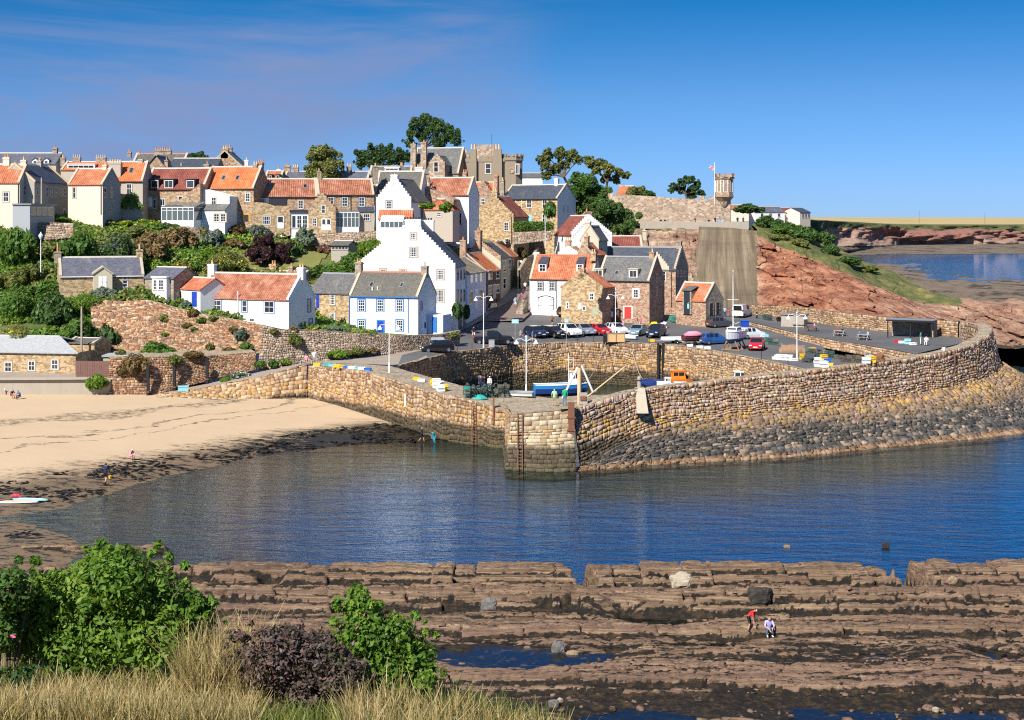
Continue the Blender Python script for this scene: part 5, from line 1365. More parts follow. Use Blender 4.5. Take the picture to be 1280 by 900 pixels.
h.chim(z3x(832),z3y(210),6.5,y=1,d=1.0,pots=1,mat='stone_castle',pot='stone_trim',poth=.4);h.chim(z3x(900),z3y(198),7,y=1,d=1.0,pots=1,mat='stone_castle',pot='stone_trim',poth=.4)
h=House('house','gabled stone dormer bay of the mansion, with one tall sash window',(z3x(1038),232,286),(z3x(932),287),5,z3y(350),z3y(288),'stone_castle','slate_grey','v',gable='crow',group=GU,skew='stone_castle')
h.win(z3x(965),z3y(330),z3x(995),z3y(398),1,2)
A_=W(z4x(40),236,292);Bq=W(z4x(372),236,291)
r=empty('mansion',A_,math.atan2(Bq.y-A_.y,Bq.x-A_.x),'brown castellated mansion with buttress chimneys and a polygonal corner bay','mansion',GU)
wM=(Bq-A_).length;hM=HC-(z4y(240)-HY)*292/FP-A_.z
m=MB();m.box(0,wM,0,9,-3,hM-1.15);m.build('wall','brown_render',r)
m=MB()
m.box(-.1,wM+.1,-.1,9.1,hM-1.15,hM-.5)
n=16
for i in range(n):
 if i%2==0:
  a=-.1+(wM+.2)*i/n;m.box(a,a+(wM+.2)/n,-.1,.35,hM-.5,hM)
m.build('parapet','brown_render',r)
bx=wM+1.6;m=MB();P8=[(bx+2.05*math.cos(math.pi/8+k*math.pi/4),1.4+2.05*math.sin(math.pi/8+k*math.pi/4))for k in range(8)]
m.prism_z(P8,-3,hM-.9);m.build('corner_bay','brown_render',r)
m=MB();P9=[(bx+2.25*math.cos(math.pi/8+k*math.pi/4),1.4+2.25*math.sin(math.pi/8+k*math.pi/4))for k in range(8)]
m.prism_z(P9,hM-.9,hM-.1)
for k in range(8):
 p,q=Vector((*P9[k],0)),Vector((*P9[(k+1)%8],0))
 for t0,t1 in((.0,.3),(.6,.85)):
  a,b=p.lerp(q,t0),p.lerp(q,t1);m.bar((a.x,a.y,hM+.15),(b.x,b.y,hM+.15),.3,.5)
m.build('bay_parapet','brown_render',r)
fake=House.__new__(House);fake.root=r;fake.M=Matrix.Translation(A_)@Matrix.Rotation(r.rotation_euler.z,4,'Z');fake.Mi=fake.M.inverted();fake.c=fake.Mi@CAMP;fake.w=wM;fake.D=9;fake.rp=.5;fake.rd='u';fake.trim='stone_trim';fake.he=hM;fake.hr=hM;fake.hb=hM;fake.wall='brown_render'
for(a,b,c,d)in((67,288,103,356),(248,288,284,356)):fake.win(z4x(a),z4y(b),z4x(c),z4y(d),1,2)
fake.win(z4x(448),z4y(292),z4x(470),z4y(358),2,1,y=-.55)
for px,wp,top in((z4x(165),9,z4y(192)),(z4x(327),11.5,z4y(192))):
 x=fake.onf(px,z4y(300),-.5)[0];zt=fake.py_z(x,-.5,top);m=MB();w_=wp*292/FP;m.box(x-w_/2,x+w_/2,-.7,.5,-3,hM-.6);m.box(x-w_/2+.1,x+w_/2-.1,-.6,.6,hM-.6,zt);o=m.build('chimney','brown_render',r)
 for s_ in(-.3,.3):k=MB();k.lathe([(.2,0),(.17,1.0),(.2,1.05)],8,(x+s_,0,zt-.02));k.build('chimney_pot','pot_buff',o)
x=fake.onf(z4x(248),z4y(200),5)[0];m=MB();m.box(x-2.2,x+2.2,4,7,hM-1,fake.py_z(x,5,z4y(165)));m.build('roof_turret','stone_castle',r)
x=fake.onf(z4x(102),z4y(200),4)[0];m=MB();m.prism_y([(x-1.3,hM-1),(x+1.3,hM-1),(x+1.3,hM+.6),(x,fake.py_z(x,4,z4y(176))),(x-1.3,hM+.6)],3.5,4.5);m.build('roof_gable','stone_castle',r)
m=MB();m.tube([(wM*.72,3,hM),(wM*.72,3,hM+4.6)],.04,5);m.build('aerial','iron',r)
m=MB();xo=fake.onf(z4x(392),z4y(335),-.66)
m.T=Matrix.Translation((bx-.05,-.53,xo[1]))@Matrix.Rotation(math.pi/2,4,'X');m.lathe([(.62,-.05),(.62,.08),(.42,.09),(.42,.0)],16);m.build('round_window','stone_castle',r)
h=House('house','bright orange roof glimpsed behind the reddish stepped gable',(z4x(308),270,283),(z4x(122),283),5,z4y(512),z4y(414),'stone_red','tile_bright',group=GU)
h.skylight(z4x(135),z4y(430),z4x(150),z4y(455));h.chim(z4x(320),z4y(372),5,pots=2,mat='stone_red')
h=House('house','reddish stone crow stepped gable with one small dark window',(z4x(300),290,281),(z4x(160),282),7,z4y(508),z4y(412),'stone_red','tile_bright','v',gable='crow',group=GU,skew='stone_red');h.win(z4x(218),z4y(520),z4x(244),z4y(560),2,2)
h=House('house','tall golden stone gable with stepped top and three stacks, beside the clipped hedge',(z4x(434),312,271),(z4x(168),274),8,z4y(640),z4y(505),'stone_golden','tile_dark_red','v',gable='crow',group=GU,skew='stone_golden',sink=9)
h.win(z4x(371),z4y(678),z4x(400),z4y(734),2,3);h.win(z4x(377),z4y(785),z4x(404),z4y(820),2,2,sur=False);h.chim(z4x(308),z4y(468),9,y=.45,d=.8,pots=2,pot='pot_buff',mat='stone_golden');h.chim(z4x(265),z4y(490),7,y=3,d=.8,pots=0,mat='stone_grey');h.chim(z4x(320),z4y(368),5,y=7,d=.8,pots=1,mat='stone_red');h.chim(z4x(362),z4y(398),5,y=7.5,d=.8,pots=1,mat='stone_grey',pot='pot_buff');h.pipe(z4x(420),271,305)
h=House('house','two storey golden stone house with dark slate roof and white end gable behind the hedge',(z4x(724),290,281),(z4x(360),287),8,z4y(521),z4y(430),'stone_golden','slate_dark',side='white_render',group=GU,sink=6)
wins(h,z4x,z4y,[(414,530,446,581),(521,530,553,581),(625,530,656,581),(625,622,655,676)],nx=2,ny=2,sur=True);h.door(z4x(519),z4y(628),z4x(553),z4y(690),'plastic_sky','stone_trim');h.chim(z4x(720),z4y(388),4.6,pots=1,mat='white_render');h.pipe(z4x(489),249,278,'white_paint');h.gutter()
h.chim(z4x(362),z4y(405),4.5,pots=1,mat='stone_grey',pot='pot_buff')
wins(h,z4x,z4y,[(762,560,770,600),(790,565,797,605)],side=True,nx=1,ny=2,sur=False)
for(px,y,w_,hh,Y)in((655,221,12,3.2,340),(668,224,9,2.6,345),(680,226,12,2.2,350)):pass
h=House('house','pale flat fronted house far behind the mansion bay',(678,236,345),(650,345),7,222,217,'white_render','slate_grey',group=GB,gable='plain');h.chim(672,219,6,pots=2,mat='cream_render')
h=House('house','white crow stepped gable with a rust red roof slope above the street bend',(z5x(450),326,262),(z5x(182),259.5),9,z5y(655),z5y(530),'white_render','tile_dark_red','v',gable='crow',group=GS,skew='white_render',rp=.42,sink=8)
h.chim(z5x(293),z5y(498),5,y=8,d=.7,pots=0,mat='stone_grey');h.chim(z5x(347),z5y(500),4,y=5,d=.7,pots=1,mat='stone_red',x=h.w*.62)
h=House('house','small beige stone gable with a central chimney in front of the white stepped gable',(z5x(362),322,247),(z5x(243),248),6,z5y(690),z5y(598),'pale_stone','slate_brown','v',gable='skew',group=GS);h.chim(z5x(290),z5y(566),7,y=.45,d=.8,pots=0,mat='pale_stone')
h=House('house','tiny white gable end with orange pantiles tucked above the garage house',(z5x(232),332,244),(z5x(92),245),6,z5y(788),z5y(742),'white_render','tile_orange','v',gable='crow',group=GS,skew='white_render');h.chim(z5x(160),z5y(690),7,y=4,pots=3,mat='stone_red',pot='pot_buff')
h=House('house','narrow orange roof with a pale skew rising toward the small beige gable',(z5x(322),336,242),(z5x(225),243),7,z5y(790),z5y(712),'stone_warm','tile_orange','v',gable='skew',group=GS,rp=.3);h.chim(z5x(228),z5y(660),5.5,y=.5,pots=1,mat='stone_warm',x=1.4,pot='pot_clay')
h=House('house','dark red roof with a pale tall chimney at its right end below the crag',(z5x(652),330,264),(z5x(402),264),6,z5y(737),z5y(665),'beige_render','tile_dark_red',group=GS);h.chim(z5x(664),z5y(622),4.6,pots=1,mat='pale_stone',pot='pot_buff')
h=House('house','tall pinkish stone house with crow stepped end behind the red door house',(b5x(814),387,246),(b5x(262),252),7,b5y(322),b5y(168),'stone_red','slate_dark',gl='skew',gr='crow',group=GQ,side='stone_grey',skew='skew_stone',ridge_mat='lead')
h.win(b5x(704),b5y(332),b5x(744),b5y(402),2,3,sur=True);h.win(b5x(694),b5y(450),b5x(716),b5y(543),1,2,sur=True);wins(h,b5x,b5y,[(822,326,834,372),(846,326,857,372),(868,328,877,372)],side=True,nx=1,ny=2);h.chim(b5x(838),b5y(120),6.2,pots=0,mat='stone_grey');h.pipe(b5x(785),340,384)
m=MB();a=h.onf(b5x(672),b5y(300),-.15);b=h.onf(b5x(768),b5y(310),-.15);top=h.onf(b5x(676),b5y(196),-.15)
n=7
for i in range(n):
 p=top[0]+(b[0]-top[0])*i/n;q=top[0]+(b[0]-top[0])*(i+1)/n;zt=top[1]+(b[1]-top[1])*i/n;m.box(p,q,-.15,.3,h.he-.3,zt)
m.build('stepped_wallhead','pale_stone',h.root)
h=House('house','pinkish stone quay house with a bright red door and two pale dormers',(b5x(629),399.5,231),(b5x(262),235),7,b5y(402),b5y(236),'stone_red','slate_grey',group=GQ,ridge_mat='lead')
for a in((246,322,298,368),(488,324,541,376)):h.dormer(b5x(a[0]),b5y(a[1]),b5x(a[2]),b5y(a[3]),'pale_stone','flat',2,1,frame='white_paint')
h.skylight(b5x(381),b5y(328),b5x(408),b5y(356));h.win(b5x(515),b5y(460),b5x(551),b5y(518),2,3,sur='white_render',sw=.2);h.win(b5x(352),b5y(456),b5x(384),b5y(514),1,2,sur='white_render',sw=.2);h.door(b5x(453),b5y(582),b5x(504),b5y(666),'red_paint','white_render',sw=.16)
h.chim(b5x(650),b5y(196),6.4,pots=1,mat='stone_warm',pot='pot_buff');h.chim(b5x(236),b5y(200),8,pots=2,mat='stone_warm',pot='pot_buff');wins(h,b5x,b5y,[(676,350,688,410),(674,445,684,505)],side=True,nx=1,ny=2);h.gutter()
h=House('house','small golden stone cottage with its gable to the car park and a shuttered hatch',(b5x(297),394.5,229),(b5x(8),232),8,b5y(452),b5y(345),'stone_golden','tile_orange','v',gable='skew',group=GQ,side='stone_red',skew='stone_golden')
h.win(b5x(209),b5y(487),b5x(238),b5y(534),2,2,sur='pale_stone',sw=.18);h.win(b5x(160),b5y(580),b5x(180),b5y(610),2,1,sur='pale_stone');h.win(b5x(47),b5y(553),b5x(58),b5y(594),1,2,sur='white_render');h.door(b5x(229),b5y(588),b5x(268),b5y(640),'green_paint','stone_trim');h.chim(b5x(153),b5y(318),8,y=.45,d=.9,pots=1,mat='stone_golden')
a=h.onf(b5x(126),b5y(554),-.06);b=h.onf(b5x(150),b5y(596),-.06);m=MB();m.box(a[0],b[0],-.07,-.01,b[1],a[1]);m.build('notice_board','white_paint',h.root)
h=House('house','white garage house with orange roof, two slated dormers and arched doors',(z8x(905),387.5,237),(z8x(462),240),7,z8y(391),z8y(224),'white_render','tile_orange',group=GQ,ridge_mat='ridge_clay')
wins(h,z8x,z8y,[(516,410,556,467),(601,410,640,467)],nx=3,ny=3,sur='dark_paint',sw=.12);h.dormer(z8x(530),z8y(283),z8x(573),z8y(334),'white_paint','cat',2,2,rmat='slate_dark');h.dormer(z8x(797),z8y(283),z8x(833),z8y(333),'white_paint','cat',2,2,rmat='slate_dark');h.chim(z8x(513),z8y(198),6.4,pots=0,mat='white_render',y=4.6)
a0,zt=h.onf(z8x(521),z8y(505),0);a1,zb=h.onf(z8x(631),z8y(603),0)
arc=[(a0+(a1-a0)*i/10,zt-.35+.35*math.sin(math.pi*i/10))for i in range(11)]
m=MB();m.prism_y([(a0,zb),(a1,zb)]+arc[::-1],-.04,.02);o=m.build('garage_door','white_paint',h.root)
m=MB();m.tube([(x,-.06,z+.05)for x,z in arc],.07,6);m.tube([(a0,-.06,zb),(a0,-.06,zt-.3)],.06,6);m.tube([(a1,-.06,zb),(a1,-.06,zt-.3)],.06,6);m.box((a0+a1)/2-.015,(a0+a1)/2+.015,-.055,-.03,zb,zt-.05)
for i in(0,1):
 for k in(.3,.75):m.box(a0+.05 if i==0 else a1-.75,a0+.75 if i==0 else a1-.05,-.06,-.03,zb+k*(zt-zb),zb+k*(zt-zb)+.07)
m.build('door_frame','dark_paint',o);h.gutter();h.pipe(z8x(652),350,386)
m=MB()
for i in range(7):m.box(-1.5,-.3,-2.9+i*.42,-2.47+i*.42,-1.5,.1+i*.22)
m.build('steps','stone_grey',h.root);m=MB()
for i in range(7):
 for x_ in(-1.45,-.35):m.tube([(x_,-2.7+i*.42,.1+i*.22),(x_,-2.7+i*.42,1.05+i*.22)],.03,5)
for x_ in(-1.45,-.35):m.tube([(x_,-2.7,1.05),(x_,-.2,2.4)],.04,5)
m.build('railing','iron',h.root)
h=House('house','little stone store with orange pantiles at the foot of the concrete slope',(b5x(1026),394.5,232),(b5x(815),236),5,b5y(542),b5y(420),'stone_red','tile_orange',group=GQ,side='stone_grey')
yy=-.25;a=h.onf(b5x(872),b5y(632),yy);b=h.onf(b5x(913),b5y(475),yy)
m=MB();m.box(a[0]-.3,b[0]+.3,yy,1.2,a[1],b[1]+.1);m.build('porch','stone_grey',h.root);m=MB();m.add([(a[0]-.4,yy-.2,b[1]+.1),(b[0]+.4,yy-.2,b[1]+.1),(b[0]+.4,1.6,b[1]+.75),(a[0]-.4,1.6,b[1]+.75),(a[0]-.4,yy-.2,b[1]+.2),(b[0]+.4,yy-.2,b[1]+.2),(b[0]+.4,1.6,b[1]+.85),(a[0]-.4,1.6,b[1]+.85)],[(4,5,6,7),(0,1,5,4),(3,2,1,0),(0,4,7,3),(1,2,6,5)]);m.build('porch_roof','slate_brown',h.root)
h.ldoor(a[0],b[0],a[1],b[1],'dark_paint',None,y=yy);m=MB();m.box(b[0]-.45,b[0]-.1,yy-.08,yy-.05,a[1]+.9,a[1]+1.7);m.build('poster','plastic_sky',h.root)
for v_ in(1.0,2.9):h.ldoor(v_,v_+1.0,0,1.9,'dark_paint','stone_grey',side=True)
h=House('house','largest white gable house by the harbour, crow stepped with brown stone window frames',(z7x(745),416,213),(z7x(122),214.6),11,z7y(422),277,'white_render','slate_dark','v',gable='crow',group=GS,skew='white_render',rp=.567,side='white_render')
for a,nx,ny in(((467,208,500,246),3,3),((462,298,507,354),4,4),((631,438,671,496),4,4),((631,562,671,638),4,4),((626,728,660,774),4,3),((276,432,309,456),3,2),((400,436,436,456),3,2)):
 h.win(z7x(a[0]),z7y(a[1]),z7x(a[2]),z7y(a[3]),nx,ny,sur='stone_trim',sw=.2)
for x0 in(757,777,797):h.swin(z7x(x0),z7y(430),z7x(x0+9),z7y(500-(x0-757)*.15),1,3,sur=False,frame='dark_paint');h.swin(z7x(x0),z7y(557),z7x(x0+9),z7y(640-(x0-757)*.2),1,3,sur=False,frame='dark_paint')
for(a,b)in((765,783),(793,803)):
 p=h.ons(z7x(a),z7y(835));q=h.ons(z7x(b),z7y(715));h.ldoor(p[0],q[0],-.3,2.8,'dark_paint','stone_trim',side=True)
h.chim(516.5,274,20,y=.62,d=1.0,pots=5,mat='white_render',pot='dark_paint',poth=.35);h.chim(535,275,17,y=10.2,d=1.0,pots=4,mat='white_render',pot='dark_paint',poth=.35,x=h.w*.567+.6)
m=MB();m.prism_y([(h.w-.1,-.5),(h.w+.9,-.5),(h.w-.1,1.6)],-.5,.3);m.build('buttress','white_render',h.root)
h=House('house','white house with bright blue window surrounds and a royal blue door',(z7x(513),417.6,203),(z7x(84),206.4),7,z7y(606),z7y(457),'white_render','slate_brown',group=GL,side='white_rough',ridge_mat='ridge_clay')
wins(h,z7x,z7y,[(140,623,180,696),(257,623,297,696),(378,623,418,696),(140,751,180,818),(378,751,418,820)],nx=3,ny=4,sur='blue_paint',sw=.16);h.door(z7x(262),z7y(758),z7x(297),z7y(838),'royal_paint','blue_paint',sw=.2)
wins(h,z7x,z7y,[(530,635,539,690),(553,766,560,800)],side=True,nx=1,ny=1,sur='blue_paint',frame='blue_paint',sw=.05)
h.skylight(z7x(204),z7y(512),z7x(228),z7y(542));h.skylight(z7x(394),z7y(516),z7x(416),z7y(545));h.chim(z7x(124),z7y(388),8.5,pots=2,mat='stone_grey',x=-.1,pot='pot_clay');h.chim(z7x(540),z7y(412),8,pots=1,mat='stone_grey',x=h.w-.4,pot='stone_trim');h.gutter('blue_paint');h.pipe(z7x(452),372,416,'blue_paint');h.pipe(z7x(87),372,414,'blue_paint')
for(px,py)in((227,565),(260,562)):
 c,d=h.ray(z7x(px),z7y(py));slp=(h.hr-h.he)/(h.D*.5);t=(h.he+.1+slp*c.y-c.z)/(d.z-slp*d.y);p=c+d*t
 m=MB();m.tube([(p.x,p.y,p.z),(p.x,p.y,p.z+.5)],.09,7);m.build('roof_vent','white_paint',h.root)
m=MB();m.box(h.w+.02,h.w+2.4,3.5,6.8,-2,2.5);m.build('side_wing','lilac_render',h.root);p=h.ldoor(h.w+.7,h.w+1.5,.0,2.2,'blue_paint',None,y=3.5)
h=House('house','plain golden stone house with a grey slate roof between two white ones',(b4x(473),411,208),(b4x(222),212),7,b4y(332),b4y(213),'stone_golden','slate_grey',group=GL,gable='abut',ridge_mat='lead')
wins(h,b4x,b4y,[(358,337,387,398),(358,449,387,499)],nx=3,ny=4);h.door(b4x(272),b4y(336),b4x(291),b4y(420),'royal_paint',None);h.door(b4x(276),b4y(450),b4x(291),b4y(530),'royal_paint',None)
h=House('house','long white cottage with weathered red pantiles and soft blue windows',(b3x(905),412,198),(b3x(335),204.6),6.6,b3y(374),b3y(218),'white_render','tile_weathered',group=GL,side='white_rough',skew='white_rough')
h.win(b3x(428),b3y(375),b3x(482),b3y(443),2,2,sur='blue_soft',sw=.14);h.win(b3x(613),b3y(378),b3x(644),b3y(450),1,2,sur='blue_soft',sw=.14);h.win(b3x(753),b3y(383),b3x(812),b3y(455),2,2,sur='blue_soft',sw=.14);h.win(b3x(617),b3y(487),b3x(640),b3y(502),1,1,sur=False);h.win(b3x(660),b3y(489),b3x(690),b3y(512),2,1,sur=False)
wins(h,b3x,b3y,[(1024,372,1042,450),(1032,492,1052,546)],side=True,nx=1,ny=2,sur='blue_soft',frame='blue_soft');h.chim(b3x(427),b3y(150),9.5,pots=1,mat='white_render',pot='pot_buff');h.chim(b3x(985),b3y(172),9,pots=2,mat='white_render',pot='pot_buff')
m=MB();p=h.onf(b3x(587),b3y(345),-.15);m.tube([(p[0],-.15,h.he-2.6),(p[0],-.15,h.he+.9)],.05,6);m.tube([(p[0],-.15,h.he+.6),(p[0],-.15,h.he+1.0)],.1,6);m.build('flue','white_paint',h.root)
h=House('house','hidden cottage showing only its orange ridge and brick chimneys behind the long white cottage',(372,400,216),(296,221),6,352,b3y(200),'stone_warm','tile_orange',group=GL)
h.chim(b3x(605),b3y(162),9,pots=1,mat='stone_golden',pot='pot_clay');h.chim(b3x(812),b3y(150),10,pots=2,mat='stone_golden');h.chim(b3x(922),b3y(165),7,pots=1,mat='stone_grey')
h=House('house','small white outhouse with orange roof and a royal blue door beside the bay window cottage',(b3x(352),386,201.5),(b3x(183),206),5,b3y(312),b3y(243),'white_render','tile_orange',group=GL,gable='plain')
h.door(b3x(298),b3y(322),b3x(331),b3y(418),'royal_paint',None);h.win(b3x(204),b3y(320),b3x(237),b3y(364),3,3,sur='white_paint',frame='pot_buff')
h=House('house','low golden stone cottage with purple slates and a pedimented porch on the hillside',(b1x(900),369,207),(b1x(372),203),6.5,b1y(520),b1y(408),'stone_golden','slate_blue',group=GL)
h.win(b1x(766),b1y(552),b1x(797),b1y(594),1,2);h.win(b1x(768),b1y(520),b1x(795),b1y(550),1,1,sur=False)
f=lambda x,y,d=-1.2:h.onf(b1x(x),b1y(y),d)
h.block('porch',[f(586,640),f(702,640),f(702,513),f(644,474),f(586,513)],-1.2,.6,'pale_stone');m=MB()
P0,P1,P2=f(578,518),f(644,472),f(710,518)
m.prism_y([P0,(P1[0],P1[1]),(P1[0],P1[1]+.25),(P0[0],P0[1]+.25)],-1.35,.6);m.prism_y([P1,P2,(P2[0],P2[1]+.25),(P1[0],P1[1]+.25)],-1.35,.6);m.build('pediment','skew_stone',h.root)
h.door(b1x(617),b1y(528),b1x(641),b1y(600),'white_paint',None,y=-1.2);h.door(b1x(643),b1y(528),b1x(667),b1y(600),'white_paint',None,y=-1.2)
h.chim(b1x(325),b1y(372),8,pots=1,mat='stone_grey',x=-.1,pot='pot_clay',poth=1.3);h.chim(b1x(830),b1y(358),7.5,pots=1,mat='stone_golden',x=h.w-.3,pot='pot_buff',poth=.8);h.gutter('white_paint')
h=House('house','slate roofed cottage wing with a tall white bay window',(b1x(1085),374,203.5),(b1x(905),206),5.5,b1y(542),b1y(476),'stone_grey','slate_blue',group=GL,gable='plain')
m=MB();a=h.onf(b1x(950),b1y(535),-.8);b=h.onf(b1x(1040),b1y(660),-.8);m.box(a[0],b[0],-.8,-.02,b[1]-1,a[1]);m.box(a[0]-.12,b[0]+.12,-.95,-.02,a[1],a[1]+.18);m.build('bay','white_paint',h.root)
h.win(b1x(958),b1y(548),b1x(981),b1y(612),2,3,sur=False,y=-.8);h.win(b1x(991),b1y(548),b1x(1024),b1y(612),3,3,sur=False,y=-.8)
h=House('shed','long low stone boat shed with a pale grey sheet roof behind the beach',(b2x(465),477,181),(-70,184),8.5,b2y(302),b2y(207),'stone_golden','grey_sheet',gl='plain',gr='hip',hip=4.4,cat='shed',ridge_mat='grey_sheet',over=.3)
wins(h,b2x,b2y,[(29,357,71,418),(174,350,214,410),(317,342,358,402)],nx=2,ny=2,sur=True,sw=.14,frame='white_paint');h.gutter('lead')
h=House('house','pale lilac house with brown tiles in shade on the street corner',(z7x(938),389.0,238),(z7x(818),224),7,z7y(447),323,'lilac_render','tile_brown',group=GS,gable='skew')
wins(h,z7x,z7y,[(839,458,857,518),(869,456,885,512),(897,452,915,510),(836,570,855,648),(897,560,915,628)],nx=1,ny=2,sur='white_paint',sw=.16);h.door(z7x(869),z7y(562),z7x(886),z7y(680),'white_paint')
h.chim(z7x(800),299,22,y=5.0,d=1.2,pots=4,mat='pale_stone',x=1.2,pot='pot_buff')
h=House('house','dark brick house with a vivid orange roof and white sash windows on the street',(z7x(1026),374.5,249.5),(z7x(941),238.6),7,z7y(438),316,'dark_brick','tile_bright',group=GS,gable='skew')
wins(h,z7x,z7y,[(951,442,975,495),(1001,438,1019,492),(952,536,974,590),(1002,530,1019,580)],nx=1,ny=2,sur='white_paint',sw=.14);h.door(z7x(983),z7y(532),z7x(997),z7y(615),'pale_stone');h.chim(z7x(868),300,9,y=4,d=1,x=.3,pots=2,mat='stone_red')
h=House('house','pale stone house with a small dark slate roof near the top of the street',(z7x(1092),366,258.5),(z7x(1029),250),7,z7y(356),303,'pale_stone','slate_dark',group=GS,gl='crow',gr='skew',skew='stone_warm')
wins(h,z7x,z7y,[(1045,380,1062,447),(1046,490,1060,556),(1080,370,1092,432)],nx=1,ny=2,sur='white_paint');h.chim(z7x(1000),288,12,y=4,d=1,x=.3,pots=2,mat='stone_red')
h=House('house','shaded end house with an orange pantile edge at the top of the street',(z7x(1135),359,266),(z7x(1094),259),6,z7y(352),303,'stone_grey','tile_orange',group=GS,gable='skew',skew='stone_warm');h.win(z7x(1106),z7y(375),z7x(1114),z7y(430),1,2)
h=House('shed','small garden summerhouse with a row of windows on the terraced slope',(b4x(470),323,225),(b4x(364),226),3,b4y(32),b4y(10),'wood_grey','slate_brown',cat='shed',gable='plain',over=.3)
wins(h,b4x,b4y,[(370+i*20,38,386+i*20,58)for i in range(5)],nx=1,ny=1,sur=False,frame='wood_grey')
h=House('house','orange roof with one chimney peeping over the old castle wall',(788,250,345),(771,346),7,243,233,'stone_warm','tile_orange',gable='plain',group=GB);h.chim(779,232,4,pots=1,mat='stone_warm')
for lab,R_,L_,ev,rd_,wl_,rf_ in(('far low house with a reddish roof just right of the tower',(936,266,500),(913,500),262,256.5,'cream_render','tile_weathered'),('far white house with a long dark slate roof on the right skyline',(981,273,510),(943,505),265.5,258.5,'white_render','slate_blue'),('far cream house with a brownish red roof between two slated ones',(1000,273.5,515),(982,512),266.5,260,'cream_render','tile_dark_red'),('far cream gabled house with a dark roof at the right end of the skyline row',(1013,273.5,512),(1000,508),265.5,260,'cream_render','slate_dark')):
 h=House('house',lab,R_,L_,8,ev,rd_,wl_,rf_,gable='plain',group='far houses on the right skyline')
 for i in range(3):
  u=h.w*(.2+.28*i);h.lw(u,u+1.2,.5,1.8,2,1,sur=False)
from mathutils.bvhtree import BVHTree
bpy.context.view_layer.update()
def bvh_of(objs):
 V=[];Fc=[]
 for o in objs:
  b=len(V);M=o.matrix_world
  V+=[M@v.co for v in o.data.vertices];Fc+=[[b+i for i in p.vertices]for p in o.data.polygons]
 return BVHTree.FromPolygons(V,Fc)
_gn=('quay_asphalt','street','lane','quay_lane','beach_sand','hillside','cliff_walk','top_surface','headland_cliff','crag')
BV_ALL=bvh_of([o for o in bpy.data.objects if o.type=='MESH' and o.name.split('.')[0]in _gn])
BV_HILL=bvh_of([bpy.data.objects['hillside']])
BV_ROCK=bvh_of([bpy.data.objects['foreshore_rock']])
BV_CLIFF=bvh_of([bpy.data.objects['headland_cliff']])
def hit(px,py,bv=None):
 d=Vector(((px-CX)/FP,1,-(py-HY)/FP)).normalized()
 for k in range(14):
  loc,n,i,dist=(bv or BV_ALL).ray_cast(CAMP,d)
  if loc:return loc
  py-=1;d=Vector(((px-CX)/FP,1,-(py-HY)/FP)).normalized()
 return W(px,py,215)
def drop(x,y,bv=None,top=60):
 loc,n,i,dist=(bv or BV_ALL).ray_cast(Vector((x,y,top)),Vector((0,0,-1)))
 return loc.z if loc else 0.0
def polywall(name,label,pts,thick,mat,cat='wall',z0=None,cren=None,sink=2.0,part='masonry'):
 """pts: (x, y, z_foot, z_top)"""
 off=Vector(pts[0][:3]);r=empty(name,off,0,label,cat)
 P=np.array(pts,float);t=np.gradient(P[:,:2],axis=0);t/=np.linalg.norm(t,axis=1)[:,None];nn=np.stack([-t[:,1],t[:,0]],1)
 m=MB();n=len(P)
 vs=[]
 for i in range(n):
  x,y,a,b=P[i];bx,by=P[i,:2]+nn[i]*thick
  vs+=[(x-off.x,y-off.y,a-sink-off.z),(x-off.x,y-off.y,b-off.z),(bx-off.x,by-off.y,b-off.z),(bx-off.x,by-off.y,a-sink-off.z)]
 fs=[]
 for i in range(n-1):
  k=4*i
  fs+=[(k,k+4,k+5,k+1),(k+1,k+5,k+6,k+2),(k+3,k+2,k+6,k+7)]
 fs+=[(0,1,2,3),tuple(4*(n-1)+i for i in(3,2,1,0))]
 m.add(vs,fs);m.build(part,mat,r)
 if cren:
  m=MB();a,b,cw,ch=cren
  A=Vector(P[a,:3]);B_=Vector(P[b,:3]);L=(B_-A).length;k=int(L/cw)
  for i in range(0,k,2):
   p=A.lerp(B_,i/k);q=A.lerp(B_,(i+1)/k);z=P[a,3]+(P[b,3]-P[a,3])*i/k
   m.bar((p.x-off.x,p.y+thick/2-off.y,z+ch/2-off.z),(q.x-off.x,q.y+thick/2-off.y,z+ch/2-off.z),thick-.04,ch)
  m.build('merlon_row',mat,r)
 return r
def zt(py,Y):return HC-(py-HY)*Y/FP
cw=[]
for px,pt,Y in((690,238,326),(745,240,320),(775,243,317),(810,245,315.5),(845,247.8,314),(875,249,313),(913,249.5,311.5)):
 cw.append(((px-CX)*Y/FP,Y,22.0,zt(pt,Y)))
polywall('castle_wall','high old castle wall of rough pinkish stone, crenellated at its tower end',cw,1.0,'stone_castle',cat='castle wall',cren=(5,6,.95,.75))
TX,TY=(905.3-CX)*312/FP,312.0
r=empty('watch_tower',(TX,TY,zt(256,312)),0,'octagonal stone lookout turret corbelled from the end of the castle wall','tower')
h0=0;hb=zt(246.5,312)-zt(256,312);ht=zt(222,312)-zt(256,312);hh=zt(217,312)-zt(256,312)
def octa(m,r0,z0,r1,z1,n=8,mi=0):
 P=[(r0*math.cos(math.pi/8+k*2*math.pi/n),r0*math.sin(math.pi/8+k*2*math.pi/n),z0)for k in range(n)]
 Q=[(r1*math.cos(math.pi/8+k*2*math.pi/n),r1*math.sin(math.pi/8+k*2*math.pi/n),z1)for k in range(n)]
 m.add(P+Q,[(k,(k+1)%n,n+(k+1)%n,n+k)for k in range(n)]+[tuple(range(n))[::-1],tuple(range(n,2*n))],mi)
m=MB();octa(m,.6,-.4,1.2,hb*.45);octa(m,1.2,hb*.45,2.05,hb);m.build('corbel','stone_castle',r)
m=MB();octa(m,2.0,hb,2.0,ht-.25);octa(m,2.12,hb+.02,2.12,hb+.22);m.build('wall','stone_castle',r)
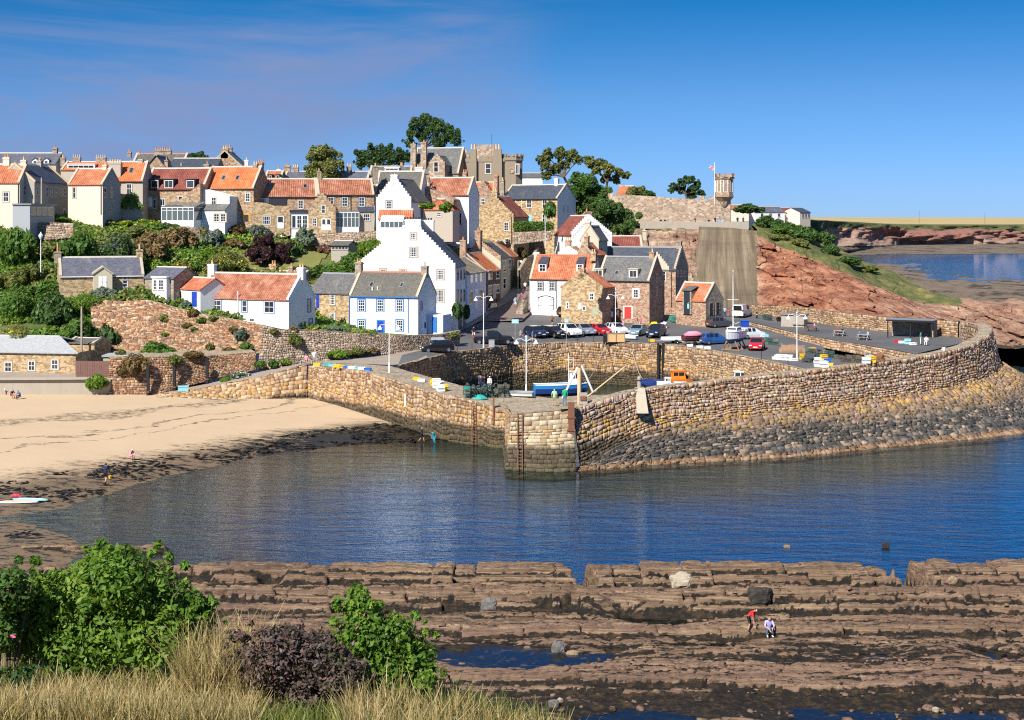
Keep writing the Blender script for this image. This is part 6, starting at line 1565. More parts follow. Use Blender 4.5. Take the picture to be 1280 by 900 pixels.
m=MB();octa(m,2.25,ht-.25,2.3,ht+.1)
for k in range(16):
 if k%2==0:
  t=2*math.pi*k/16;x,y=2.1*math.cos(t),2.1*math.sin(t)
  m.T=Matrix.Translation((x,y,ht+.1))@Matrix.Rotation(t,4,'Z');m.box(-.18,.18,-.36,.36,0,hh-ht-.1);m.T=None
m.build('parapet','stone_castle',r)
for k in range(8):
 t=-math.pi/2+(k-3.5)*math.pi/4+math.pi/8+math.pi/8
 m=MB();g=MB();m.T=g.T=Matrix.Rotation(t+math.pi/2,4,'Z')@Matrix.Translation((0,-2.0*math.cos(math.pi/8),0))
 z0,z1=zt(239.5,312)-zt(256,312),zt(226.5,312)-zt(256,312)
 m.box(-.38,.38,-.06,.02,z1,z1+.14);m.box(-.38,.38,-.06,.02,z0-.12,z0);m.box(-.38,-.29,-.06,.02,z0,z1);m.box(.29,.38,-.06,.02,z0,z1);m.box(-.29,.29,-.04,.02,(z0+z1)/2-.04,(z0+z1)/2+.04)
 o=m.build('window','white_paint',r);g.box(-.29,.29,-.02,.015,z0,z1);g.build('pane','window_glass',o)
m=MB();m.box(-1.9,.9,-.3,2.0,22.3-zt(256,312),hb*.3+.8);m.build('corner_pier','stone_castle',r)
fp=Vector(((893.3-CX)*311.4/FP,311.4,zt(247,311.4)))
r=empty('flag_pole',fp,0,'white flagpole with a small union flag beside the lookout turret','flagpole')
m=MB();m.tube([(0,0,-1.5),(0,0,zt(203,311.4)-fp.z)],[.07,.05],8);m.build('pole','white_paint',r)
m=MB();z1=zt(207,311.4)-fp.z
m.T=Matrix.Translation((-.05,0,z1-.85))@Matrix.Rotation(math.radians(35),4,'Y')
m.box(-1.3,0,-.012,.012,-.4,.4,0)
for s_ in(-1,1):m.bar((-1.28,-.016,-.38*s_),(-.02,-.016,.38*s_),.004,.16,1);m.bar((-1.28,-.019,-.38*s_),(-.02,-.019,.38*s_),.004,.06,2)
m.bar((-1.3,-.023,0),(0,-.023,0),.004,.26,1);m.bar((-.65,-.023,-.4),(-.65,-.023,.4),.004,.26,1)
m.bar((-1.3,-.027,0),(0,-.027,0),.004,.15,2);m.bar((-.65,-.027,-.4),(-.65,-.027,.4),.004,.15,2)
m.build('flag',['hull_blue','white_paint','plastic_red'],r)
_masonry('bank_stone',[(.33,.18,.10),(.42,.26,.15),(.27,.14,.075),(.46,.34,.23),(.22,.14,.09),(.38,.20,.11),(.34,.25,.17),(.18,.12,.08)],wet=-9)
_masonry('garden_stone',[(.32,.25,.19),(.42,.34,.25),(.25,.19,.14),(.48,.39,.30),(.35,.24,.16),(.38,.31,.24)],wet=-9)
def wl(*p):return[tuple(W(*q))for q in p]
wall_thing('retaining_wall','broad orange stone retaining wall below the white cottages, dotted with plants',wl((122,470,187.5),(150,460,188.5),(200,452,189.5),(260,447,190),(318,442,190.5),(352,440,190.5)),wl((112,374,199),(150,377,199),(183,375,198.5),(215,384,197),(248,392,196),(300,401,195),(352,412,194)),'bank_stone',sw=.40,sh=.22,prot=.16,seed=21,jit=.9,thick=.8,vary=.8)
pf=wall_thing('retaining_wall','lower stone plinth wall beside the slipway with dark upright timbers',wl((136,494,177.6),(190,494,178.5),(245,480,181.6),(285,470,184),(320,462,185.2)),wl((136,447,178.8),(190,446,179.8),(245,445,182.6),(285,443,185),(320,440,186.2)),'bank_stone',sw=.36,sh=.22,prot=.1,seed=22,jit=.6,thick=9.0)
for i,(px,pb,pt,Y)in enumerate(((185,493,456,177.9),(218,487,455,179.6),(259,477,452,182))):
 p=W(px,pb,Y);o=empty('timber_post',p,0,('dark timber upright on the plinth wall, nearest the wooden fence','dark timber upright on the plinth wall, middle of three','dark timber upright on the plinth wall, farthest up the slipway')[i],'post','timber uprights on the plinth wall')
 m=MB();m.box(-.16,.16,-.2,.25,-.5,(pb-pt)*Y/FP);m.build('timber','drain_black',o);m=MB();m.box(-.22,.22,-.26,.2,.25,.4);m.build('iron_band','rust',o)
wall_thing('garden_wall','stone garden wall running in front of the cottages above the lane',wl((322,463,185.4),(350,460,186.4),(400,453,188.3),(450,447,190.5),(500,441,193.8),(545,436,198.5),(574,431,202.2)),wl((328,406,186.4),(355,412,187.2),(400,413,189.2),(450,417,191.2),(500,419.5,194.4),(550,418,199.5),(576,413,202.8)),'garden_stone',sw=.32,sh=.2,prot=.1,seed=23,jit=.7,thick=.7)
wall_thing('garden_wall','rubble terrace wall under the grey rendered house on the hill',wl((26,299,219),(60,300,218.5),(92,297,219)),wl((26,277,219.6),(60,278,219.2),(92,279,219.6)),'garden_stone',sw=.4,sh=.26,prot=.12,seed=24,jit=.5)
wall_thing('garden_wall','short grey rubble terrace wall below the white conservatory',wl((222,304,229),(236,305,228.5),(250,303,229)),wl((222,283,229.6),(236,283,229.2),(250,286,229.6)),'garden_stone',sw=.4,sh=.26,prot=.12,seed=25,jit=.5)
wall_thing('garden_wall','terrace wall of golden rubble under the gabled french door wing',wl((380,306,233),(405,307,232.5),(440,304,233),(470,300,234)),wl((380,292,233.6),(405,292,233.2),(440,290,233.6),(470,289,234.6)),'garden_stone',sw=.4,sh=.26,prot=.12,seed=26,jit=.5)
wall_thing('garden_wall','stone terrace wall carrying the clipped hedge beside the steep road',wl((641,306,261),(665,303,262),(690,300,263)),wl((641,290,261.5),(665,289,262.5),(691,288,263.5)),'garden_stone',sw=.45,sh=.3,prot=.1,seed=27)
wall_thing('garden_wall','overgrown stone wall across the top of the street behind the parked cars',wl((652,316,286),(672,318,287.5),(700,322,288)),wl((652,297,286.5),(672,298,288),(700,306,288.5)),'garden_stone',sw=.45,sh=.3,prot=.1,seed=28)
sw_=[(1.6,258.5,11.4),(2.9,263,12.4),(4.4,270,13.3),(5.6,284,16.2)]
wall_thing('retaining_wall','tall shaded stone wall along the left of the climbing street',[(x,y,z-.5)for x,y,z in sw_],[(x-.2,y,z+q)for(x,y,z),q in zip(sw_,(3.6,4.6,4.2,2.6))],'garden_stone',sw=.45,sh=.3,prot=.1,seed=29)
bpy.data.objects['retaining_wall'].name='retaining_wall'
A_=wl((-70,493,176.8),(0,493,176.8),(60,492.5,177),(112,491,177.4),(138,492,177.8));zz=zt(474.5,177)
polywall('sea_wall','concrete sea wall along the top of the beach under the boat shed',[(x,y,z-.3,zz)for x,y,z in A_],.6,'concrete_old',part='wall')
m=MB();
for(p,q)in zip(A_[:-2],A_[1:-1]):m.bar((p[0],p[1]+.1,zz+.12),(q[0],q[1]+.1,zz+.12),1.0,.22)
m.build('coping','concrete_old',None);bpy.data.objects['coping'].name
o=[x for x in bpy.data.objects if x.name.startswith('coping')and x.parent is None][-1];o.parent=[x for x in bpy.data.objects if x.name.startswith('sea_wall')][0];o.matrix_parent_inverse=Matrix.Translation(-o.parent.location)
loft_sheet('terrace',[(x,y+.5,zz-.02)for x,y,z in A_],[(x,y+7,zz+.5)for x,y,z in A_],'lane_concrete',20,3,'structure','ground between the sea wall and the boat shed')
fn=W(95,472,179);r=empty('wooden_fence',fn,0,'tall reddish brown board fence beside the boat shed','fence');wf=47*179/FP
m=MB()
for i in range(16):
 x=wf*i/16;m.box(x,x+wf/16-.025,-.03,.03,-.8,2.05+.05*random.random())
m.build('board_panel','wood_red',r);m=MB()
for z in(.4,1.6):m.box(0,wf,.031,.1,z,z+.1)
m.build('rail','wood_red',r)
p=W(129,449,181);r=empty('store',p,0,'low store with a green fascia and flat roof behind the fence','shed');wS=35*181/FP
m=MB();m.box(0,wS,0,3,-1.5,.3);m.build('wall','green_paint',r);m=MB();m.box(-.15,wS+.15,-.2,3.2,.3,.5);m.build('roof','grey_sheet',r)
h=House('shed','small stone store with a lean roof between the boat shed and the fence',(118,452,186),(84,187),4,430,424,'stone_golden','slate_brown',cat='shed',gable='skew')
p=hit(60,491);r=empty('concrete_block',p,0,'upright concrete block on the sand against the sea wall','concrete block');m=MB();m.box(-.42,.42,-.4,.5,-.4,1.3,taper=.04);m.build('block','concrete_old',r);m=MB();m.box(-.3,.3,-.43,-.38,.2,.35);m.build('iron_strap','rust',r)
def pole(name,label,px,pb,pt,Y,r0,mat,cat,extra=None,group=None):
 p=W(px,pb,Y);o=empty(name,p,0,label,cat,group);m=MB();hgt=(pb-pt)*Y/FP;m.tube([(0,0,-1.5),(0,0,hgt)],[r0,r0*.75],8);m.build('pole',mat,o)
 if extra:extra(o,hgt)
 return o
pole('utility_pole','bare wooden pole in front of the shrubby bank above the boat shed',102,449,383,185,.15,'wood_grey','pole')
pole('utility_pole','pale wooden pole beside the grey rendered house',52,268,222,221,.16,'wood_grey','pole')
def pylon(o,hgt):
 m=MB();m.box(-1.1,1.1,-.08,.08,hgt-.8,hgt-.6);m.build('cross_arm','wood_brown',o)
for px,pb,pt,l in((1149,273,263,'left'),(1231,276,265,'right')):
 pole('utility_pole','far wooden power pole standing in the stubble field, %s one of two'%l,px,pb+6,pt,1500,.3,'wood_brown','pole',lambda o,h_:None)
def lantern(o,hgt):
 m=MB();m.lathe([(.12,-.1),(.3,.25),(.34,.45),(.1,.75),(.02,.95)],10,(0,0,hgt));m.build('lantern','white_paint',o)
pole('street_lamp','single white lantern lamp post among the shrubs above the stone cottage',51,332,298,209,.07,'white_paint','lamp',lantern)
def twinlamp(label,px,pb,pt,bell,arm=1.1,extra_top=None):
 p=hit(px,pb);Y=p.y;o=empty('harbour_lamp',p,0,label,'lamp','white twin lamp posts around the harbour')
 hz=(pb-bell)*Y/FP;hgt=(pb-pt)*Y/FP
 m=MB();m.tube([(0,0,-.2),(0,0,1.2)],.10,8);m.tube([(0,0,1.2),(0,0,hgt)],[.06,.045],8);m.tube([(0,0,hgt),(0,0,hgt+.15)],.09,8);m.build('pole','white_paint',o)
 m=MB();top=max(hz+.5,hgt-.25)
 for s in(-1,1):m.tube([(0,0,top-.3),(s*arm*.5,0,top),(s*arm,0,top-.05),(s*arm,0,hz+.3)],.03,6)
 m.build('arm','white_paint',o)
 for s in(-1,1):
  m=MB();m.lathe([(.30,-.08),(.26,.06),(.12,.22),(.06,.36)],12,(s*arm,0,hz));m.build('lamp_shade','white_paint',o)
twinlamp('white twin lamp post on the lane in front of the blue door house',486.5,466,403.5,411)
twinlamp('white twin lamp post at the street corner beside the black pickup',604.5,441,374,381)
twinlamp('white twin lamp post on the pier among the creels and the moored boats',657.8,494,421,429)
twinlamp('white twin lamp post before the pinkish quay house with the red door',769.3,420,366,373)
twinlamp('white twin lamp post on the right quay beside the white fish boxes',996.2,449,391,398)
def wall_lamp(o,hgt):
 m=MB();m.bar((0,0,hgt),(.6,-.3,hgt),.05);m.build('arm','white_paint',o);m=MB();m.lathe([(.3,-.1),(.22,.1),(.06,.25)],10,(.6,-.3,hgt-.15));m.build('lamp_shade','white_paint',o)
pole('street_lamp','white bracket street lamp near the top of the street',647.5,372,326,257,.05,'white_paint','lamp',wall_lamp)
pole('street_lamp','slim white lamp post in front of the clipped hedge house',681.5,299,265,259,.06,'white_paint','lamp',lantern)
for px,pb,pt,l in((644,432,401,'pale blue parking sign on a post by the black pickup'),(708,432,403,'pale blue parking sign on a post in the row of cars')):
 p=hit(px,pb-2);o=empty('parking_sign',p,0,l,'sign','parking signs on the quay');m=MB();hgt=(pb-pt)*p.y/FP;m.tube([(0,0,-.1),(0,0,hgt)],.04,6);m.build('pole','galv',o)
 m=MB();w_=.5 if px<700 else .28;m.box(-w_,w_,-.07,-.045,hgt-.6,hgt);m.build('sign_plate','plastic_sky',o)
 m=MB();m.box(-w_*.8,w_*.8,-.078,-.072,hgt-.46,hgt-.38);m.box(-w_*.8,w_*.4,-.078,-.072,hgt-.26,hgt-.2);m.build('sign_line','white_paint',o)
def ladder(label,px,p_top,p_bot,Y,mat='rust',lean=.0,wid=.45):
 a=W(px,p_bot,Y);b=W(px,p_top,Y+lean);o=empty('ladder',a,0,label,'ladder','rusty ladders on the pier walls');d=b-a
 m=MB()
 for s in(-1,1):m.bar((s*wid/2,-.1,0),(s*wid/2+d.x,d.y-.1,d.z),.09)
 m.build('stile',mat,o);n=int(d.length/.32)
 for i in range(n):q=d*((i+.5)/n);m=MB();m.bar((-wid/2+q.x,q.y-.1,q.z),(wid/2+q.x,q.y-.1,q.z),.05);m.build('rung',mat,o)
ladder('rusty ladder on the seaward face of the west pier',592.5,503,556,153.6,lean=.7)
ladder('rusty ladder down the pale squared pier head',650,515,587,137.6,lean=1.0)
ladder('tall rusty ladder on the outer pier below the open shelter',1190,437,490,171.6,lean=1.2,wid=.6)
for px,l in((822.5,'left'),(828.5,'right')):
 a=W(px,480,207.0);o=empty('mooring_beam',a,0,'dark steel mooring beam on the inner harbour wall, %s of the pair'%l,'beam');m=MB();m.box(-.16,.16,-.25,.1,-1,5.9);m.build('steel','drain_black',o);m=MB();m.box(-.19,.19,-.3,.14,5.9,6.0);m.build('cap','rust',o)
for px,pt,pb,Y,l in((714,503,547,139.0,'rusty timber fender on the outer pier beside the pale pier head'),(617,496,530,152.6,'thin rusty post fixed to the west pier'),(506.5,493,508,163.4,'short white depth board on the west pier')):
 a=W(px,pb,Y);o=empty('fender_post',a,0,l,'post');w_=.3 if px==714 else .09;m=MB();m.box(-w_,w_,-.35,.3,0,(pb-pt)*Y/FP);m.build('timber','white_paint' if px==506.5 else 'rust',o)
 if px==714:
  m=MB();m.box(-w_-.1,w_+.1,-.42,.2,1.9,2.05);m.box(-w_-.1,w_+.1,-.42,.2,.7,.85);m.build('iron_band','rust',o)
a=W(803,512,143.8);b=W(800,486,145.4);o=empty('concrete_ramp',a,0,'pale concrete slab leaning on the outer pier face','slab');d=b-a;m=MB();m.add([(-.6,-.6,-.3),(.55,-.6,-.3),(d.x+.45,d.y-.5,d.z+.1),(d.x-.5,d.y-.5,d.z+.1),(-.75,.6,-.3),(.7,.6,-.3),(d.x+.45,d.y+.5,d.z+.1),(d.x-.5,d.y+.5,d.z+.1)],[(0,1,2,3),(3,2,6,7),(0,3,7,4),(1,5,6,2)]);m.build('slab','stone_trim',o)
p=W(799,486,145.8);o=empty('mooring_post',p,0,'stout grey mooring post on the outer pier top','post');m=MB();m.lathe([(.2,-.3),(.2,1.15),(.14,1.25)],10);m.build('timber','wood_grey',o);m=MB();m.lathe([(.23,.8),(.23,.92)],10);m.build('iron_band','iron',o)
def lawn(label,pts):
 P=[hit(px,py,BV_HILL)for px,py in pts];c=sum(P,Vector())/len(P)
 x0=min(p.x for p in P);x1=max(p.x for p in P);y0=min(p.y for p in P);y1=max(p.y for p in P)
 poly=[(p.x,p.y)for p in P]
 def inside(X,Y,Z):
  r=np.zeros(X.shape,bool);j=len(poly)-1
  for i in range(len(poly)):
   xi,yi=poly[i];xj,yj=poly[j]
   c_=((yi>Y)!=(yj>Y))&(X<(xj-xi)*(Y-yi)/(yj-yi+1e-9)+xi);r^=c_;j=i
  return r
 o=grid_mesh('lawn',np.arange(x0,x1+.5,.5),np.arange(y0,y1+.5,.5),lambda X,Y:hillf(X,Y)+.12,'lawn_grass',mask=inside);o['kind']='structure';o['label']=label
lawn('sunlit lawn behind the purple leaved trees',[(306,322),(336,320),(338,338),(308,340)])
lawn('sloping lawn between the purple tree and the summerhouse',[(352,318),(395,311),(412,318),(398,336),(352,338)])
lawn('strip of lawn below the french door wing',[(362,292),(440,292),(440,300),(362,298)])
LEAFM={}
def leaf_mesh(name,clumps,n,size,mat,seed=0,elong=1.6,inner=.45,up=.35,petals=None,core=True):
 """crown of n leaf blades scattered through the clumps [(x,y,z,r)]"""
 rng=np.random.default_rng(seed)
 C=np.array(clumps,float);wgt=C[:,3]**2;wgt/=wgt.sum()
 ci=rng.choice(len(C),n,p=wgt)
 d=rng.normal(size=(n,3));d[:,2]+=.25;d/=np.linalg.norm(d,axis=1)[:,None]
 rr=C[ci,3]*(inner+(1-inner)*rng.random(n)**.6)*(1+.22*fbm(d[:,0]*2+C[ci,0]*3,d[:,2]*2+d[:,1]*2,seed+3,2))
 p=C[ci,:3]+d*rr[:,None]
 nrm=d+rng.normal(size=(n,3))*.65;nrm[:,2]+=up;nrm/=np.linalg.norm(nrm,axis=1)[:,None]
 t=np.cross(nrm,rng.normal(size=(n,3)));t/=np.linalg.norm(t,axis=1)[:,None]
 b=np.cross(nrm,t)
 s=size*(.55+.9*rng.random(n));a=(s*.5*elong)[:,None]*t;c=(s*.5)[:,None]*b
 co=np.stack([p-a,p-c*.9+a*.1,p+a+nrm*(s*.12)[:,None],p+c*.9+a*.1],1).reshape(-1,3)
 q=np.arange(n*4).reshape(n,4)
 clrnd=rng.random(len(C))
 rnd=np.repeat(np.clip(.6*rng.random(n)+.4*clrnd[ci],0,1),4)
 me=bpy.data.meshes.new(name)
 me.vertices.add(n*4);me.vertices.foreach_set('co',co.astype(np.float32).ravel())
 me.loops.add(n*4);me.loops.foreach_set('vertex_index',q.astype(np.int32).ravel())
 me.polygons.add(n);me.polygons.foreach_set('loop_start',np.arange(0,n*4,4,dtype=np.int32))
 me.materials.append(MATS[mat])
 if petals:
  me.materials.append(MATS[petals[0]]);idx=(rng.random(n)<petals[1])&(d[:,2]>-.2);me.polygons.foreach_set('material_index',idx.astype(np.int32))
 at=me.attributes.new('rnd','FLOAT','POINT');at.data.foreach_set('value',rnd.astype(np.float32))
 me.update(calc_edges=True);me.validate()
 return me
def bush_clumps(seed,flat=1.0):
 r=random.Random(seed);cl=[(0,0,.45,.5)]
 for i in range(17):
  t=r.random()*6.283;q=.25+.52*r.random()
  cl.append((q*math.cos(t),q*math.sin(t),.15+.62*r.random()*(1-q*.55),.10+.22*r.random()))
 return cl
def bush(label,px,pb,wpx,hpx,mat,petals=None,at=None,group='shrubs on the hillside',name='shrub',n=1500,leaf_=.30,bv=None,cat='shrub',depth=1.0):
 """shrub filling about wpx x hpx of the photo, rooted where its foot meets the ground"""
 p=at or hit(px,pb,bv)
 sc=p.y/FP;w_,h_=wpx*sc/1.5,hpx*sc/1.1
 sd=int(px*7+pb*13)%7;lf=round(leaf_/max(w_,.4)*20)/20 if w_<6 else round(leaf_/w_*50)/50
 lf=max(.05,min(.35,lf));nn=int(min(5200,max(500,n*(.16/lf)**1.5)))
 key=(sd,mat,petals,lf)
 if key not in LEAFM:LEAFM[key]=leaf_mesh('foliage',bush_clumps(sd),nn,lf,mat,sd+1,petals=petals)
 o=link(name,LEAFM[key]);o.location=(p.x,p.y+w_*.1,p.z-.12*h_);o.scale=(w_,w_*depth,h_);o.rotation_euler=(0,0,(px*37%628)/100)
 return tag(o,label,cat,group)
HB=BV_HILL
PP,PW,PY,PR=('petal_purple',.10),('petal_white',.08),('petal_yellow',.12),('petal_pink',.10)
for(px,pb,w_,h_,m_,pe,lab)in[(18,332,50,64,'leaf_hedge',None,'largest dark green bush at far left below the cream house'),(10,268,26,20,'leaf_olive',PP,'olive shrub with purple flowers at the left edge beside the cream house'),(20,283,34,11,'leaf_bronze',None,'low bronze shrub on the terrace wall top at far left'),(48,282,30,9,'leaf_olive',None,'low olive shrub on the terrace wall under the garden room'),(99,275,15,25,'leaf_dark',None,'dark upright conifer between the grey and the cream houses'),(114,273,20,16,'leaf_olive',PW,'white flowering bush against the cream house wall'),(92,276,10,9,'leaf_olive',PY,'small round yellow green bush beside the dark conifer'),(78,280,18,12,'leaf_hedge',None,'green shrub at the foot of the grey house'),(99,326,44,48,'leaf_hedge',None,'tall bright green bush below the terrace wall'),(60,322,44,28,'leaf_olive',None,'olive scrub under the rubble terrace wall'),(146,326,58,46,'leaf_dark',PP,'broad dark bush above the stone cottage roof'),(186,322,46,44,'leaf_bronze',None,'big bronze green bush right of the cottage chimney'),(172,296,40,20,'leaf_olive',None,'olive shrub on the slope under the ivy clad house'),(218,310,42,36,'leaf_bronze',None,'dusky bronze bush below the white conservatory'),(205,290,36,16,'leaf_dark',None,'dark green shrub beside the conservatory foot'),(193,345,34,28,'leaf_bright',None,'round bright green bush above the bay window cottage'),(156,282,36,9,'leaf_bright',PY,'yellow flowering border along the upper terrace'),(134,282,18,10,'leaf_olive',PR,'red flowering shrub at the corner of the cream house'),(178,280,30,9,'leaf_bright',PY,'yellow green border under the ivy clad house'),(233,288,24,11,'leaf_bright',None,'bright green clump above the grey terrace wall'),(22,398,56,56,'leaf_hedge',None,'large green bush above the left end of the boat shed'),(68,404,46,54,'leaf_dark',None,'dark rounded bush above the middle of the boat shed roof'),(58,372,50,30,'leaf_hedge',None,'green bush left of the stone cottage front'),(14,358,40,26,'leaf_olive',None,'olive bush at far left below the lamp post'),(104,392,56,36,'leaf_bright',None,'bright sprawling bush in front of the stone cottage'),(20,428,60,30,'leaf_olive',PY,'yellow flecked scrub at far left over the shed roof'),(62,430,46,30,'leaf_bright',None,'pale green weeds behind the boat shed roof'),(98,425,46,38,'leaf_hedge',None,'green bush beside the bare wooden pole'),(40,350,36,26,'leaf_olive',None,'olive bush at the foot of the lantern lamp post'),(128,376,34,24,'leaf_grey',None,'grey leaved bush below the cottage porch'),(150,382,30,20,'leaf_olive',None,'olive bush at the top of the orange retaining wall'),(172,384,32,20,'leaf_olive',None,'bushy olive clump by the slate cottage wing'),(187,372,14,12,'leaf_hedge',None,'small green bush under the cottage bay window'),(207,376,12,9,'leaf_bright',None,'small bright plant at the foot of the bay window'),(233,384,14,11,'leaf_grey',PP,'purple flowering plant by the royal blue outhouse door'),(133,440,30,46,'leaf_dark',None,'dark bush filling the corner left of the orange wall'),(120,452,20,20,'leaf_hedge',None,'green bush over the low store roof'),(269,306,34,27,'leaf_grey',PP,'purple flowering buddleia below the white front wing'),(253,300,14,22,'leaf_olive',PR,'pink flowering shrub at the corner of the white wing'),(296,294,26,18,'leaf_rust',None,'rusty leaved shrub under the bright orange roofed house'),(319,296,28,20,'leaf_grey',PP,'bluish shrub with mauve flowers before the stone wedge wing'),(293,310,28,16,'leaf_bronze',None,'bronze shrub left of the purple tree'),(364,319,22,26,'leaf_dark',None,'dark green bush between the purple tree and the grey tree'),(282,342,58,38,'leaf_olive',PY,'big yellow green shrub behind the white cottage chimney'),(262,326,34,22,'leaf_bright',None,'bright shrub under the buddleia'),(228,342,34,22,'leaf_olive',PY,'yellow flowered bush above the white outhouse'),(218,326,20,12,'leaf_olive',PR,'pink flowering bush below the bronze bush'),(246,338,26,16,'leaf_hedge',None,'green bush left of the big yellow green shrub'),(306,345,30,14,'leaf_hedge',PR,'green bush with pink flowers behind the brick chimneys'),(462,330,50,46,'leaf_bright',None,'large yellow green bush left of the white gable house'),(440,336,34,28,'leaf_hedge',None,'dark green bush below the summerhouse'),(490,320,34,34,'leaf_purple',None,'dark purple bush against the white crow stepped gable'),(421,308,32,19,'leaf_rust',None,'rounded rusty bush above the summerhouse'),(405,316,20,14,'leaf_bronze',PR,'bronze flowering shrub left of the summerhouse'),(412,345,48,19,'leaf_hedge',None,'clipped green hedge bush behind the grey slate roof'),(378,342,30,14,'leaf_olive',None,'olive shrub at the lower edge of the sloping lawn'),(350,300,18,12,'leaf_olive',PW,'potted white flowers outside the stone wedge wing'),(455,300,30,12,'leaf_olive',None,'low shrub under the glazed garden room'),(534,274,19,10,'leaf_bright',None,'bright climber left of the pyramid roofed outhouse'),(559,277,15,14,'leaf_bright',None,'bright climber right of the pyramid roofed outhouse window'),(577,296,18,14,'leaf_hedge',None,'green plants at the foot of the tall white wall'),(560,302,24,10,'leaf_olive',None,'olive plants behind the white gable ridge'),(646,321,22,21,'leaf_rust',None,'rusty green bush under the tall stepped gable'),(688,282,17,22,'leaf_hedge',None,'rounded green bush at the right end of the clipped hedge'),(712,286,12,12,'leaf_bronze',None,'small bronze bush beside the white end gable'),(660,308,24,9,'leaf_hedge',None,'ivy clump on the wall behind the parked cars'),(797,290,26,24,'leaf_olive',None,'olive scrub beneath the castle wall'),(815,318,24,36,'leaf_bronze',None,'brown scrub on the crag beside the pale chimney'),(835,287,40,7,'leaf_olive',None,'thin strip of scrub on top of the crag'),(880,372,34,28,'leaf_bright',None,'grassy bright tuft at the foot of the concrete slope'),(868,355,22,18,'leaf_bright',None,'bright weeds behind the little stone store'),(418,417,26,13,'leaf_grey',None,'grey green bush in the garden before the plain stone house'),(387,415,22,6,'leaf_bright',('petal_yellow',.3),'orange flower bed beside the white cottage gable'),(465,417,9,6,'leaf_hedge',None,'little bush left of the royal blue door'),(445,410,12,8,'leaf_olive',None,'small olive shrub at the corner of the blue window house')]:
 bush(lab,px,pb,w_,h_,m_,pe,bv=HB)
for i,(px,py,w_,h_,Y,m_,lab)in enumerate([(192,446,44,26,187.5,'leaf_hedge','large green clump growing at the top of the plinth wall'),(166,464,32,30,178.4,'leaf_bronze','bronze bush hanging over the plinth wall by the first timber'),(218,455,18,16,180.2,'leaf_olive','olive tuft on the plinth wall above the middle timber'),(240,448,20,13,182,'leaf_bronze','brown tuft on the plinth wall near the last timber'),(122,484,24,22,177.2,'leaf_bright','bright green plant growing out of the sea wall end'),(150,444,14,10,182,'leaf_olive','small tuft beside the green fascia store'),(205,401,16,11,195.6,'leaf_olive','olive tuft near the top left of the orange wall'),(222,399,10,7,196,'leaf_hedge','small green tuft near the top of the orange wall'),(242,395,14,11,195.6,'leaf_bronze','bronze tuft on the orange wall coping'),(253,403,12,8,194.8,'leaf_hedge','green tuft just under the orange wall coping'),(266,400,10,6,195,'leaf_olive','tiny olive tuft under the white cottage'),(234,410,12,8,194.2,'leaf_olive','olive tuft in the middle of the orange wall'),(243,414,9,6,193.8,'leaf_hedge','small dark tuft in the middle of the orange wall'),(206,420,9,5,193,'leaf_bright','tiny bright tuft low on the orange wall'),(292,414,9,8,193,'leaf_bronze','bronze tuft right of centre on the orange wall'),(301,424,14,18,192.0,'leaf_grey','silvery plant on the right part of the orange wall'),(308,436,16,11,190.6,'leaf_hedge','green bush low at the right of the orange wall'),(262,436,9,9,190.8,'leaf_olive','olive tuft low in the middle of the orange wall'),(286,440,16,8,190,'leaf_bronze','brown tuft at the foot of the orange wall'),(342,417,14,10,187,'leaf_olive','olive bush on the garden wall under the long white cottage'),(366,414,10,8,188,'leaf_bronze','bronze tuft on the garden wall corner'),(368,428,16,13,187.4,'leaf_olive','round topped bush standing against the garden wall'),(325,458,14,9,184.4,'leaf_hedge','first green weed clump along the lane foot of wall'),(341,457,14,10,185,'leaf_hedge','second green weed clump along the lane foot of wall'),(356,455,16,8,185.6,'leaf_bright','bright weed clump beside the lane left of the benches'),(300,472,24,10,182.6,'leaf_grey','white flowering clump beside the slipway'),(283,477,16,7,181.6,'leaf_bright','bright weeds at the edge of the slipway'),(424,446,26,12,188,'leaf_bright','bright shrub beside the lane below the garden wall'),(446,444,28,12,189.5,'leaf_olive','olive shrub beside the lane below the garden wall'),(466,441,20,8,191,'leaf_bronze','bronze shrub beside the lane below the garden wall'),(566,421,14,8,201,'leaf_olive','weeds on the wall end beside the white gable house'),(572,395,12,24,212,'leaf_dark','dark climber at the side door of the white gable house'),(584,395,9,18,218,'leaf_dark','dark bush before the pale lilac house'),(616,376,9,6,246,'leaf_hedge','small hedge before the dark brick house')]):
 p=W(px,py,Y);bush(lab,px,py,w_,h_,m_,('petal_white',.2)if 'white flowering' in lab else None,at=p,group='plants on the walls and the lane',leaf_=.24)
def ivy(label,px0,py0,px1,py1,Y,mat,n=900):
 a=W(px0,py1,Y);b=W(px1,py0,Y);c=(a+b)/2;hw,hh=(b.x-a.x)/2,(b.z-a.z)/2
 cl=[((random.random()*2-1)*hw*.8,0,(random.random()*2-1)*hh*.8,.55)for _ in range(12)]
 me=leaf_mesh('foliage',cl,n,.26,mat,9);o=link('ivy',me);o.location=c;o.scale=(1,.45,1);tag(o,label,'ivy')
ivy('bright green ivy covering the wall of the beige house',150,242,178,261,235.6,'leaf_bright')
p=W(643,289,263);q=W(690,286,265);me=leaf_mesh('foliage',[(x,0,z,.75)for x in np.linspace(.4,(q-p).length-.4,11)for z in(.5,1.1)],3800,.2,'leaf_hedge',5,inner=.7);o=link('hedge',me);o.location=p;o.rotation_euler=(0,0,math.atan2(q.y-p.y,q.x-p.x));tag(o,'neatly clipped dark green hedge in front of the golden stone house','hedge')
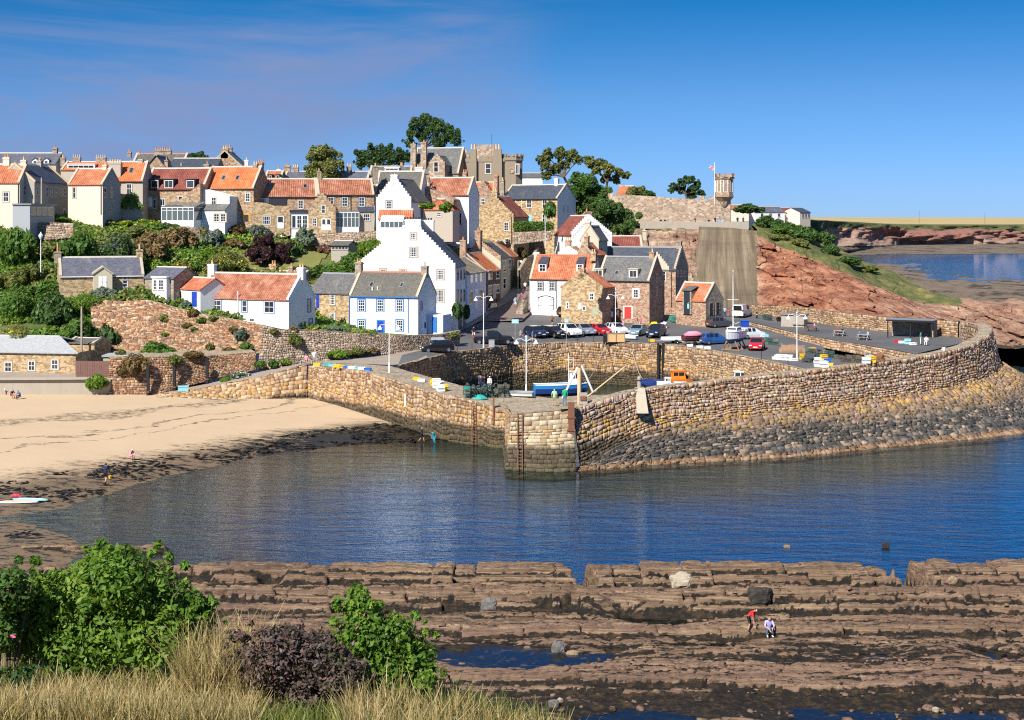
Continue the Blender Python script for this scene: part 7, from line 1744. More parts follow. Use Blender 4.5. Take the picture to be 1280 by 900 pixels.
for i,(px,pb,w_,h_,m_,lab)in enumerate([(935,279,36,14,'leaf_dark','dark scrub at the right foot of the lookout turret'),(958,284,34,20,'leaf_dark','dark green scrub on the headland top, nearest the tower'),(985,292,34,20,'leaf_hedge','green scrub on the headland crest below the far white house'),(1008,300,36,22,'leaf_dark','dark scrub halfway down the headland crest'),(1000,308,22,14,'leaf_olive','olive scrub on the front of the headland crest'),(1030,304,28,20,'leaf_dark','dark round scrub on the headland shoulder'),(1040,318,28,18,'leaf_dark','isolated dark bush above the red cliff face'),(1060,330,36,13,'leaf_dark','lowest dark bush on the grassy headland slope'),(975,300,26,10,'leaf_olive','low olive scrub at the cliff edge'),(1085,338,30,8,'leaf_olive','low olive scrub on the right grassy slope')]):
 bush(lab,px,pb,w_,h_,m_,bv=BV_CLIFF,group='scrub on the headland',leaf_=.36)
def tree(label,px,pb,Y,crown,mat,name='tree',n=3800,leaf_=.27,trunk=True,thick=.32,bark='bark',lean=None,group='trees on the skyline',limbs=True,seed=3):
 """crown: [(px, py, r_px)] foliage masses at distance Y"""
 p=W(px,pb,Y);r=empty(name,p,0,label,'tree',group);rng=random.Random(int(px))
 cl=[]
 for(cx,cy,rp)in crown:
  c=W(cx,cy,Y+(rng.random()-.5)*3)-p;rr=rp*Y/FP
  cl.append((c.x,c.y,c.z,rr*.86))
  for k in range(7):t=rng.random()*6.28;e=rr*(.65+.6*rng.random());cl.append((c.x+e*math.cos(t),c.y+e*(rng.random()-.5)*2,c.z+e*.75*math.sin(t),rr*(.16+.26*rng.random())))
 lo=link('crown',leaf_mesh('crown',cl,int(n*2.2),leaf_,mat,seed+int(px),inner=.3,up=.5),r)
 if trunk:
  m=MB();big=sorted(crown,key=lambda c:-c[2])
  cen=sum((Vector(c[:3])for c in cl[::8]),Vector())/len(cl[::8])
  k0=Vector((cen.x*.45,cen.y*.3,cen.z*.5))
  m.tube([(0,0,-1.5),(k0.x*.3,k0.y*.3,k0.z*.5),tuple(k0)],[thick,thick*.8,thick*.65],7)
  if limbs:
   for c in cl[::8]:
    e=Vector(c[:3]);mid=k0.lerp(e,.5)+Vector((0,0,.3));m.tube([tuple(k0),tuple(mid),tuple(e)],[thick*.5,thick*.3,thick*.12],5)
  m.build('trunk',bark,r,smooth=True)
 return r
tree('big round green tree rising behind the weathered terrace roofs',405,232,262,[(400,190,11),(411,194,13),(396,205,13),(412,210,15),(402,218,15),(418,222,10),(390,216,9)],'leaf_olive',n=5200)
tree('wide low green tree behind the slate roofs left of the mansion',468,226,300,[(455,197,12),(470,191,11),(485,194,13),(468,203,12),(498,200,11),(508,196,8),(450,204,7)],'leaf_dark',n=5200)
tree('tall leaning umbrella pine above the mansion roof',524,200,325,[(520,155,10),(534,152,11),(548,158,12),(560,166,11),(570,174,9),(514,166,8),(530,168,10),(546,174,10),(512,178,7),(552,180,8)],'leaf_dark',n=6000,thick=.5,name='pine_tree')
tree('windswept tree with an open brown green crown left of its twin',712,240,305,[(684,195,9),(700,192,10),(714,195,9),(724,200,7),(682,206,8),(694,212,8),(708,206,7),(684,220,7),(676,198,5)],'leaf_olive',n=3400,thick=.38)
tree('windswept tree with its crown streaming right above the castle wall',758,240,303,[(737,203,8),(750,205,9),(762,211,8),(774,216,7),(783,219,5),(745,213,6),(758,222,7),(770,224,6)],'leaf_olive',n=3200,thick=.32)
tree('large dense green tree below the windswept pair',735,276,292,[(722,224,11),(736,228,13),(716,240,12),(732,244,15),(750,240,11),(712,252,9),(726,260,10),(745,256,12)],'leaf_hedge',n=6500,thick=.4)
tree('dark green tree mass descending to the white stepped gable',772,292,286,[(756,258,12),(770,264,13),(782,272,13),(766,278,13),(788,282,9),(778,286,10),(752,270,9)],'leaf_dark',n=6000,thick=.3)
tree('rounded olive tree looking over the castle wall',794,248,328,[(792,239,7),(799,239,7),(788,243,5),(804,244,5)],'leaf_olive',n=1800,trunk=True,thick=.2)
tree('blue green conifer beside the rounded olive tree behind the castle wall',811,248,327,[(808,242,5),(813,243,5),(817,246,3)],'leaf_dark',n=1300,thick=.15)
tree('flat layered cedar behind the crenellated castle wall',858,250,330,[(842,233,6),(852,228,6),(862,225,6),(872,230,5),(866,236,6),(852,238,6),(876,241,5),(840,238,4),(862,243,7)],'leaf_dark',n=3400,thick=.3,name='cedar_tree')
tree('distant dark tree top on the skyline behind the slate roof',247,205,290,[(241,196,6),(250,195,6),(257,198,4)],'leaf_dark',n=1200,thick=.2)
tree('left lobe of deep purple leaved tree above the white cottage',328,338,223,[(326,308,11),(334,300,9),(320,316,9),(332,318,11),(324,326,9)],'leaf_purple',n=3600,leaf_=.3,thick=.15,group='purple leaved trees in the gardens')
tree('right lobe of deep purple leaved tree beside the sloping lawn',348,342,224,[(350,312,10),(346,320,11),(356,322,8),(348,332,9)],'leaf_purple',n=3000,leaf_=.3,thick=.15,group='purple leaved trees in the gardens')
tree('small silver leaved tree on the lawn before the french doors',381,316,232,[(378,291,7),(386,293,6),(382,300,7),(374,298,5)],'leaf_grey',n=1500,leaf_=.24,thick=.1,group='garden trees')
tree('tall dark pollard against the garden wall beside the red lifebuoy box',368,455,186,[(368,422,6),(364,426,4),(372,426,4)],'leaf_olive',n=700,leaf_=.2,thick=.14,group='garden trees',limbs=False)
p=hit(31,272,HB);p.z=zt(266,p.y);r=empty('palm_tree',p,0,'small spiky palm beside the grey house garden room','palm');m=MB();hh=13*p.y/FP;m.tube([(0,0,-2),(0,0,hh)],.12,7);m.build('trunk','bark',r);m=MB()
for i in range(46):
 t=random.random()*6.28;e=random.random()*1.5-.3;d=Vector((math.cos(t)*math.cos(e),math.sin(t)*math.cos(e),math.sin(e)));s=d.cross(Vector((0,0,1))).normalized()*.05
 c=Vector((0,0,hh));m.add([c-s,c+s,c+d*1.1+Vector((0,0,-.25))],[(0,1,2)])
o=m.build('crown','leaf_olive',r)
bf=RBF([tuple(W(*q))for q in[(-60,905,17),(150,905,17),(350,910,17),(520,915,17),(640,912,17.5),(690,930,17.5),(0,800,21),(150,815,21.5),(300,830,21.5),(450,855,21),(560,875,20.5),(650,900,20)]]+[(-9,27,14.6),(-4,27,14),(1,26,12.5),(3,20,14),(5,17,13),(-9,35,9),(2,35,7),(-9,13,19.3),(-3,13,19.2),(2,13,17.5),(6,13,14),(-14,20,18),(-14,30,13),(8,26,8)])
bankf=lambda x,y:bf(x,y)+.12*fbm(x*1.5,y*1.5,55)
bo=grid_mesh('grass_bank',np.arange(-16,8,.25),np.arange(12,38,.25),bankf,'bank_soil');tag(bo,'near grassy bank at the foot of the picture',kind='structure')
BV_BANK=bvh_of([bo])
def blades(name,label,n,region,hgt,wid,mat,seed,bend=.7,seedheads=False):
 rng=np.random.default_rng(seed);pts=[]
 px=rng.uniform(region[0],region[1],n);py=rng.uniform(region[2],region[3],n);Yg=rng.uniform(region[4],region[5],n)
 x=(px-CX)*Yg/FP;y=Yg;z=bankf(x,y)
 dens=fbm(x*.8,y*.8,seed+2)+.5;keep=rng.random(n)<np.clip(dens*1.5,.15,1);x,y,z=x[keep],y[keep],z[keep];n=len(x)
 h=hgt*(.5+.8*rng.random(n))*(.7+.8*(fbm(x*.6,y*.6,seed+4)+.5));t=rng.random(n)*6.283;b=bend*h*rng.random(n)
 dx,dy=np.cos(t)*b,np.sin(t)*b;w2=wid*(.6+.8*rng.random(n));a=rng.random(n)*3.14;wx,wy=np.cos(a)*w2,np.sin(a)*w2
 P=np.stack([np.stack([x-wx,y-wy,z-.05],1),np.stack([x+wx,y+wy,z-.05],1),np.stack([x+dx*.4+wx*.8,y+dy*.4+wy*.8,z+h*.6],1),np.stack([x+dx*.4-wx*.8,y+dy*.4-wy*.8,z+h*.6],1),np.stack([x+dx+wx*.25,y+dy+wy*.25,z+h],1),np.stack([x+dx-wx*.25,y+dy-wy*.25,z+h],1)],1).reshape(-1,3)
 k=(np.arange(n)*6)[:,None];q=np.concatenate([k+np.array([0,1,2,3]),k+np.array([3,2,4,5])])
 o=mesh_np(name,P,q,mat,{'rnd':np.repeat(rng.random(n),6)});o['kind']='stuff';o['label']=label
blades('dry_grass','tall dry golden grass on the near bank',2600,(225,325,800,900,17.2,18.8),.62,.006,'grass_dry',101)
blades('dry_grass','dry straw coloured grass along the right end of the bank',6000,(430,720,860,930,14.4,17.2),.46,.006,'grass_dry',102)
blades('meadow_grass','mixed green and straw grass at the left of the bank',15000,(-60,320,800,940,14.0,18.0),.36,.006,'grass_dry',103)
blades('meadow_grass','green grass blades through the near bank',20000,(-60,720,800,940,14.2,18.4),.27,.007,'grass_green',104)
def bigbush(label,Y,crown,mat,n,size,elong=1.8,petals=None,seed=1,name='bush',stems=9,shoots=True,inner=.3,stem='bark'):
 rng=random.Random(seed);cl=[]
 P0=None
 for(cx,cy,rp)in crown:
  c=W(cx,cy,Y+(rng.random()-.5)*.7);rr=rp*Y/FP;cl.append((c.x,c.y,c.z,rr))
  if shoots:
   for k in range(8):t=rng.random()*3.6-.23;e=rr*(.85+.6*rng.random());cl.append((c.x+e*math.cos(t),c.y+(rng.random()-.6)*rr,c.z+e*math.sin(t),rr*(.10+.16*rng.random())))
 base=Vector((sum(c[0]for c in cl)/len(cl),Y,0));base.z=float(bankf(base.x,base.y))-.1
 r=empty(name,base,0,label,'bush','bushes on the near bank')
 cl=[(x-base.x,y-base.y,z-base.z,q)for x,y,z,q in cl]
 link('foliage',leaf_mesh('foliage',cl,n,size,mat,seed,elong=elong,inner=inner,up=.45,petals=petals),r)
 for i in range(stems):
  c=cl[(i*5)%len(cl)];m=MB();m.tube([((rng.random()-.5)*.3,0,-.2),(c[0]*.5,c[1]*.5,c[2]*.5),(c[0],c[1],c[2]+c[3]*.6)],[.022,.016,.006],5);m.build('stem',stem,r)
 return r
bigbush('large bright green leafy bush at the left of the near bank',18.9,[(60,760,44),(110,740,44),(150,725,42),(185,745,44),(225,765,36),(90,800,50),(150,795,55),(205,805,46),(245,782,26),(40,800,36),(130,705,24)],'leaf_bright',24000,.042,2.1,seed=11)
bigbush('upright fresh green bush in the middle of the near bank',18.0,[(448,760,20),(455,790,34),(490,800,34),(440,820,30),(520,825,28),(480,840,36),(446,742,10),(530,850,20)],'leaf_bright',12000,.042,1.5,('petal_pink',.004),seed=12)
bigbush('dusky purple green bush between the two bright bushes',17.4,[(340,820,38),(385,830,42),(330,860,42),(390,880,48),(430,850,30),(300,830,20),(360,800,22)],'leaf_elder',14000,.034,1.7,('petal_pink',.004),seed=13)
bigbush('dark wild rose bush with pink flowers at the left edge',18.5,[(10,740,30),(-10,760,40),(22,765,26),(5,790,24)],'leaf_hedge',7000,.045,1.5,('petal_pink',.006),seed=14)
bigbush('small dark green sprig at the lower left corner',17.5,[(12,858,22),(-6,870,26),(30,850,14)],'leaf_dark',1500,.075,1.9,seed=15,stems=4)
fl=[]
for i in range(14):
 px=random.choice([random.uniform(10,300),random.uniform(400,620)]);Y=random.uniform(15.2,17.6);x=(px-CX)*Y/FP;z=float(bankf(x,Y))
 r=empty('wild_flower',(x,Y,z),0,'white wild flower head on a thin stem in the dry grass','flower','white wild flowers in the bank grass');m=MB();hh=.16+.12*random.random();m.tube([(0,0,-.05),(.02,0,hh)],.004,4);m.build('stem','leaf_olive',r)
 o=link('flower_head',FLM if i else leaf_mesh('flower_head',[(0,0,0,.034)],46,.017,'petal_white',4,inner=.5,up=1.5),r);FLM=o.data;o.location=(.02,0,hh);o.scale=(1,1,.4)
rng=np.random.default_rng(31)
for k,(mt,sd,lab)in enumerate((('leaf_olive',3,'olive undergrowth covering the hillside'),('leaf_bright',8,'bright green undergrowth covering the hillside'),('leaf_hedge',14,'dark green undergrowth covering the hillside'))):
 n=60000;x=rng.uniform(-95,-6,n);y=rng.uniform(186,250,n);px=CX+FP*x/y;z=hillf(x,y);py=HY+(HC-z)*FP/y
 den=fbm(x*.16,y*.16,sd,4);lawn_=((px>300)&(px<342)&(py>318)&(py<342))|((px>350)&(px<412)&(py>309)&(py<338))|((px>360)&(px<444)&(py>290)&(py<301))
 kp=(den>-.06)&~lawn_&(y>np.interp(x,[-95,-56,-54,-51,-49,-36,-30,-12,-11],[195,195,187,190,201,201,200,208,300]));x,y,z,den=x[kp],y[kp],z[kp],den[kp];n=len(x)
 p=np.stack([x,y,z+(.1+.9*rng.random(n)**1.5)*np.clip(.25+den*3,.2,1.0)],1);nr=rng.normal(size=(n,3))+np.array([-.3,-.8,1.0]);nr/=np.linalg.norm(nr,axis=1)[:,None];t=np.cross(nr,rng.normal(size=(n,3)));t/=np.linalg.norm(t,axis=1)[:,None];b=np.cross(nr,t);s_=.12+.16*rng.random(n);a=t*s_[:,None]*1.4;c=b*s_[:,None]
 o=mesh_np('undergrowth',np.stack([p-a,p-c,p+a,p+c],1).reshape(-1,3),np.arange(n*4).reshape(n,4),mt,{'rnd':np.repeat(rng.random(n),4)});tag(o,lab,kind='stuff')
CARS={'hatch':[(-2.0,.34,.6,.66,.78),(-1.96,.25,.88,.93,.83),(-1.6,.22,.93,1.34,.86),(-1.15,.22,.93,1.46,.87),(.15,.22,.93,1.44,.87),(.95,.22,.92,.97,.87),(1.65,.22,.80,.83,.83),(1.98,.28,.55,.6,.7)],'suv':[(-2.15,.40,.7,.76,.84),(-2.1,.32,1.0,1.05,.88),(-1.85,.30,1.05,1.56,.9),(-1.4,.30,1.05,1.67,.91),(.2,.30,1.05,1.66,.91),(1.0,.30,1.04,1.1,.91),(1.85,.30,.95,.98,.87),(2.15,.36,.65,.7,.76)],'estate':[(-2.25,.34,.6,.66,.8),(-2.2,.25,.9,.95,.84),(-1.95,.22,.93,1.36,.86),(-1.6,.22,.93,1.46,.87),(.1,.22,.93,1.44,.87),(.95,.22,.92,.96,.87),(1.85,.22,.8,.83,.83),(2.2,.28,.55,.6,.7)],'van':[(-2.15,.34,.9,.95,.84),(-2.12,.26,1.05,1.76,.86),(-1.9,.24,1.05,1.84,.87),(.6,.24,1.05,1.82,.87),(1.35,.24,1.03,1.1,.87),(1.95,.24,.85,.88,.84),(2.15,.3,.55,.6,.74)],'pickup':[(-2.6,.42,.95,.98,.88),(-2.55,.36,1.0,1.03,.9),(-.85,.32,1.0,1.03,.9),(-.75,.32,1.02,1.68,.9),(.45,.32,1.02,1.72,.9),(1.2,.32,1.02,1.07,.9),(2.25,.32,.95,.98,.87),(2.55,.4,.65,.7,.78)]}
CM={}
def car_meshes(kind):
 if kind in CM:return CM[kind]
 S=CARS[kind];rings=[]
 for(x,zl,zb,z_,hw)in S:
  hr=hw-(.17 if z_-zb>.25 else .07);zm=(zl+zb)/2
  h=[(hw*.95,zl),(hw,zm),(hw*.985,zb),(hr,z_)]
  rings.append([(x,-a,b)for a,b in h]+[(x,a,b)for a,b in h[::-1]])
 b=MB();V=[p for r in rings for p in r];Fc=[]
 for i in range(len(S)-1):
  for k in range(8):
   k2=(k+1)%8;Fc.append((i*8+k,i*8+k2,(i+1)*8+k2,(i+1)*8+k)[::-1])
 Fc+=[tuple(range(8)),tuple(range((len(S)-1)*8,len(S)*8))[::-1]]
 b.add(V,[f[::-1]for f in Fc]);g={'windscreen':MB(),'rear_window':MB()}
 cab=[s[3]-s[2]>.25 for s in S]
 def pane(m,P,ins,off):
  P=[Vector(p)for p in P];c=sum(P,Vector())/4;n=(P[1]-P[0]).cross(P[3]-P[0]).normalized()
  m.add([p.lerp(c,ins)+n*off for p in P],[(0,1,2,3)])
 for i in range(len(S)-1):
  a,c=rings[i],rings[i+1]
  if cab[i]and cab[i+1]:
   if kind=='van' and S[i+1][0]<.3 and i!=3:continue
   x0,x1=S[i][0],S[i+1][0]
   segs=[(0,1)]if x1-x0<1 else([(.55,1)]if kind=='van' else[(0,.47),(.53,1)])
   for(t0,t1)in segs:
    for(q,p,s)in((2,3,1),(5,4,-1)):
     L=lambda k,t:Vector(a[k]).lerp(Vector(c[k]),t)
     Q=[L(q,t0),L(q,t1),L(p,t1),L(p,t0)]
     if s<0:Q=Q[::-1]
     g['side_window%d'%len(g)]=MB();pane(g['side_window%d'%(len(g)-1)],Q,.14,.012)
  elif cab[i]:pane(g['windscreen'],[a[3],c[3],c[4],a[4]],.1,.012)
  elif cab[i+1]:pane(g['rear_window'],[a[3],c[3],c[4],a[4]],.14,.014)
 w=MB();rr=.33 if kind in('suv','pickup')else .30
 w.T=Matrix.Rotation(math.pi/2,4,'X');w.lathe([(rr*.7,-.11),(rr,-.09),(rr,.09),(rr*.7,.11)],14)
 rm=MB();rm.T=w.T;rm.lathe([(rr*.62,-.12),(rr*.66,-.1),(rr*.66,.1),(rr*.62,.12)],10)
 CM[kind]=(b,g,w,rm,S,rr,{})
 return CM[kind]
def mesh_of(cache,key,mb,name,mats,smooth=False):
 if key not in cache:
  o=mb.build(name,mats,None,smooth,uv=False);cache[key]=o.data;bpy.data.objects.remove(o)
 return cache[key]
def car(label,px,py,yaw,kind,paint,pos=None,cat='car',scale=1.12):
 p=pos or hit(px,py);b,g,w,rm,S,rr,C=car_meshes(kind)
 r=empty('parked_'+('van' if kind=='van' else 'pickup' if kind=='pickup' else 'car'),p,math.radians(yaw),label,cat,'vehicles parked around the harbour');r.scale=(scale,)*3
 link('body',mesh_of(C,'b'+paint,b,'body',paint),r)
 for k,m in g.items():link(k.rstrip('0123456789'),mesh_of(C,k,m,k,'car_glass'),r)
 L0,L1,hw=S[0][0],S[-1][0],S[3][4]
 for sx in(L0+.72,L1-.75):
  for s in(-1,1):
   o=link('wheel',mesh_of(C,'w',w,'wheel','tyre',True),r);o.location=(sx,s*(hw-.08),rr);q=link('rim',mesh_of(C,'r',rm,'rim','hub'),o)
 for s in(-1,1):
  m=MB();m.box(L1-.22,L1-.02,-.16,.16,.0,.15);o=link('headlight',mesh_of(C,'h',m,'headlight','lamp_clear'),r);o.location=(-.02,s*(S[-2][4]-.24),S[-1][2]+.02)
  m=MB();m.box(L0-.02,L0+.14,-.1,.1,0,.26);o=link('tail_light',mesh_of(C,'t',m,'tail_light','lamp_red'),r);o.location=(.01,s*(S[1][4]-.1),S[0][2])
 for(x,mt,z)in((L0-.03,'plate_yellow',S[0][2]-.12),(L1+.01,'plate_white',S[-1][1]+.12)):
  m=MB();m.box(x,x+.02,-.26,.26,z,z+.12);link('number_plate',mesh_of(C,mt,m,'number_plate',mt),r)
 return r
for a in[('dark navy hatchback, first of the row along the quay edge',670,421,-58,'hatch','car_navy'),('near black hatchback, second of the row along the quay edge',692,421,-58,'estate','car_black'),('white car with dark glass between the black hatchback and the silver estate',711,420,-60,'suv','car_white'),('silver blue estate car beside the red hatchback',729,418,-60,'estate','car_silver_blue'),('bright red hatchback next to the plywood crate',749,418,-58,'hatch','car_red'),('white hatchback half hidden behind the plywood crate',770,417,-62,'hatch','car_white'),('pale blue hatchback near the quay edge, front facing the harbour',797,419,-112,'hatch','car_pale_blue'),('dark blue car beside the yellow buoy and the loaded trailer',820,421,-112,'suv','car_navy'),('mid blue hatchback seen from behind, left of the yacht',893,430,22,'hatch','car_blue'),('slate blue hatchback parked alone in the middle of the car park',900,409,20,'hatch','car_grey'),('white hatchback behind the yacht hull',939,423,28,'hatch','car_white'),('crimson car at the right end of the car park',946,437,-105,'hatch','car_red'),('white hatchback in front of the garage house doors',692,392,38,'hatch','car_white'),('bronze grey off road car beside the golden stone cottage',714,396,38,'suv','car_bronze'),('dark grey estate car beside the brown kiosk',744,402,20,'estate','car_grey'),('dark green off road car at the foot of the street',609,393,-112,'suv','car_green'),('black hatchback with silver roof box on the lane by the garden wall',546,440,196,'hatch','car_black')]:car(*a)
bx=bpy.data.objects['parked_car.016'];m=MB();m.box(-.9,.7,-.4,.4,1.5,1.75,taper=.08);m.build('roof_box','galv',bx)
car('black pickup truck at the corner by the street lamp',617,430,4,'pickup','car_black',cat='pickup')
car('white van parked at the foot of the concrete slope',928,396,62,'van','car_white',cat='van',scale=1.2)
car('dark blue car on the upper road behind the garage house',661,320,60,'hatch','car_navy',scale=1.1);car('dark red car on the upper road under the overgrown wall',677,319,160,'estate','lamp_red',scale=1.1)
J0=dict(pel=(0,0,.95),sp=(0,0,1.12),ch=(0,.01,1.32),nk=(0,0,1.48),hd=(0,-.02,1.60),tp=(0,-.01,1.71))
def limbs(S,E,Wr,Hn,Hp,K,A,T):
 d={}
 for n,v in(('S',S),('E',E),('W',Wr),('H',Hn),('P',Hp),('K',K),('A',A),('T',T)):
  if len(v)==2:d['l'+n],d['r'+n]=v
  else:d['l'+n]=v;d['r'+n]=(-v[0],v[1],v[2])
 return d
POSES={'stand':dict(J0,**limbs((.19,.01,1.41),(.25,.04,1.13),(.25,-.05,.89),(.25,-.09,.80),(.10,0,.90),(.11,-.02,.50),(.11,.02,.09),(.14,-.14,.04))),'walk':dict(J0,**limbs((.19,.01,1.41),((.25,.14,1.14),(-.25,-.05,1.13)),((.26,.10,.90),(-.24,-.24,.96)),((.26,.08,.81),(-.23,-.31,.90)),(.10,0,.90),((.11,-.20,.54),(-.11,.04,.50)),((.11,-.26,.11),(-.11,.30,.17)),((.13,-.42,.07),(-.12,.17,.05)))),'sit':dict(pel=(0,0,.53),sp=(0,.02,.70),ch=(0,.0,.90),nk=(0,-.04,1.05),hd=(0,-.07,1.17),tp=(0,-.07,1.28),**limbs((.19,0,.98),(.26,-.06,.72),(.17,-.30,.68),(.14,-.38,.68),(.10,-.02,.52),(.13,-.42,.52),(.12,-.40,.09),(.13,-.55,.04))),'bend':dict(pel=(0,.1,.93),sp=(0,-.04,1.06),ch=(0,-.20,1.19),nk=(0,-.33,1.27),hd=(0,-.44,1.30),tp=(0,-.54,1.33),**limbs((.18,-.24,1.21),(.21,-.26,.92),(.15,-.29,.67),(.14,-.31,.58),(.10,.08,.88),(.12,-.04,.50),(.12,.06,.09),(.14,-.1,.04))),'crouch':dict(pel=(0,.12,.38),sp=(0,.06,.55),ch=(0,-.05,.74),nk=(0,-.1,.88),hd=(0,-.16,.98),tp=(0,-.18,1.09),**limbs((.19,-.05,.82),(.26,-.2,.60),(.12,-.38,.52),(.08,-.44,.46),(.10,.08,.36),(.17,-.30,.50),(.14,-.22,.09),(.16,-.38,.04)))}
EDG=[('pel','sp'),('sp','ch'),('ch','nk'),('nk','hd'),('hd','tp')]+[(s+a if a in 'SEWHPKAT' and len(a)==1 else a,s+b)for s in 'lr' for a,b in(('ch','S'),('S','E'),('E','W'),('W','H'),('pel','P'),('P','K'),('K','A'),('A','T'))]
RAD=dict(pel=.145,sp=.13,ch=.155,nk=.055,hd=.10,tp=.07,S=.075,E=.046,W=.032,H=.042,P=.095,K=.062,A=.042,T=.04)
SLOT=lambda a,b:6 if b[-1:]=='T' else 5 if b[-1:]=='A' else 4 if b[-1:]in 'PK' else 2 if b[-1:]=='H' else 1 if b[-1:]=='W' else 2 if b in('hd','tp',)else 0
PM={}
def pose_mesh(pose,fingers=False):
 if(pose,fingers)in PM:return PM[pose,fingers]
 J=dict(POSES[pose]);E=list(EDG);R={}
 if fingers:
  for s in 'lr':
   h=Vector(J[s+'H']);w=Vector(J[s+'W']);d=(h-w).normalized();sd=Vector((1,0,0)).cross(d).normalized()
   for k,(o,ln)in enumerate(((-.045,.06),(-.018,.085),(.006,.09),(.028,.08),(.046,.065))):
    a,b=s+'f%d'%k,s+'g%d'%k;J[a]=tuple(h+sd*o+d*.03);J[b]=tuple(h+sd*o*1.5+d*(.03+ln)+Vector((0,-.02,0)));E+=[(s+'H',a),(a,b)];R[a]=.013;R[b]=.009
 nm=list(J);ix={n:i for i,n in enumerate(nm)}
 me=bpy.data.meshes.new('tmp');me.from_pydata([J[n]for n in nm],[(ix[a],ix[b])for a,b in E],[]);o=bpy.data.objects.new('tmp',me);COL.objects.link(o)
 o.modifiers.new('s','SKIN');sv=me.skin_vertices[0].data
 for n,i in ix.items():
  r=R.get(n)or RAD.get(n)or RAD[n[-1]];sv[i].radius=(r,r);sv[i].use_root=(n=='pel')
 sub=o.modifiers.new('u','SUBSURF');sub.levels=sub.render_levels=2 if fingers else 1
 dg=bpy.context.evaluated_depsgraph_get();out=bpy.data.meshes.new_from_object(o.evaluated_get(dg));bpy.data.objects.remove(o)
 idx=[]
 hd=Vector(J['hd']);tp=Vector(J['tp']);up=(tp-hd).normalized()
 for pl_ in out.polygons:
  c=pl_.center;best=None
  for a,b in E:
   A,B_=Vector(J[a]),Vector(J[b]);t=max(0,min(1,(c-A).dot(B_-A)/(B_-A).length_squared));d=(c-(A+(B_-A)*t)).length-(.05 if a in('pel','sp','ch')and b in('sp','ch')else 0)
   if best is None or d<best[0]:best=(d,a,b)
  s=2 if best[2][1:2]in 'fg' and len(best[2])==3 else SLOT(best[1],best[2])
  if best[2]in('hd','tp')and((c-hd).dot(up)>.045 or((c-hd).dot(up)>-.05 and c.y>hd.y+.03)):s=3
  idx.append(s)
 out.materials.clear()
 for _ in range(7):out.materials.append(None)
 out.polygons.foreach_set('material_index',idx);out.polygons.foreach_set('use_smooth',[True]*len(idx))
 PM[pose,fingers]=out
 return out
def person(label,px,py,pose,face,top,legs,long_s=0,long_l=1,hair='hair_dark',pos=None,sc=1.0,bv=None,fingers=False,shoe='cloth_black',group=None,skin='skin'):
 p=pos or hit(px,py,bv);me=pose_mesh(pose,fingers).copy()
 t,l='cloth_'+top,'cloth_'+legs
 for i,m in enumerate([t,t if long_s else skin,skin,hair,l,l if long_l else skin,shoe]):me.materials[i]=MATS[m]
 o=link('person',me);o.location=p;o.rotation_euler=(0,0,math.radians(face));o.scale=(sc,)*3
 tag(o,label,'person',group)
 return o
pr=person('person in dark top and shorts carrying a yellow bucket at the water edge',132,604,'walk',170,'navy','black',1,0,sc=1.08)
bk=empty('bucket',pr.location+Vector((.42,-.1,.45)),0,'small yellow bucket held by the person at the water edge','bucket');m=MB();m.lathe([(.1,0),(.15,.26),(.14,.26),(.09,.02)],10);m.build('pail','plastic_yellow',bk);m=MB();m.tube([(-.14,0,.25),(-.1,0,.38),(0,0,.43),(.1,0,.38),(.14,0,.25)],.01,4);m.build('handle','iron',bk)
for a in[('crouching child in pink with a white hat on the wet sand',164,575,'crouch',60,'pink','pink',1,0,'cloth_white'),('sunbather in a white top sitting left on the beach below the sea wall',8,493,'crouch',40,'white','black',0,1,'hair_grey'),('sunbather in navy sitting in the middle of the beach group',15,498,'crouch',60,'navy','red',0,0),('sunbather in dark clothes at the right of the beach group',24,499,'crouch',-40,'denim','black',0,1),('swimmer in a dark and blue wetsuit walking beside the pier wall',527,553,'walk',80,'navy','black',1,0),('swimmer in a bright blue wetsuit bending forward at the foot of the pier',543,555,'bend',-60,'teal','teal',1,1),('person in pink standing by the red lifebuoy box on the lane',383,460,'sit',-10,'pink','pink',0,0,'hair_fair'),('person in a pale top beside the black notice board',393,455,'stand',20,'white','grey',0,1,'hair_fair'),('pedestrian in black top and white shorts below the white gable house',592,423,'walk',10,'black','white',0,0),('visitor in a striped pale top and jeans by the parking sign',651,427,'stand',30,'grey','denim',0,1,'hair_fair'),('visitor in navy beside the person in jeans',658,428,'stand',-20,'navy','sky',0,1),('visitor in a blue top standing before the first navy car',666,428,'stand',60,'blue','khaki',0,0),('pedestrian in brown top crossing the car park towards the garage',690,407,'walk',150,'brown','black',0,0),('pedestrian in light blue shirt and white shorts on the street',644,384,'walk',10,'sky','white',0,0,'hair_grey'),('pedestrian in navy top and hot pink trousers up the street',654,374,'walk',-20,'navy','hotpink',0,1),('pedestrian in a white top higher on the street',656.5,364,'walk',170,'white','black',0,1),('pedestrian in dark clothes at the top right of the street',661,362,'walk',190,'black','navy',1,1),('dog walker in grey before the dark brick house',627,378,'stand',50,'grey','navy',0,1),('pedestrian in white on the upper road by the parked cars',697,322,'stand',0,'white','sky',0,1),('bare armed person in a peach top by the white hatchback',779,413,'stand',-70,'pink','khaki',0,0,'hair_fair'),('person in maroon near the bench of the red door house',797,409,'stand',90,'maroon','grey',1,1),('person in hot pink next to the one in maroon',801,409.5,'stand',-90,'hotpink','maroon',0,1),('walker in a sky blue top left of the white van',906,396,'stand',180,'sky','navy',0,1),('child in red left of the white van',910.5,396,'stand',160,'red','grey',1,1,'hair_dark',None,.75)]:person(*a)
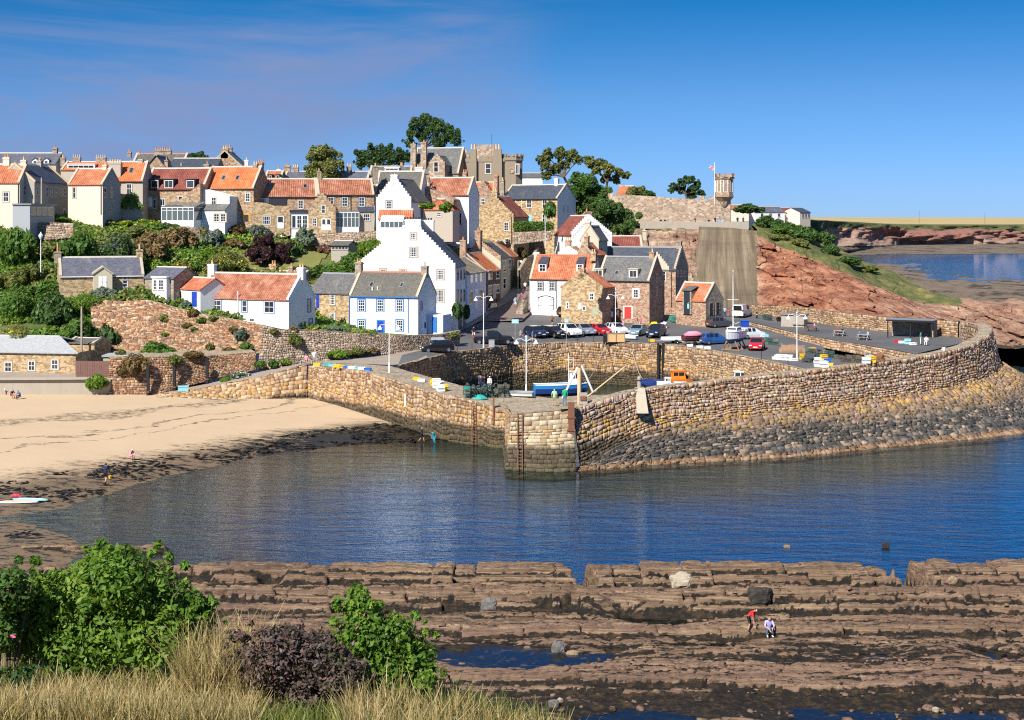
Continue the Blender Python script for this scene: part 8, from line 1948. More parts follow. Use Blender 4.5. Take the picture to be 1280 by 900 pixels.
for a in[('person in pink seated at the second red picnic table',1018,413,90,'pink','grey'),('person in red seated at the third picnic table',1046,419,80,'red','black'),('person in black seated across from the one in red',1053,419.5,-90,'black','denim'),('person in blue seated left at the rightmost picnic table',1074,424,100,'blue','black'),('person in light blue seated right at the rightmost picnic table',1085,424.5,-80,'sky','denim'),('person in white seated beside the open shelter',1158,432,-30,'white','white')]:person(a[0],a[1],a[2],'sit',a[3],a[4],a[5])
person('person in green leaning at the right side of the open shelter',1151,431,'stand',60,'green','white')
person('person in white sitting on the outer pier wall',0,0,'sit',-160,'white','khaki',pos=W(1181,441,172)+Vector((0,.4,-.45)))
person('person in a mint green shirt standing on the pier, back to us',693,508,'stand',175,'mint','khaki',0,0,'hair_grey',sc=1.03);person('person in a vivid green jacket standing on the pier by the derrick',706,507,'stand',190,'green','denim',1,1,sc=1.05)
person('creel worker with a red cap behind the lobster pots',601,488,'stand',10,'navy','navy',1,1,'cloth_red');person('creel worker in white with a pale hat behind the lobster pots',612,489,'stand',-20,'white','grey',1,1,'cloth_white')
for a in[('seated visitor in black on the castle wall walk, leftmost',826,'sit',0,'black','navy'),('second seated visitor at the left of the castle wall walk',831,'sit',20,'navy','black'),('visitor in dark clothes walking along the castle wall',869,'walk',90,'navy','black'),('dark visitor sitting near the crenellated wall',886,'sit',0,'black','black'),('tall dark visitor standing below the lookout turret',894,'stand',40,'navy','black'),('visitor in sky blue sitting under the lookout turret',899,'sit',10,'sky','sky'),('visitor in white and blue at the foot of the lookout turret',903.5,'sit',-10,'sky','white'),('dark visitor right of the lookout turret',922,'stand',0,'black','navy'),('visitor in brown farthest right on the castle walk',929,'stand',30,'brown','navy')]:
 Y=309.7;z=23.4;person(a[0],0,0,a[2],a[3],a[4],a[5],1,1,pos=Vector(((a[1]-CX)*Y/FP,Y,zt(277.5,Y)-.55)))
person('youth in red and black bending over the rock ledge',937,789,'bend',65,'red','black',0,0,'hair_dark',bv=BV_ROCK,fingers=True,sc=.92);person('person in lilac shirt and jeans crouching on the rock ledge',961,795,'crouch',5,'lilac','denim',0,1,'hair_fair',bv=BV_ROCK,fingers=True,shoe='cloth_white')
p=hit(631,378.5);d=empty('dog',p,0,'small white dog on a lead in front of the dark brick house','dog');m=MB()
m.tube([(-.32,0,.36),(-.1,0,.38),(.15,0,.38),(.3,0,.46),(.42,0,.56),(.52,0,.54),(.58,0,.52)],[.09,.12,.13,.09,.085,.05,.03],8);m.tube([(-.32,0,.38),(-.44,0,.52)],[.03,.015],5)
for x in(-.24,.2):
 for y in(-.07,.07):m.tube([(x,y,.36),(x+(.05 if x<0 else 0),y,.2),(x,y,0)],[.05,.03,.025],6)
for y in(-.05,.05):m.tube([(.40,y,.60),(.37,y*1.5,.68)],[.03,.01],5)
m.build('body','cloth_white',d,smooth=True)
def boat(name,label,pos,yaw,L,B_,D,mats,cat='boat',deck='plastic_white',stripe=.72,sheer=.25):
 """mats: (topsides, bottom); hull lofted from transom to bow"""
 r=empty(name,pos,math.radians(yaw),label,cat,None);n=12;m=MB();V=[]
 prof=[]
 for i in range(n+1):
  t=i/n;x=-L/2+L*t;b=B_/2*(.82+.18*math.sin(min(1,t*2)*math.pi/2))*(1-max(0,(t-.45)/.55)**2.2)+.01;z=D+sheer*max(0,(t-.3))**1.5+.06*(1-t);k=.12*D*max(0,(t-.7)/.3)**2*4
  V+=[(x,-b,z),(x,-b*.94,D*stripe),(x,-b*.8,D*.3+k),(x+(.0 if t<1 else .0),0,k),(x,b*.8,D*.3+k),(x,b*.94,D*stripe),(x,b,z)];prof.append((x,b,z))
 for i in range(n):
  for k in range(6):m.add([V[i*7+k],V[i*7+k+1],V[i*7+7+k+1],V[i*7+7+k]],[(0,1,2,3)],0 if k in(0,5)else 1)
 m.add(V[:7],[tuple(range(7))],0);m.build('hull',list(mats),r)
 m=MB()
 for i in range(n):
  (x0,b0,z0),(x1,b1,z1)=prof[i],prof[i+1];m.add([(x0,-b0*.95,z0-.12),(x1,-b1*.95,z1-.12),(x1,b1*.95,z1-.12),(x0,b0*.95,z0-.12)],[(0,1,2,3)])
 m.build('deck',deck,r);m=MB()
 for s in(-1,1):m.tube([(x,s*b,z+.02)for x,b,z in prof],.05,5)
 m.build('gunwale',mats[0]if mats[0]!='hull_sky' else 'plastic_white',r)
 return r
def cabin(r,x0,x1,w,z0,z1,mat='hull_white',win=True,slope=.25,roof=None):
 m=MB();P=[(x0,-w,z0),(x1+slope,-w,z0),(x1,-w*.9,z1),(x0+.05,-w*.9,z1)];Q=[(x,-y,z)for x,y,z in P]
 m.add(P+Q,[(0,1,2,3),(7,6,5,4),(1,5,6,2),(3,7,4,0)]);m.box(x0-.1,x1+.12,-w,w,z1,z1+.07);o=m.build('wheelhouse',mat,r)
 if win:
  g=MB();za,zb=z0+(z1-z0)*.5,z0+(z1-z0)*.9
  for s in(-1,1):g.box(x0+.15,(x0+x1)/2-.05,s*w*.955-.012,s*w*.955+.012,za,zb);g.box((x0+x1)/2+.05,x1-.05,s*w*.955-.012,s*w*.955+.012,za,zb)
  g.add([(x1+slope*.5+.02,-w*.8,za),(x1+slope*.5+.02,w*.8,za),(x1+slope*.1+.02,w*.75,zb),(x1+slope*.1+.02,-w*.75,zb)],[(0,1,2,3)]);g.build('window','window_glass',o)
 return o
b=boat('fishing_boat','blue workboat with a white wheelhouse moored inside the pier by the derrick',Vector((6.4,188,1.0)),8,7.0,2.5,1.5,('hull_sky','hull_blue'));cabin(b,1.2,2.3,.75,1.5,3.2);m=MB();m.tube([(1.0,0,1.5),(1.0,0,5.6)],.04,6);m.tube([(1.7,.3,3.2),(1.7,.3,5.0)],.03,6);m.bar((.6,0,4.8),(1.4,0,4.8),.05);m.build('mast','white_paint',b);m=MB();m.lathe([(.2,0),(.22,.3),(.1,.35)],8,(1.4,-.4,3.3));m.build('buoy','plastic_orange',b)
b=boat('motor_boat','orange topped boat with a navy hull moored against the inner wall',W(856,484,203),6,5.6,2.1,1.15,('hull_orange','hull_blue'),stripe=.8);cabin(b,-1.9,-.2,.75,1.05,2.3,'hull_orange')
b=boat('motor_boat','navy hulled open boat left of the orange boat',W(819,484.5,203.5),176,4.4,1.8,1.0,('hull_blue','hull_blue'));m=MB();m.box(-.3,.1,-.8,.8,.75,.82);m.build('thwart','wood_brown',b)
b=boat('motor_boat','low white day boat in front of the orange boat',W(840,486,200),174,4.2,1.7,.8,('hull_white','hull_white'));cabin(b,.2,.9,.6,.75,1.5)
b=boat('motor_boat','small white cabin boat in the corner of the harbour',W(914,485,190.5),178,4.2,1.7,1.0,('hull_white','hull_blue'));cabin(b,-1.9,-.4,.7,1.0,2.2);m=MB()
for x in(.2,.8,1.4):m.tube([(x,-.6,.9),(x,-.6,2.6)],.03,5)
m.build('rod','galv',b)
Yp=hit(918,437);b=boat('sailing_yacht','white sailing yacht with a blue bottom standing on a cradle with its mast up',Yp+Vector((0,0,.9)),244,5.8,2.2,1.6,('hull_white','antifoul'),cat='yacht',stripe=.45);cabin(b,-.9,1.0,.75,1.7,2.15,slope=.5)
m=MB();mh=(428-329)*Yp.y/FP;m.tube([(.6,0,1.6),(.6,0,mh-.8)],[.07,.05],8);m.build('mast','white_paint',b);m=MB();m.tube([(.6,0,2.6),(-2.2,0,2.7)],.06,6);m.bar((.6,-.8,mh*.55),(.6,.8,mh*.55),.05);m.build('boom','white_paint',b);m=MB()
for s in(-1,1):m.tube([(.6,s*1.05,1.7),(.6,s*.75,mh*.55),(.6,0,mh-.9)],.012,4)
m.tube([(3.1,0,1.95),(.6,0,mh-.9)],.012,4);m.build('rigging','iron',b);c=empty('boat_cradle',Yp,math.radians(244),'dark timber cradle propping up the yacht','cradle');m=MB()
for x in(-1.6,0,1.6):
 for s in(-1,1):m.bar((x,s*1.2,0),(x,s*.55,1.35),.14)
 m.bar((x,-1.3,.1),(x,1.3,.1),.18)
m.build('prop','wood_brown',c)
def trailer(label,px,py,yaw,L=3.4):
 p=hit(px,py);r=empty('trailer',p,math.radians(yaw),label,'trailer');m=MB();m.box(-L/2,L/2,-.75,.75,.42,.52);m.bar((L/2,0,.45),(L/2+1,0,.4),.09);m.build('chassis','galv',r)
 for s in(-1,1):o=link('wheel',mesh_of(CM['hatch'][6],'w',CM['hatch'][2],'wheel','tyre',True),r);o.location=(-.3,s*.85,.3)
 m=MB();m.box(-L/2-.03,-L/2,-.26,.26,.4,.52);m.build('number_plate','plate_yellow',r)
 return r,p
r,p=trailer('boat trailer under the pink covered boat',867,431,24);b=boat('covered_boat','small boat on a trailer under a pink and maroon cover',p+Vector((0,0,.55)),24,3.4,1.6,.7,('cover_maroon','cover_maroon'),deck='cover_pink');m=MB();m.tube([(-1.65,0,.6),(-.8,0,.8),(.4,0,.85),(1.2,0,.75),(1.6,0,.75)],[.4,.6,.58,.4,.1],12);o=m.build('cover','cover_pink',b,smooth=True)
r,p=trailer('white low trailer loaded with fishing gear near the quay edge',841,429,190);m=MB();m.box(-1.6,1.6,-.72,.72,.52,.9);m.box(-1.5,1.5,-.62,.62,.9,.92);m.build('load_bed','plastic_white',r)
p=hit(650,496);boat('dinghy','small dinghy under a grey cover on the pier beside the lobster pots',p+Vector((0,0,.0)),170,2.9,1.3,.5,('galv','hull_white'),deck='grey_sheet');p=hit(787,424);boat('dinghy','little white dinghy beside the pale blue car',p,150,2.4,1.2,.5,('hull_white','hull_white'))
for k,(px,py,yw,ma,l)in enumerate(((24,629,4,'plastic_sky','white and orange paddleboard lying nearest on the shore weed'),(38,626,-8,'plastic_sky','blue edged paddleboard lying behind the other one'))):
 p=hit(px,py);r=empty('paddleboard',p+Vector((0,0,.08)),math.radians(yw),l,'paddleboard');n=16;P=[(1.6*math.cos(t),.38*math.sin(t)*(1-.25*math.cos(t)))for t in np.linspace(0,2*math.pi,n,endpoint=False)]
 m=MB();m.prism_z(P,0,.1);m.build('board',ma if k else 'plastic_white',r);m=MB();m.prism_z([(x*.8+.1,y*.75)for x,y in P],.101,.106);m.build('deck_pad','plastic_white' if k else 'pot_buff',r)
p=hit(20,624);o=empty('kit_bag',p+Vector((0,0,.1)),0,'red kit bag lying on the paddleboards','bag');m=MB();m.tube([(-.4,0,.1),(-.25,0,.2),(.2,0,.22),(.4,0,.1)],[.05,.18,.18,.05],8);m.build('bag','plastic_red',o,smooth=True)
def creel_mesh():
 f=MB();n=MB();L,B_,Hh=.72,.46,.42
 arc=[(-B_/2,0),(-B_/2*.95,Hh*.6),(-B_/2*.5,Hh*.95),(B_/2*.5,Hh*.95),(B_/2*.95,Hh*.6),(B_/2,0)]
 for x in(-L/2,0,L/2):f.tube([(x,y,z)for y,z in arc],.022,4)
 for y in(-B_/2,B_/2,0):f.bar((-L/2,y,0),(L/2,y,0),.035)
 for i in(1,2,3,4):f.bar((-L/2,*arc[i]),(L/2,*arc[i]),.025)
 for i in range(5):
  (y0,z0),(y1,z1)=arc[i],arc[i+1]
  for k in range(1,3):n.bar((-L/2,y0+(y1-y0)*k/3,z0+(z1-z0)*k/3),(L/2,y0+(y1-y0)*k/3,z0+(z1-z0)*k/3),.02)
 for k in range(1,7):x=-L/2+L*k/7;n.tube([(x,y,z)for y,z in arc],.011,3)
 return f,n
cf,cn=creel_mesh();CC={}
def creels(label,spots,mats,group,seed):
 rng=random.Random(seed)
 for i,(p,yaw,lv)in enumerate(spots):
  mt=mats[rng.randrange(len(mats))];o=link('lobster_creel',mesh_of(CC,'f',cf,'creel_frame','net_dark'));o.location=p+Vector((0,0,.44*lv+.02));o.rotation_euler=(rng.uniform(-.06,.06),rng.uniform(-.06,.06),yaw)
  link('netting',mesh_of(CC,'n'+mt,cn,'netting',mt),o);tag(o,label,'lobster creel',group)
sp_=[];rg=random.Random(5)
for px in range(563,638,7):
 for dy in(0,1.0,2.0):
  p=hit(px,497.5 if px<600 else 496.5);
  for lv in range(rg.choice((2,3,3))):sp_.append((p+Vector((rg.uniform(-.1,.1),dy+rg.uniform(-.1,.1),0)),rg.choice((0,1.57))+rg.uniform(-.2,.2),lv))
creels('green netted lobster creel in the big heap on the west pier',sp_,['net_green','plastic_teal','net_brown','net_pale'],'lobster creels piled on the west pier',1)
for(x0,x1,y0,lev,lab,mats,grp,sd)in((958,975,430,2,'pale green lobster creel stacked behind the white hatchback',['net_pale','net_green'],'creels behind the white hatchback',2),(1012,1062,444,2,'lobster creel in the long stack below the quay walkway wall',['net_green','net_pale','net_dark','net_brown'],'creels stacked under the walkway wall',3),(1056,1078,452,2,'rusty brown lobster creel at the right end of the quay',['rust','net_brown'],'rusty creels at the quay end',4),(957,967,400,2,'dark lobster creel against the boundary wall',['net_green','net_dark'],'creels by the boundary wall',6),(1008,1024,452,2,'dark rope filled creel near the white lamp post',['net_dark'],'dark creels by the lamp post',7)):
 s2=[]
 for px in np.arange(x0,x1,5.6):
  p=hit(px,y0+(px-x0)*.12)
  for lv in range(rg.choice((lev-1,lev,lev))):s2.append((p+Vector((rg.uniform(-.08,.08),0,0)),rg.uniform(-.3,.3),lv));s2.append((p+Vector((rg.uniform(-.08,.08),.85,0)),rg.uniform(-.3,.3),lv))
 creels(lab,s2,mats,grp,sd)
def fishbox_mb():
 m=MB();L,B_,Hh,t=.8,.5,.28,.04
 m.box(-L/2,L/2,-B_/2,B_/2,0,.05);m.box(-L/2,L/2,-B_/2,-B_/2+t,.05,Hh);m.box(-L/2,L/2,B_/2-t,B_/2,.05,Hh);m.box(-L/2,-L/2+t,-B_/2+t,B_/2-t,.05,Hh);m.box(L/2-t,L/2,-B_/2+t,B_/2-t,.05,Hh)
 m.box(-L/2-.03,L/2+.03,-B_/2-.03,-B_/2,Hh-.05,Hh+.01);m.box(-L/2-.03,L/2+.03,B_/2,B_/2+.03,Hh-.05,Hh+.01)
 return m
FB={};fbm_=fishbox_mb()
CN=dict(plastic_white='white',plastic_yellow='yellow',plastic_blue='blue',plastic_teal='teal',plastic_sky='pale blue',plastic_orange='orange',plastic_red='red')
def boxes(where,group,spots):
 for(px,py,mt,lv)in spots:
  p=hit(px,py);s=1.05
  for k in range(lv):o=link('fish_box',mesh_of(FB,mt,fbm_,'fish_box',mt));o.location=p+Vector((rg.uniform(-.05,.05),0,k*.39));o.rotation_euler=(0,0,rg.uniform(-.4,.4));o.scale=(s,)*3;tag(o,'%s plastic fish box %s'%(CN[mt],where),'fish box','%s fish boxes %s'%(CN[mt],group))
boxes('on the pier edge beside the lane','along the lane',[(396,457,'plastic_yellow',1),(409,458,'plastic_teal',1),(415,459,'plastic_sky',1),(421,459,'plastic_yellow',1),(427,460,'plastic_yellow',1),(434,460.5,'plastic_blue',1),(440,461,'plastic_white',1),(447,461.5,'plastic_sky',1),(453,462,'plastic_white',1),(460,463,'plastic_blue',1)])
boxes('stacked beside the lobster pots on the west pier','beside the lobster pots',[(521,475,'plastic_yellow',1),(527,477,'plastic_white',1),(543,482,'plastic_yellow',2),(546,485,'plastic_white',3),(551,489,'plastic_white',2),(555,488,'plastic_yellow',2),(550,484,'plastic_white',2)])
boxes('in the long white stack by the right lamp post','by the right lamp post',[(969+i*6,449+i*.5,'plastic_white',2 if i in(1,2,3)else 1)for i in range(5)]+[(972+i*6,446.5,'plastic_white',1)for i in range(3)])
boxes('among the ropes on the right quay','among the ropes',[(1004,449,'plastic_yellow',2),(1016,441,'plastic_yellow',2),(1018,437,'plastic_blue',1),(1030,450,'plastic_yellow',2),(1022,458,'plastic_white',3),(1030,459,'plastic_white',2),(1037,461,'plastic_yellow',2),(1034,455,'plastic_blue',2),(1000,424,'plastic_blue',1)])
boxes('at the far right end of the quay','at the quay end',[(1083,455,'plastic_white',2),(1090,456,'plastic_yellow',2),(1086,452,'plastic_sky',2)])
boxes('under the open shelter','under the shelter',[(1128,429,'plastic_white',1),(1135,430,'plastic_sky',2),(1141,431,'plastic_white',1),(1122,428,'plastic_red',1)])
boxes('on the ground near the yacht cradle','near the yacht',[(875,436,'plastic_white',1),(884,437,'plastic_white',1),(862,435,'plastic_white',1),(815,427,'plastic_yellow',1),(952,423,'plastic_white',2),(957,424,'plastic_sky',2)])
def heap(name,label,px,py,wpx,hpx,mat,cat,seed=1,pos=None):
 p=pos or hit(px,py);w_=wpx*p.y/FP;h_=hpx*p.y/FP;o=empty(name,p,0,label,cat);rng=random.Random(seed);m=MB()
 for i in range(26):
  t=rng.random()*6.28;r_=rng.random()**.6*w_/2;pts=[]
  for k in range(7):t+=rng.uniform(.3,.9);r_=min(w_/2,max(.05,r_+rng.uniform(-.2,.2)));pts.append((r_*math.cos(t),r_*math.sin(t)*.6,max(.02,h_*(1-(2*r_/w_)**2)*rng.uniform(.6,1.0))))
  m.tube(pts,rng.uniform(.04,.09),5)
 m.tube([(-w_*.42,0,0),(-w_*.2,.1,h_*.5),(w_*.15,0,h_*.55),(w_*.42,.1,0)],[.1,h_*.45,h_*.45,.1],8);m.build('coils',mat,o)
heap('fishing_net','turquoise net heaped at the seaward side of the creels',571,496.5,24,8,'plastic_teal','net',2);heap('fishing_net','turquoise net trailing along the pier edge below the creels',598,498,22,5,'plastic_teal','net',3)
heap('rope_heap','dark heap of rope and gear beside the right lamp post',1013,453,22,12,'net_dark','rope',4);heap('rope_heap','rusty heap of gear at the right end of the quay',1099,458,16,10,'rust','rope',5);heap('fishing_net','yellow buoys and nets heaped before the quay houses',818,408,14,6,'plastic_yellow','net',6);heap('gear_bag','white sack of gear beside the yellow heap',830,410,7,8,'plastic_white','bag',7);heap('fishing_net','green net piled on the long heap before the stepped house',841,402,20,8,'net_green','net',8)
p=hit(991,441);r=empty('upturned_skiff',p,math.radians(-18),'brown upturned skiff among the creels on the right quay','boat');m=MB();m.tube([(-1.7,0,.0),(-1.3,0,.15),(0,0,.25),(1.2,0,.2),(1.8,0,.05)],[.5,.85,.95,.8,.3],10);m.build('hull','wood_brown',r,smooth=True);m=MB();m.bar((-1.6,0,1.0),(1.6,0,.95),.08);m.build('keel','wood_grey',r)
def simple(name,label,cat,px,py,yaw,parts,pos=None,group=None):
 p=pos or hit(px,py);r=empty(name,p,math.radians(yaw),label,cat,group)
 for(nm,mt,bxs)in parts:
  m=MB()
  for q in bxs:m.box(*q)
  m.build(nm,mt,r)
 return r
simple('crate','large plywood crate at the quay edge','crate',770,428,0,[('panel','ply',[(-1.3,1.3,-.5,.5,.1,1.35)]),('batten','wood_brown',[(-1.32,-1.2,-.55,.55,0,1.4),(1.2,1.32,-.55,.55,0,1.4),(-.06,.06,-.55,-.5,.1,1.35),(-1.2,1.2,-.56,-.5,1.3,1.4)])])
simple('litter_bin','black bin beside the plywood crate','bin',757,428,0,[('bin','drain_black',[(-.35,.35,-.35,.35,0,1.0)]),('lid','iron',[(-.4,.4,-.4,.4,1.0,1.12)])])
simple('kiosk','brown wooden kiosk with a white poster by the golden stone cottage','kiosk',763,402,8,[('wall','brown_paint',[(-1.25,1.25,-.9,.9,0,2.1)]),('roof','lead',[(-1.4,1.4,-1.05,1.05,2.1,2.25)]),('poster','white_paint',[(-.45,.25,-.93,-.905,.8,1.7)])])
simple('bench','dark bench under the red door house wall','bench',799,402,4,[('seat','wood_brown',[(-1.1,1.1,-.25,.2,.5,.6)]),('leg','wood_brown',[(-1.0,-.9,-.2,.15,0,.5)]),('leg','wood_brown',[(.9,1.0,-.2,.15,0,.5)]),('backrest','wood_brown',[(-1.1,1.1,.2,.28,.6,1.0)])])
simple('bench','grey bench between the off road car and the kiosk','bench',730,398,4,[('seat','wood_grey',[(-.5,.5,-.25,.25,.45,.55)]),('leg','iron',[(-.45,-.38,-.2,.2,0,.45)]),('leg','iron',[(.38,.45,-.2,.2,0,.45)]),('backrest','wood_grey',[(-.5,.5,.2,.27,.55,.95)])])
for i,(px,c)in enumerate(((544,'left'),(553,'right'))):simple('wheelie_bin','blue wheeled rubbish bin beside the lane, %s one'%c,'bin',px,429-i*1.5,10,[('bin','plastic_blue',[(-.42,.42,-.36,.36,.08,1.05)]),('lid','plastic_blue',[(-.46,.46,-.42,.4,1.05,1.16)]),('wheel','tyre',[(-.36,.36,.3,.42,0,.16)])])
simple('portable_toilet','blue cabinet behind the yacht','cabinet',931,411,6,[('wall','royal_paint',[(-.55,.55,-.55,.55,0,1.25)]),('roof','plastic_blue',[(-.62,.62,-.62,.62,1.25,1.38)])])
simple('store_row','row of grey wooden lock up doors against the boundary wall','shed',991,409,-34,[('wall','wood_grey',[(-1.9,1.9,-.1,1.2,0,1.9)]),('roof','lead',[(-2.1,2.1,-.35,1.4,1.9,2.05)])]+[('door','wood_grey',[(x-.5,x+.5,-.16,-.1,.05,1.75)])for x in(-1.25,0,1.25)])
simple('utility_cabinet','pale grey cabinet beside the street corner lamp post','cabinet',614.5,437,0,[('cabinet','galv',[(-.4,.4,-.2,.2,0,1.0)]),('lid','grey_sheet',[(-.43,.43,-.23,.23,1.0,1.05)])])
simple('ramp_wall','low white wall of the ramp beside the stepped quay house','wall',838,393,-14,[('wall','white_render',[(-2.0,2.2,-.15,.15,-.5,.75),(-2.0,-.6,-.15,.15,.75,1.2)])])
simple('float_box','pale blue plastic box lying at the foot of the slipway wall','box',229,489,14,[('box','plastic_sky',[(-.62,.62,-.35,.35,0,.55)]),('lid','plastic_sky',[(-.66,.66,-.4,.4,.55,.66)])])
simple('lifebuoy_box','red lifebuoy box on a post against the garden wall','lifebuoy box',384,452,0,[('box','plastic_red',[(-.45,.45,-.2,.1,.75,1.75)]),('label','white_paint',[(-.22,.22,-.215,-.2,1.05,1.25)]),('post','wood_grey',[(-.06,.06,-.05,.05,0,.75)])])
simple('notice_board','black roofed notice board beside the red lifebuoy box','notice board',403,450,0,[('panel','drain_black',[(-.55,.55,-.06,.06,.5,1.9)]),('roof','drain_black',[(-.75,.75,-.35,.35,1.9,2.05)]),('poster','galv',[(-.3,.3,-.08,-.06,.9,1.5)]),('post','drain_black',[(-.65,-.55,-.06,.06,0,1.9)]),('post','drain_black',[(.55,.65,-.06,.06,0,1.9)])])
simple('bench','wooden bench where the person in pink sits on the lane','bench',383,460,0,[('seat','wood_grey',[(-.8,.8,-.2,.25,.38,.45)]),('leg','wood_grey',[(-.75,-.65,-.2,.2,0,.38)]),('leg','wood_grey',[(.65,.75,-.2,.2,0,.38)])])
simple('open_shelter','open fronted dark shelter built against the boundary wall','shelter',1141,421,-27,[('roof','lead',[(-3.3,3.2,-2.2,1.7,2.35,2.5)]),('fascia','drain_black',[(-3.3,3.2,-2.24,-2.2,2.25,2.5)]),('post','drain_black',[(-3.15,-3.0,-2.1,-1.95,0,2.35)]),('post','drain_black',[(.0,.15,-2.1,-1.95,0,2.35)]),('post','drain_black',[(2.9,3.05,-2.1,-1.95,0,2.35)]),('rear_wall','stone_grey',[(-3.2,3.1,1.35,1.5,-.5,2.35)]),('side_wall','stone_grey',[(2.85,3.1,-.9,1.35,-.5,2.35)])])
for(px,py,mt,l)in((1000,409,'brown_paint','reddish picnic table nearest the lock up doors'),(1014,414,'brown_paint','second reddish picnic table by the boundary wall'),(1049.5,420,'wood_grey','grey picnic table in the middle of the walkway'),(1079.5,425,'wood_grey','rightmost grey picnic table on the walkway')):
 r=simple('picnic_table',l,'picnic table',px,py,-30,[('table_top',mt,[(-.9,.9,-.36+i*.19,-.2+i*.19,.72,.76)for i in range(4)]),('seat',mt,[(-.9,.9,-.85,-.6,.42,.46)]),('seat',mt,[(-.9,.9,.6,.85,.42,.46)])])
 for x in(-.65,.65):m=MB();m.bar((x,-.75,0),(x,-.25,.72),.08);m.bar((x,.75,0),(x,.25,.72),.08);m.bar((x,-.8,.4),(x,.8,.4),.07);m.build('leg',mt,r)
def bollard(label,px,py):p=hit(px,py);r=empty('bollard',p,0,label,'bollard');m=MB();m.lathe([(.16,0),(.14,.9),(.19,.95),(.15,1.1)],10);m.build('post','drain_black',r);m=MB();m.lathe([(.15,.62),(.15,.72)],10);m.build('band','white_paint',r)
bollard('black bollard right of the white van',946,398)
def tyre(label,px,py,R_=.42):p=hit(px,py);r=empty('tyre',p,0,label,'tyre');m=MB();m.T=Matrix.Translation((0,0,R_))@Matrix.Rotation(math.pi/2,4,'X');m.lathe([(R_*.55,-.12),(R_,-.1),(R_,.1),(R_*.55,.12),(R_*.5,0)],16);m.build('rubber','tyre',r)
tyre('old tyre leaning on the brown kiosk',756,401);tyre('dark tyre standing by the creels under the boundary wall',973.5,402)
for i,(px,py)in enumerate(((572,439),(590,437),(641,431.5),(722,428.5),(742,428.5),(780,428.5),(812,429.5),(858,434),(905,441),(952,450),(985,457))):
 p=hit(px,py);o=empty('railing_post',p,0,'thin dark railing post on the quay edge','post','railing posts along the quay edge');m=MB();m.tube([(0,0,-.1),(0,0,1.05)],.045,6);m.build('post','iron',o)
p=hit(724,504);r=empty('derrick',p,0,'small derrick with a tan post and white struts on the pier head','derrick');k=p.y/FP;Q=lambda px,py,dy=0:Vector(((px-724)*k,dy,(504-py)*k))
m=MB();m.tube([(0,0,-.2),Q(724,460)],.2,9);m.build('post','pot_buff',r)
for nm,a,b_,mt,rr in(('strut',Q(703,497,-.6),Q(722,459),'white_paint',.11),('strut',Q(742,492,.6),Q(727,457),'white_paint',.11),('boom',Q(733,496,-.4),Q(779,456,-2),'pot_buff',.07),('strut',Q(733,496,-.4),Q(745,487,-.5),'white_paint',.09)):m=MB();m.tube([a,b_],rr,8);m.build(nm,mt,r)
m=MB();m.tube([Q(779,456,-2),Q(727,457)],.018,4);m.build('cable','iron',r);simple('winch','grey winch box at the foot of the derrick','winch',729,505,0,[('housing','wood_grey',[(-.4,.4,-.3,.3,0,1.1)]),('drum','rust',[(-.3,.3,-.4,-.3,.4,.8)])])
for i,(a,b_)in enumerate(((W(788,428,210.8),W(806,476,204)),(W(893,452,197),W(876,476,203)),(W(757,428,210.8),W(727,480,189)))):
 a,b_=Vector(a),Vector(b_);m=MB();m.tube([a.lerp(b_,t)-Vector((0,.3,1.2*math.sin(math.pi*t)))for t in np.linspace(0,1,9)],.035,5);o=m.build('mooring_rope','rope_mat');tag(o,('pale mooring rope from the quay to the navy hulled boat','pale mooring rope from the wall to the orange boat','pale mooring rope from the quay to the blue workboat')[i],'rope')
def rockmesh(seed,n=10,flat=.6,box=0):
 n=16 if box else n;rng=np.random.default_rng(seed);m=MB();k=30 if box else 14;prof=[(math.sin(t),-math.cos(t))for t in np.linspace(.05,math.pi-.05,n)];m.lathe([(r_,z)for r_,z in prof],k)
 v=np.array(m.v);d=1+(.5+.6*box)*fbm(v[:,0]*1.3+seed,v[:,1]*1.3+v[:,2]*1.7,seed,4);v=v*d[:,None];v=np.sign(v)*np.abs(v)**(.45 if box>.5 else .7);v=v*(1+box*fbm(v[:,0]*2.6+seed,v[:,1]*3+v[:,2],seed+1,3))[:,None];m.v=[tuple(p)for p in v*np.array((1,.8,flat))]
 return m
def rock(label,px,py,wpx,hpx,mat,bv=None,pos=None,seed=1,name='boulder',group=None,box=0):
 p=pos or hit(px,py,bv);s=wpx*p.y/FP/2;o=rockmesh(seed,box=box).build(name,mat,None,smooth=not box,uv=False);h_=hpx*p.y/FP/1.1;o.location=p+Vector((0,s*.5,h_*.35));o.scale=(s,s*(.35 if box>.5 else .8),h_*(1.5 if box>.5 else 1.1));o.rotation_euler=(0,0,.15*math.sin(seed)if box else seed*1.3);tag(o,label,'rock',group)
plain('rock_grey',(.13,.12,.11),.85,var=.5);plain('rock_pale',(.34,.29,.22),.9,var=.35);plain('rock_dark',(.035,.03,.024),.7,var=.6);plain('rock_tan',(.24,.17,.105),.9,var=.45)
for i,a in enumerate([('dark grey round boulder beside the largest rock pool',698,818,18,16,'rock_grey'),('pale boulder leaning against the big ridge blocks',853,735,30,18,'rock_pale'),('black weed covered boulder above the crouching person',950,752,32,18,'rock_dark'),('small dark boulder on the upper ledge',612,762,22,14,'rock_grey'),('round tan boulder at the right of the ledge',1190,730,16,10,'rock_tan'),('two toned pebble boulder near the bottom edge',692,884,12,9,'rock_grey'),('small pale stone in the weed left of the bottom edge',700,878,6,5,'rock_pale'),('pale stone on the mud at lower right',1170,890,8,6,'rock_pale'),('small reddish boulder right of the pool',716,822,16,8,'rock_tan')]):rock(*a,bv=BV_ROCK,seed=i+2,box=.45)
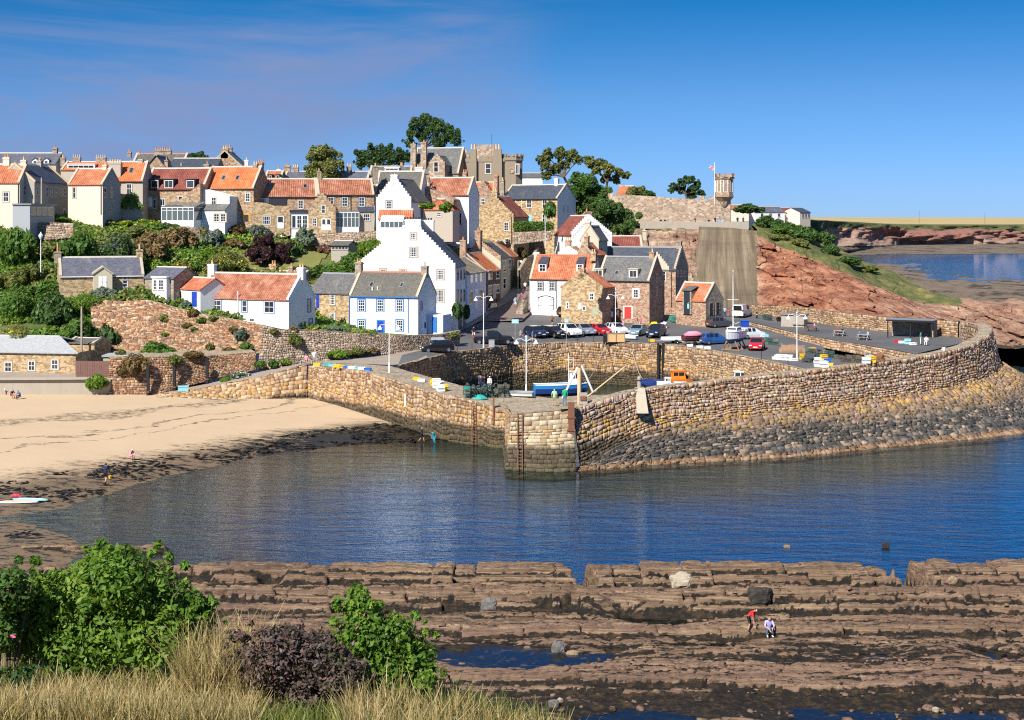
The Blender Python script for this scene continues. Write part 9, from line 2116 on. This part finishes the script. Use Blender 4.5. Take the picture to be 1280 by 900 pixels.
for i,a in enumerate([('small black rock in the open water at right',1108,683,9,5,'rock_dark'),('tiny tan rock in the open water right of centre',984,683,8,3,'rock_tan'),]):rock(a[0],0,0,a[3],a[4],a[5],pos=W(a[1],a[2]+2,24*1800/(a[2]+2-275)),seed=i+20,box=.9)
rng=np.random.default_rng(77);n=16000;x=rng.uniform(-48,-2,n);y=rng.uniform(108,165,n);z=sandf(x,y);dn=fbm(x*.25+y*.12,y*.35,66,4)+.5
dark=np.interp(x,[-45,-25,-14,-2],[.0,.02,.12,.2]);kp=(z>.02)&(z<.55+.45*dark*6)&(dn+dark>.53);x,y,z=x[kp],y[kp],z[kp];n=len(x);t=rng.random(n)*6.28;a=.16+.3*rng.random(n);b_=a*(.3+.4*rng.random(n))
dx=np.stack([np.cos(t)*a,np.sin(t)*a],1);dy=np.stack([-np.sin(t)*b_,np.cos(t)*b_],1);h=.03+.08*rng.random(n)
P=np.stack([np.c_[x-dx[:,0],y-dx[:,1],z+.01],np.c_[x-dy[:,0],y-dy[:,1],z+h],np.c_[x+dx[:,0],y+dx[:,1],z+.01],np.c_[x+dy[:,0],y+dy[:,1],z+h*.6]],1).reshape(-1,3)
o=mesh_np('seaweed',P,np.arange(n*4).reshape(n,4),'weed_black');tag(o,'black seaweed stranded along the water edge',kind='stuff')
rng=np.random.default_rng(8);n=2600;x=rng.uniform(-30,34,n);y=64+26*rng.random(n);dn=fbm(x*.2,y*.5,71,3);kp=dn>.02;x,y=x[kp],y[kp];z=foreshore(x,y);n=len(x)
cu=np.array([(-1,-1,-.5),(1,-1,-.5),(1,1,-.5),(-1,1,-.5),(-.7,-.7,.6),(.7,-.8,.5),(.8,.7,.6),(-.7,.8,.4)]);s_=(.05+.16*rng.random(n)**2.5)[:,None,None];V=cu[None]*s_*rng.uniform(.6,1.4,(n,1,3))+rng.normal(size=(n,8,3))*s_*.16;t=rng.random(n)*6.28;c,s2=np.cos(t)[:,None],np.sin(t)[:,None]
P=np.stack([V[...,0]*c-V[...,1]*s2+x[:,None],V[...,0]*s2+V[...,1]*c+y[:,None],V[...,2]*.8+z[:,None]+.03],-1).reshape(-1,3);k=(np.arange(n)*8)[:,None]
o=mesh_np('shore_rubble',P,np.concatenate([k+np.array(f)for f in((4,5,6,7),(0,1,5,4),(1,2,6,5),(2,3,7,6),(3,0,4,7))]),'shore_rock',{'weed':np.repeat(rng.random(n)*.6,8),'hue':np.repeat(rng.random(n),8)});tag(o,'small broken stones scattered over the rock ledges',kind='stuff')
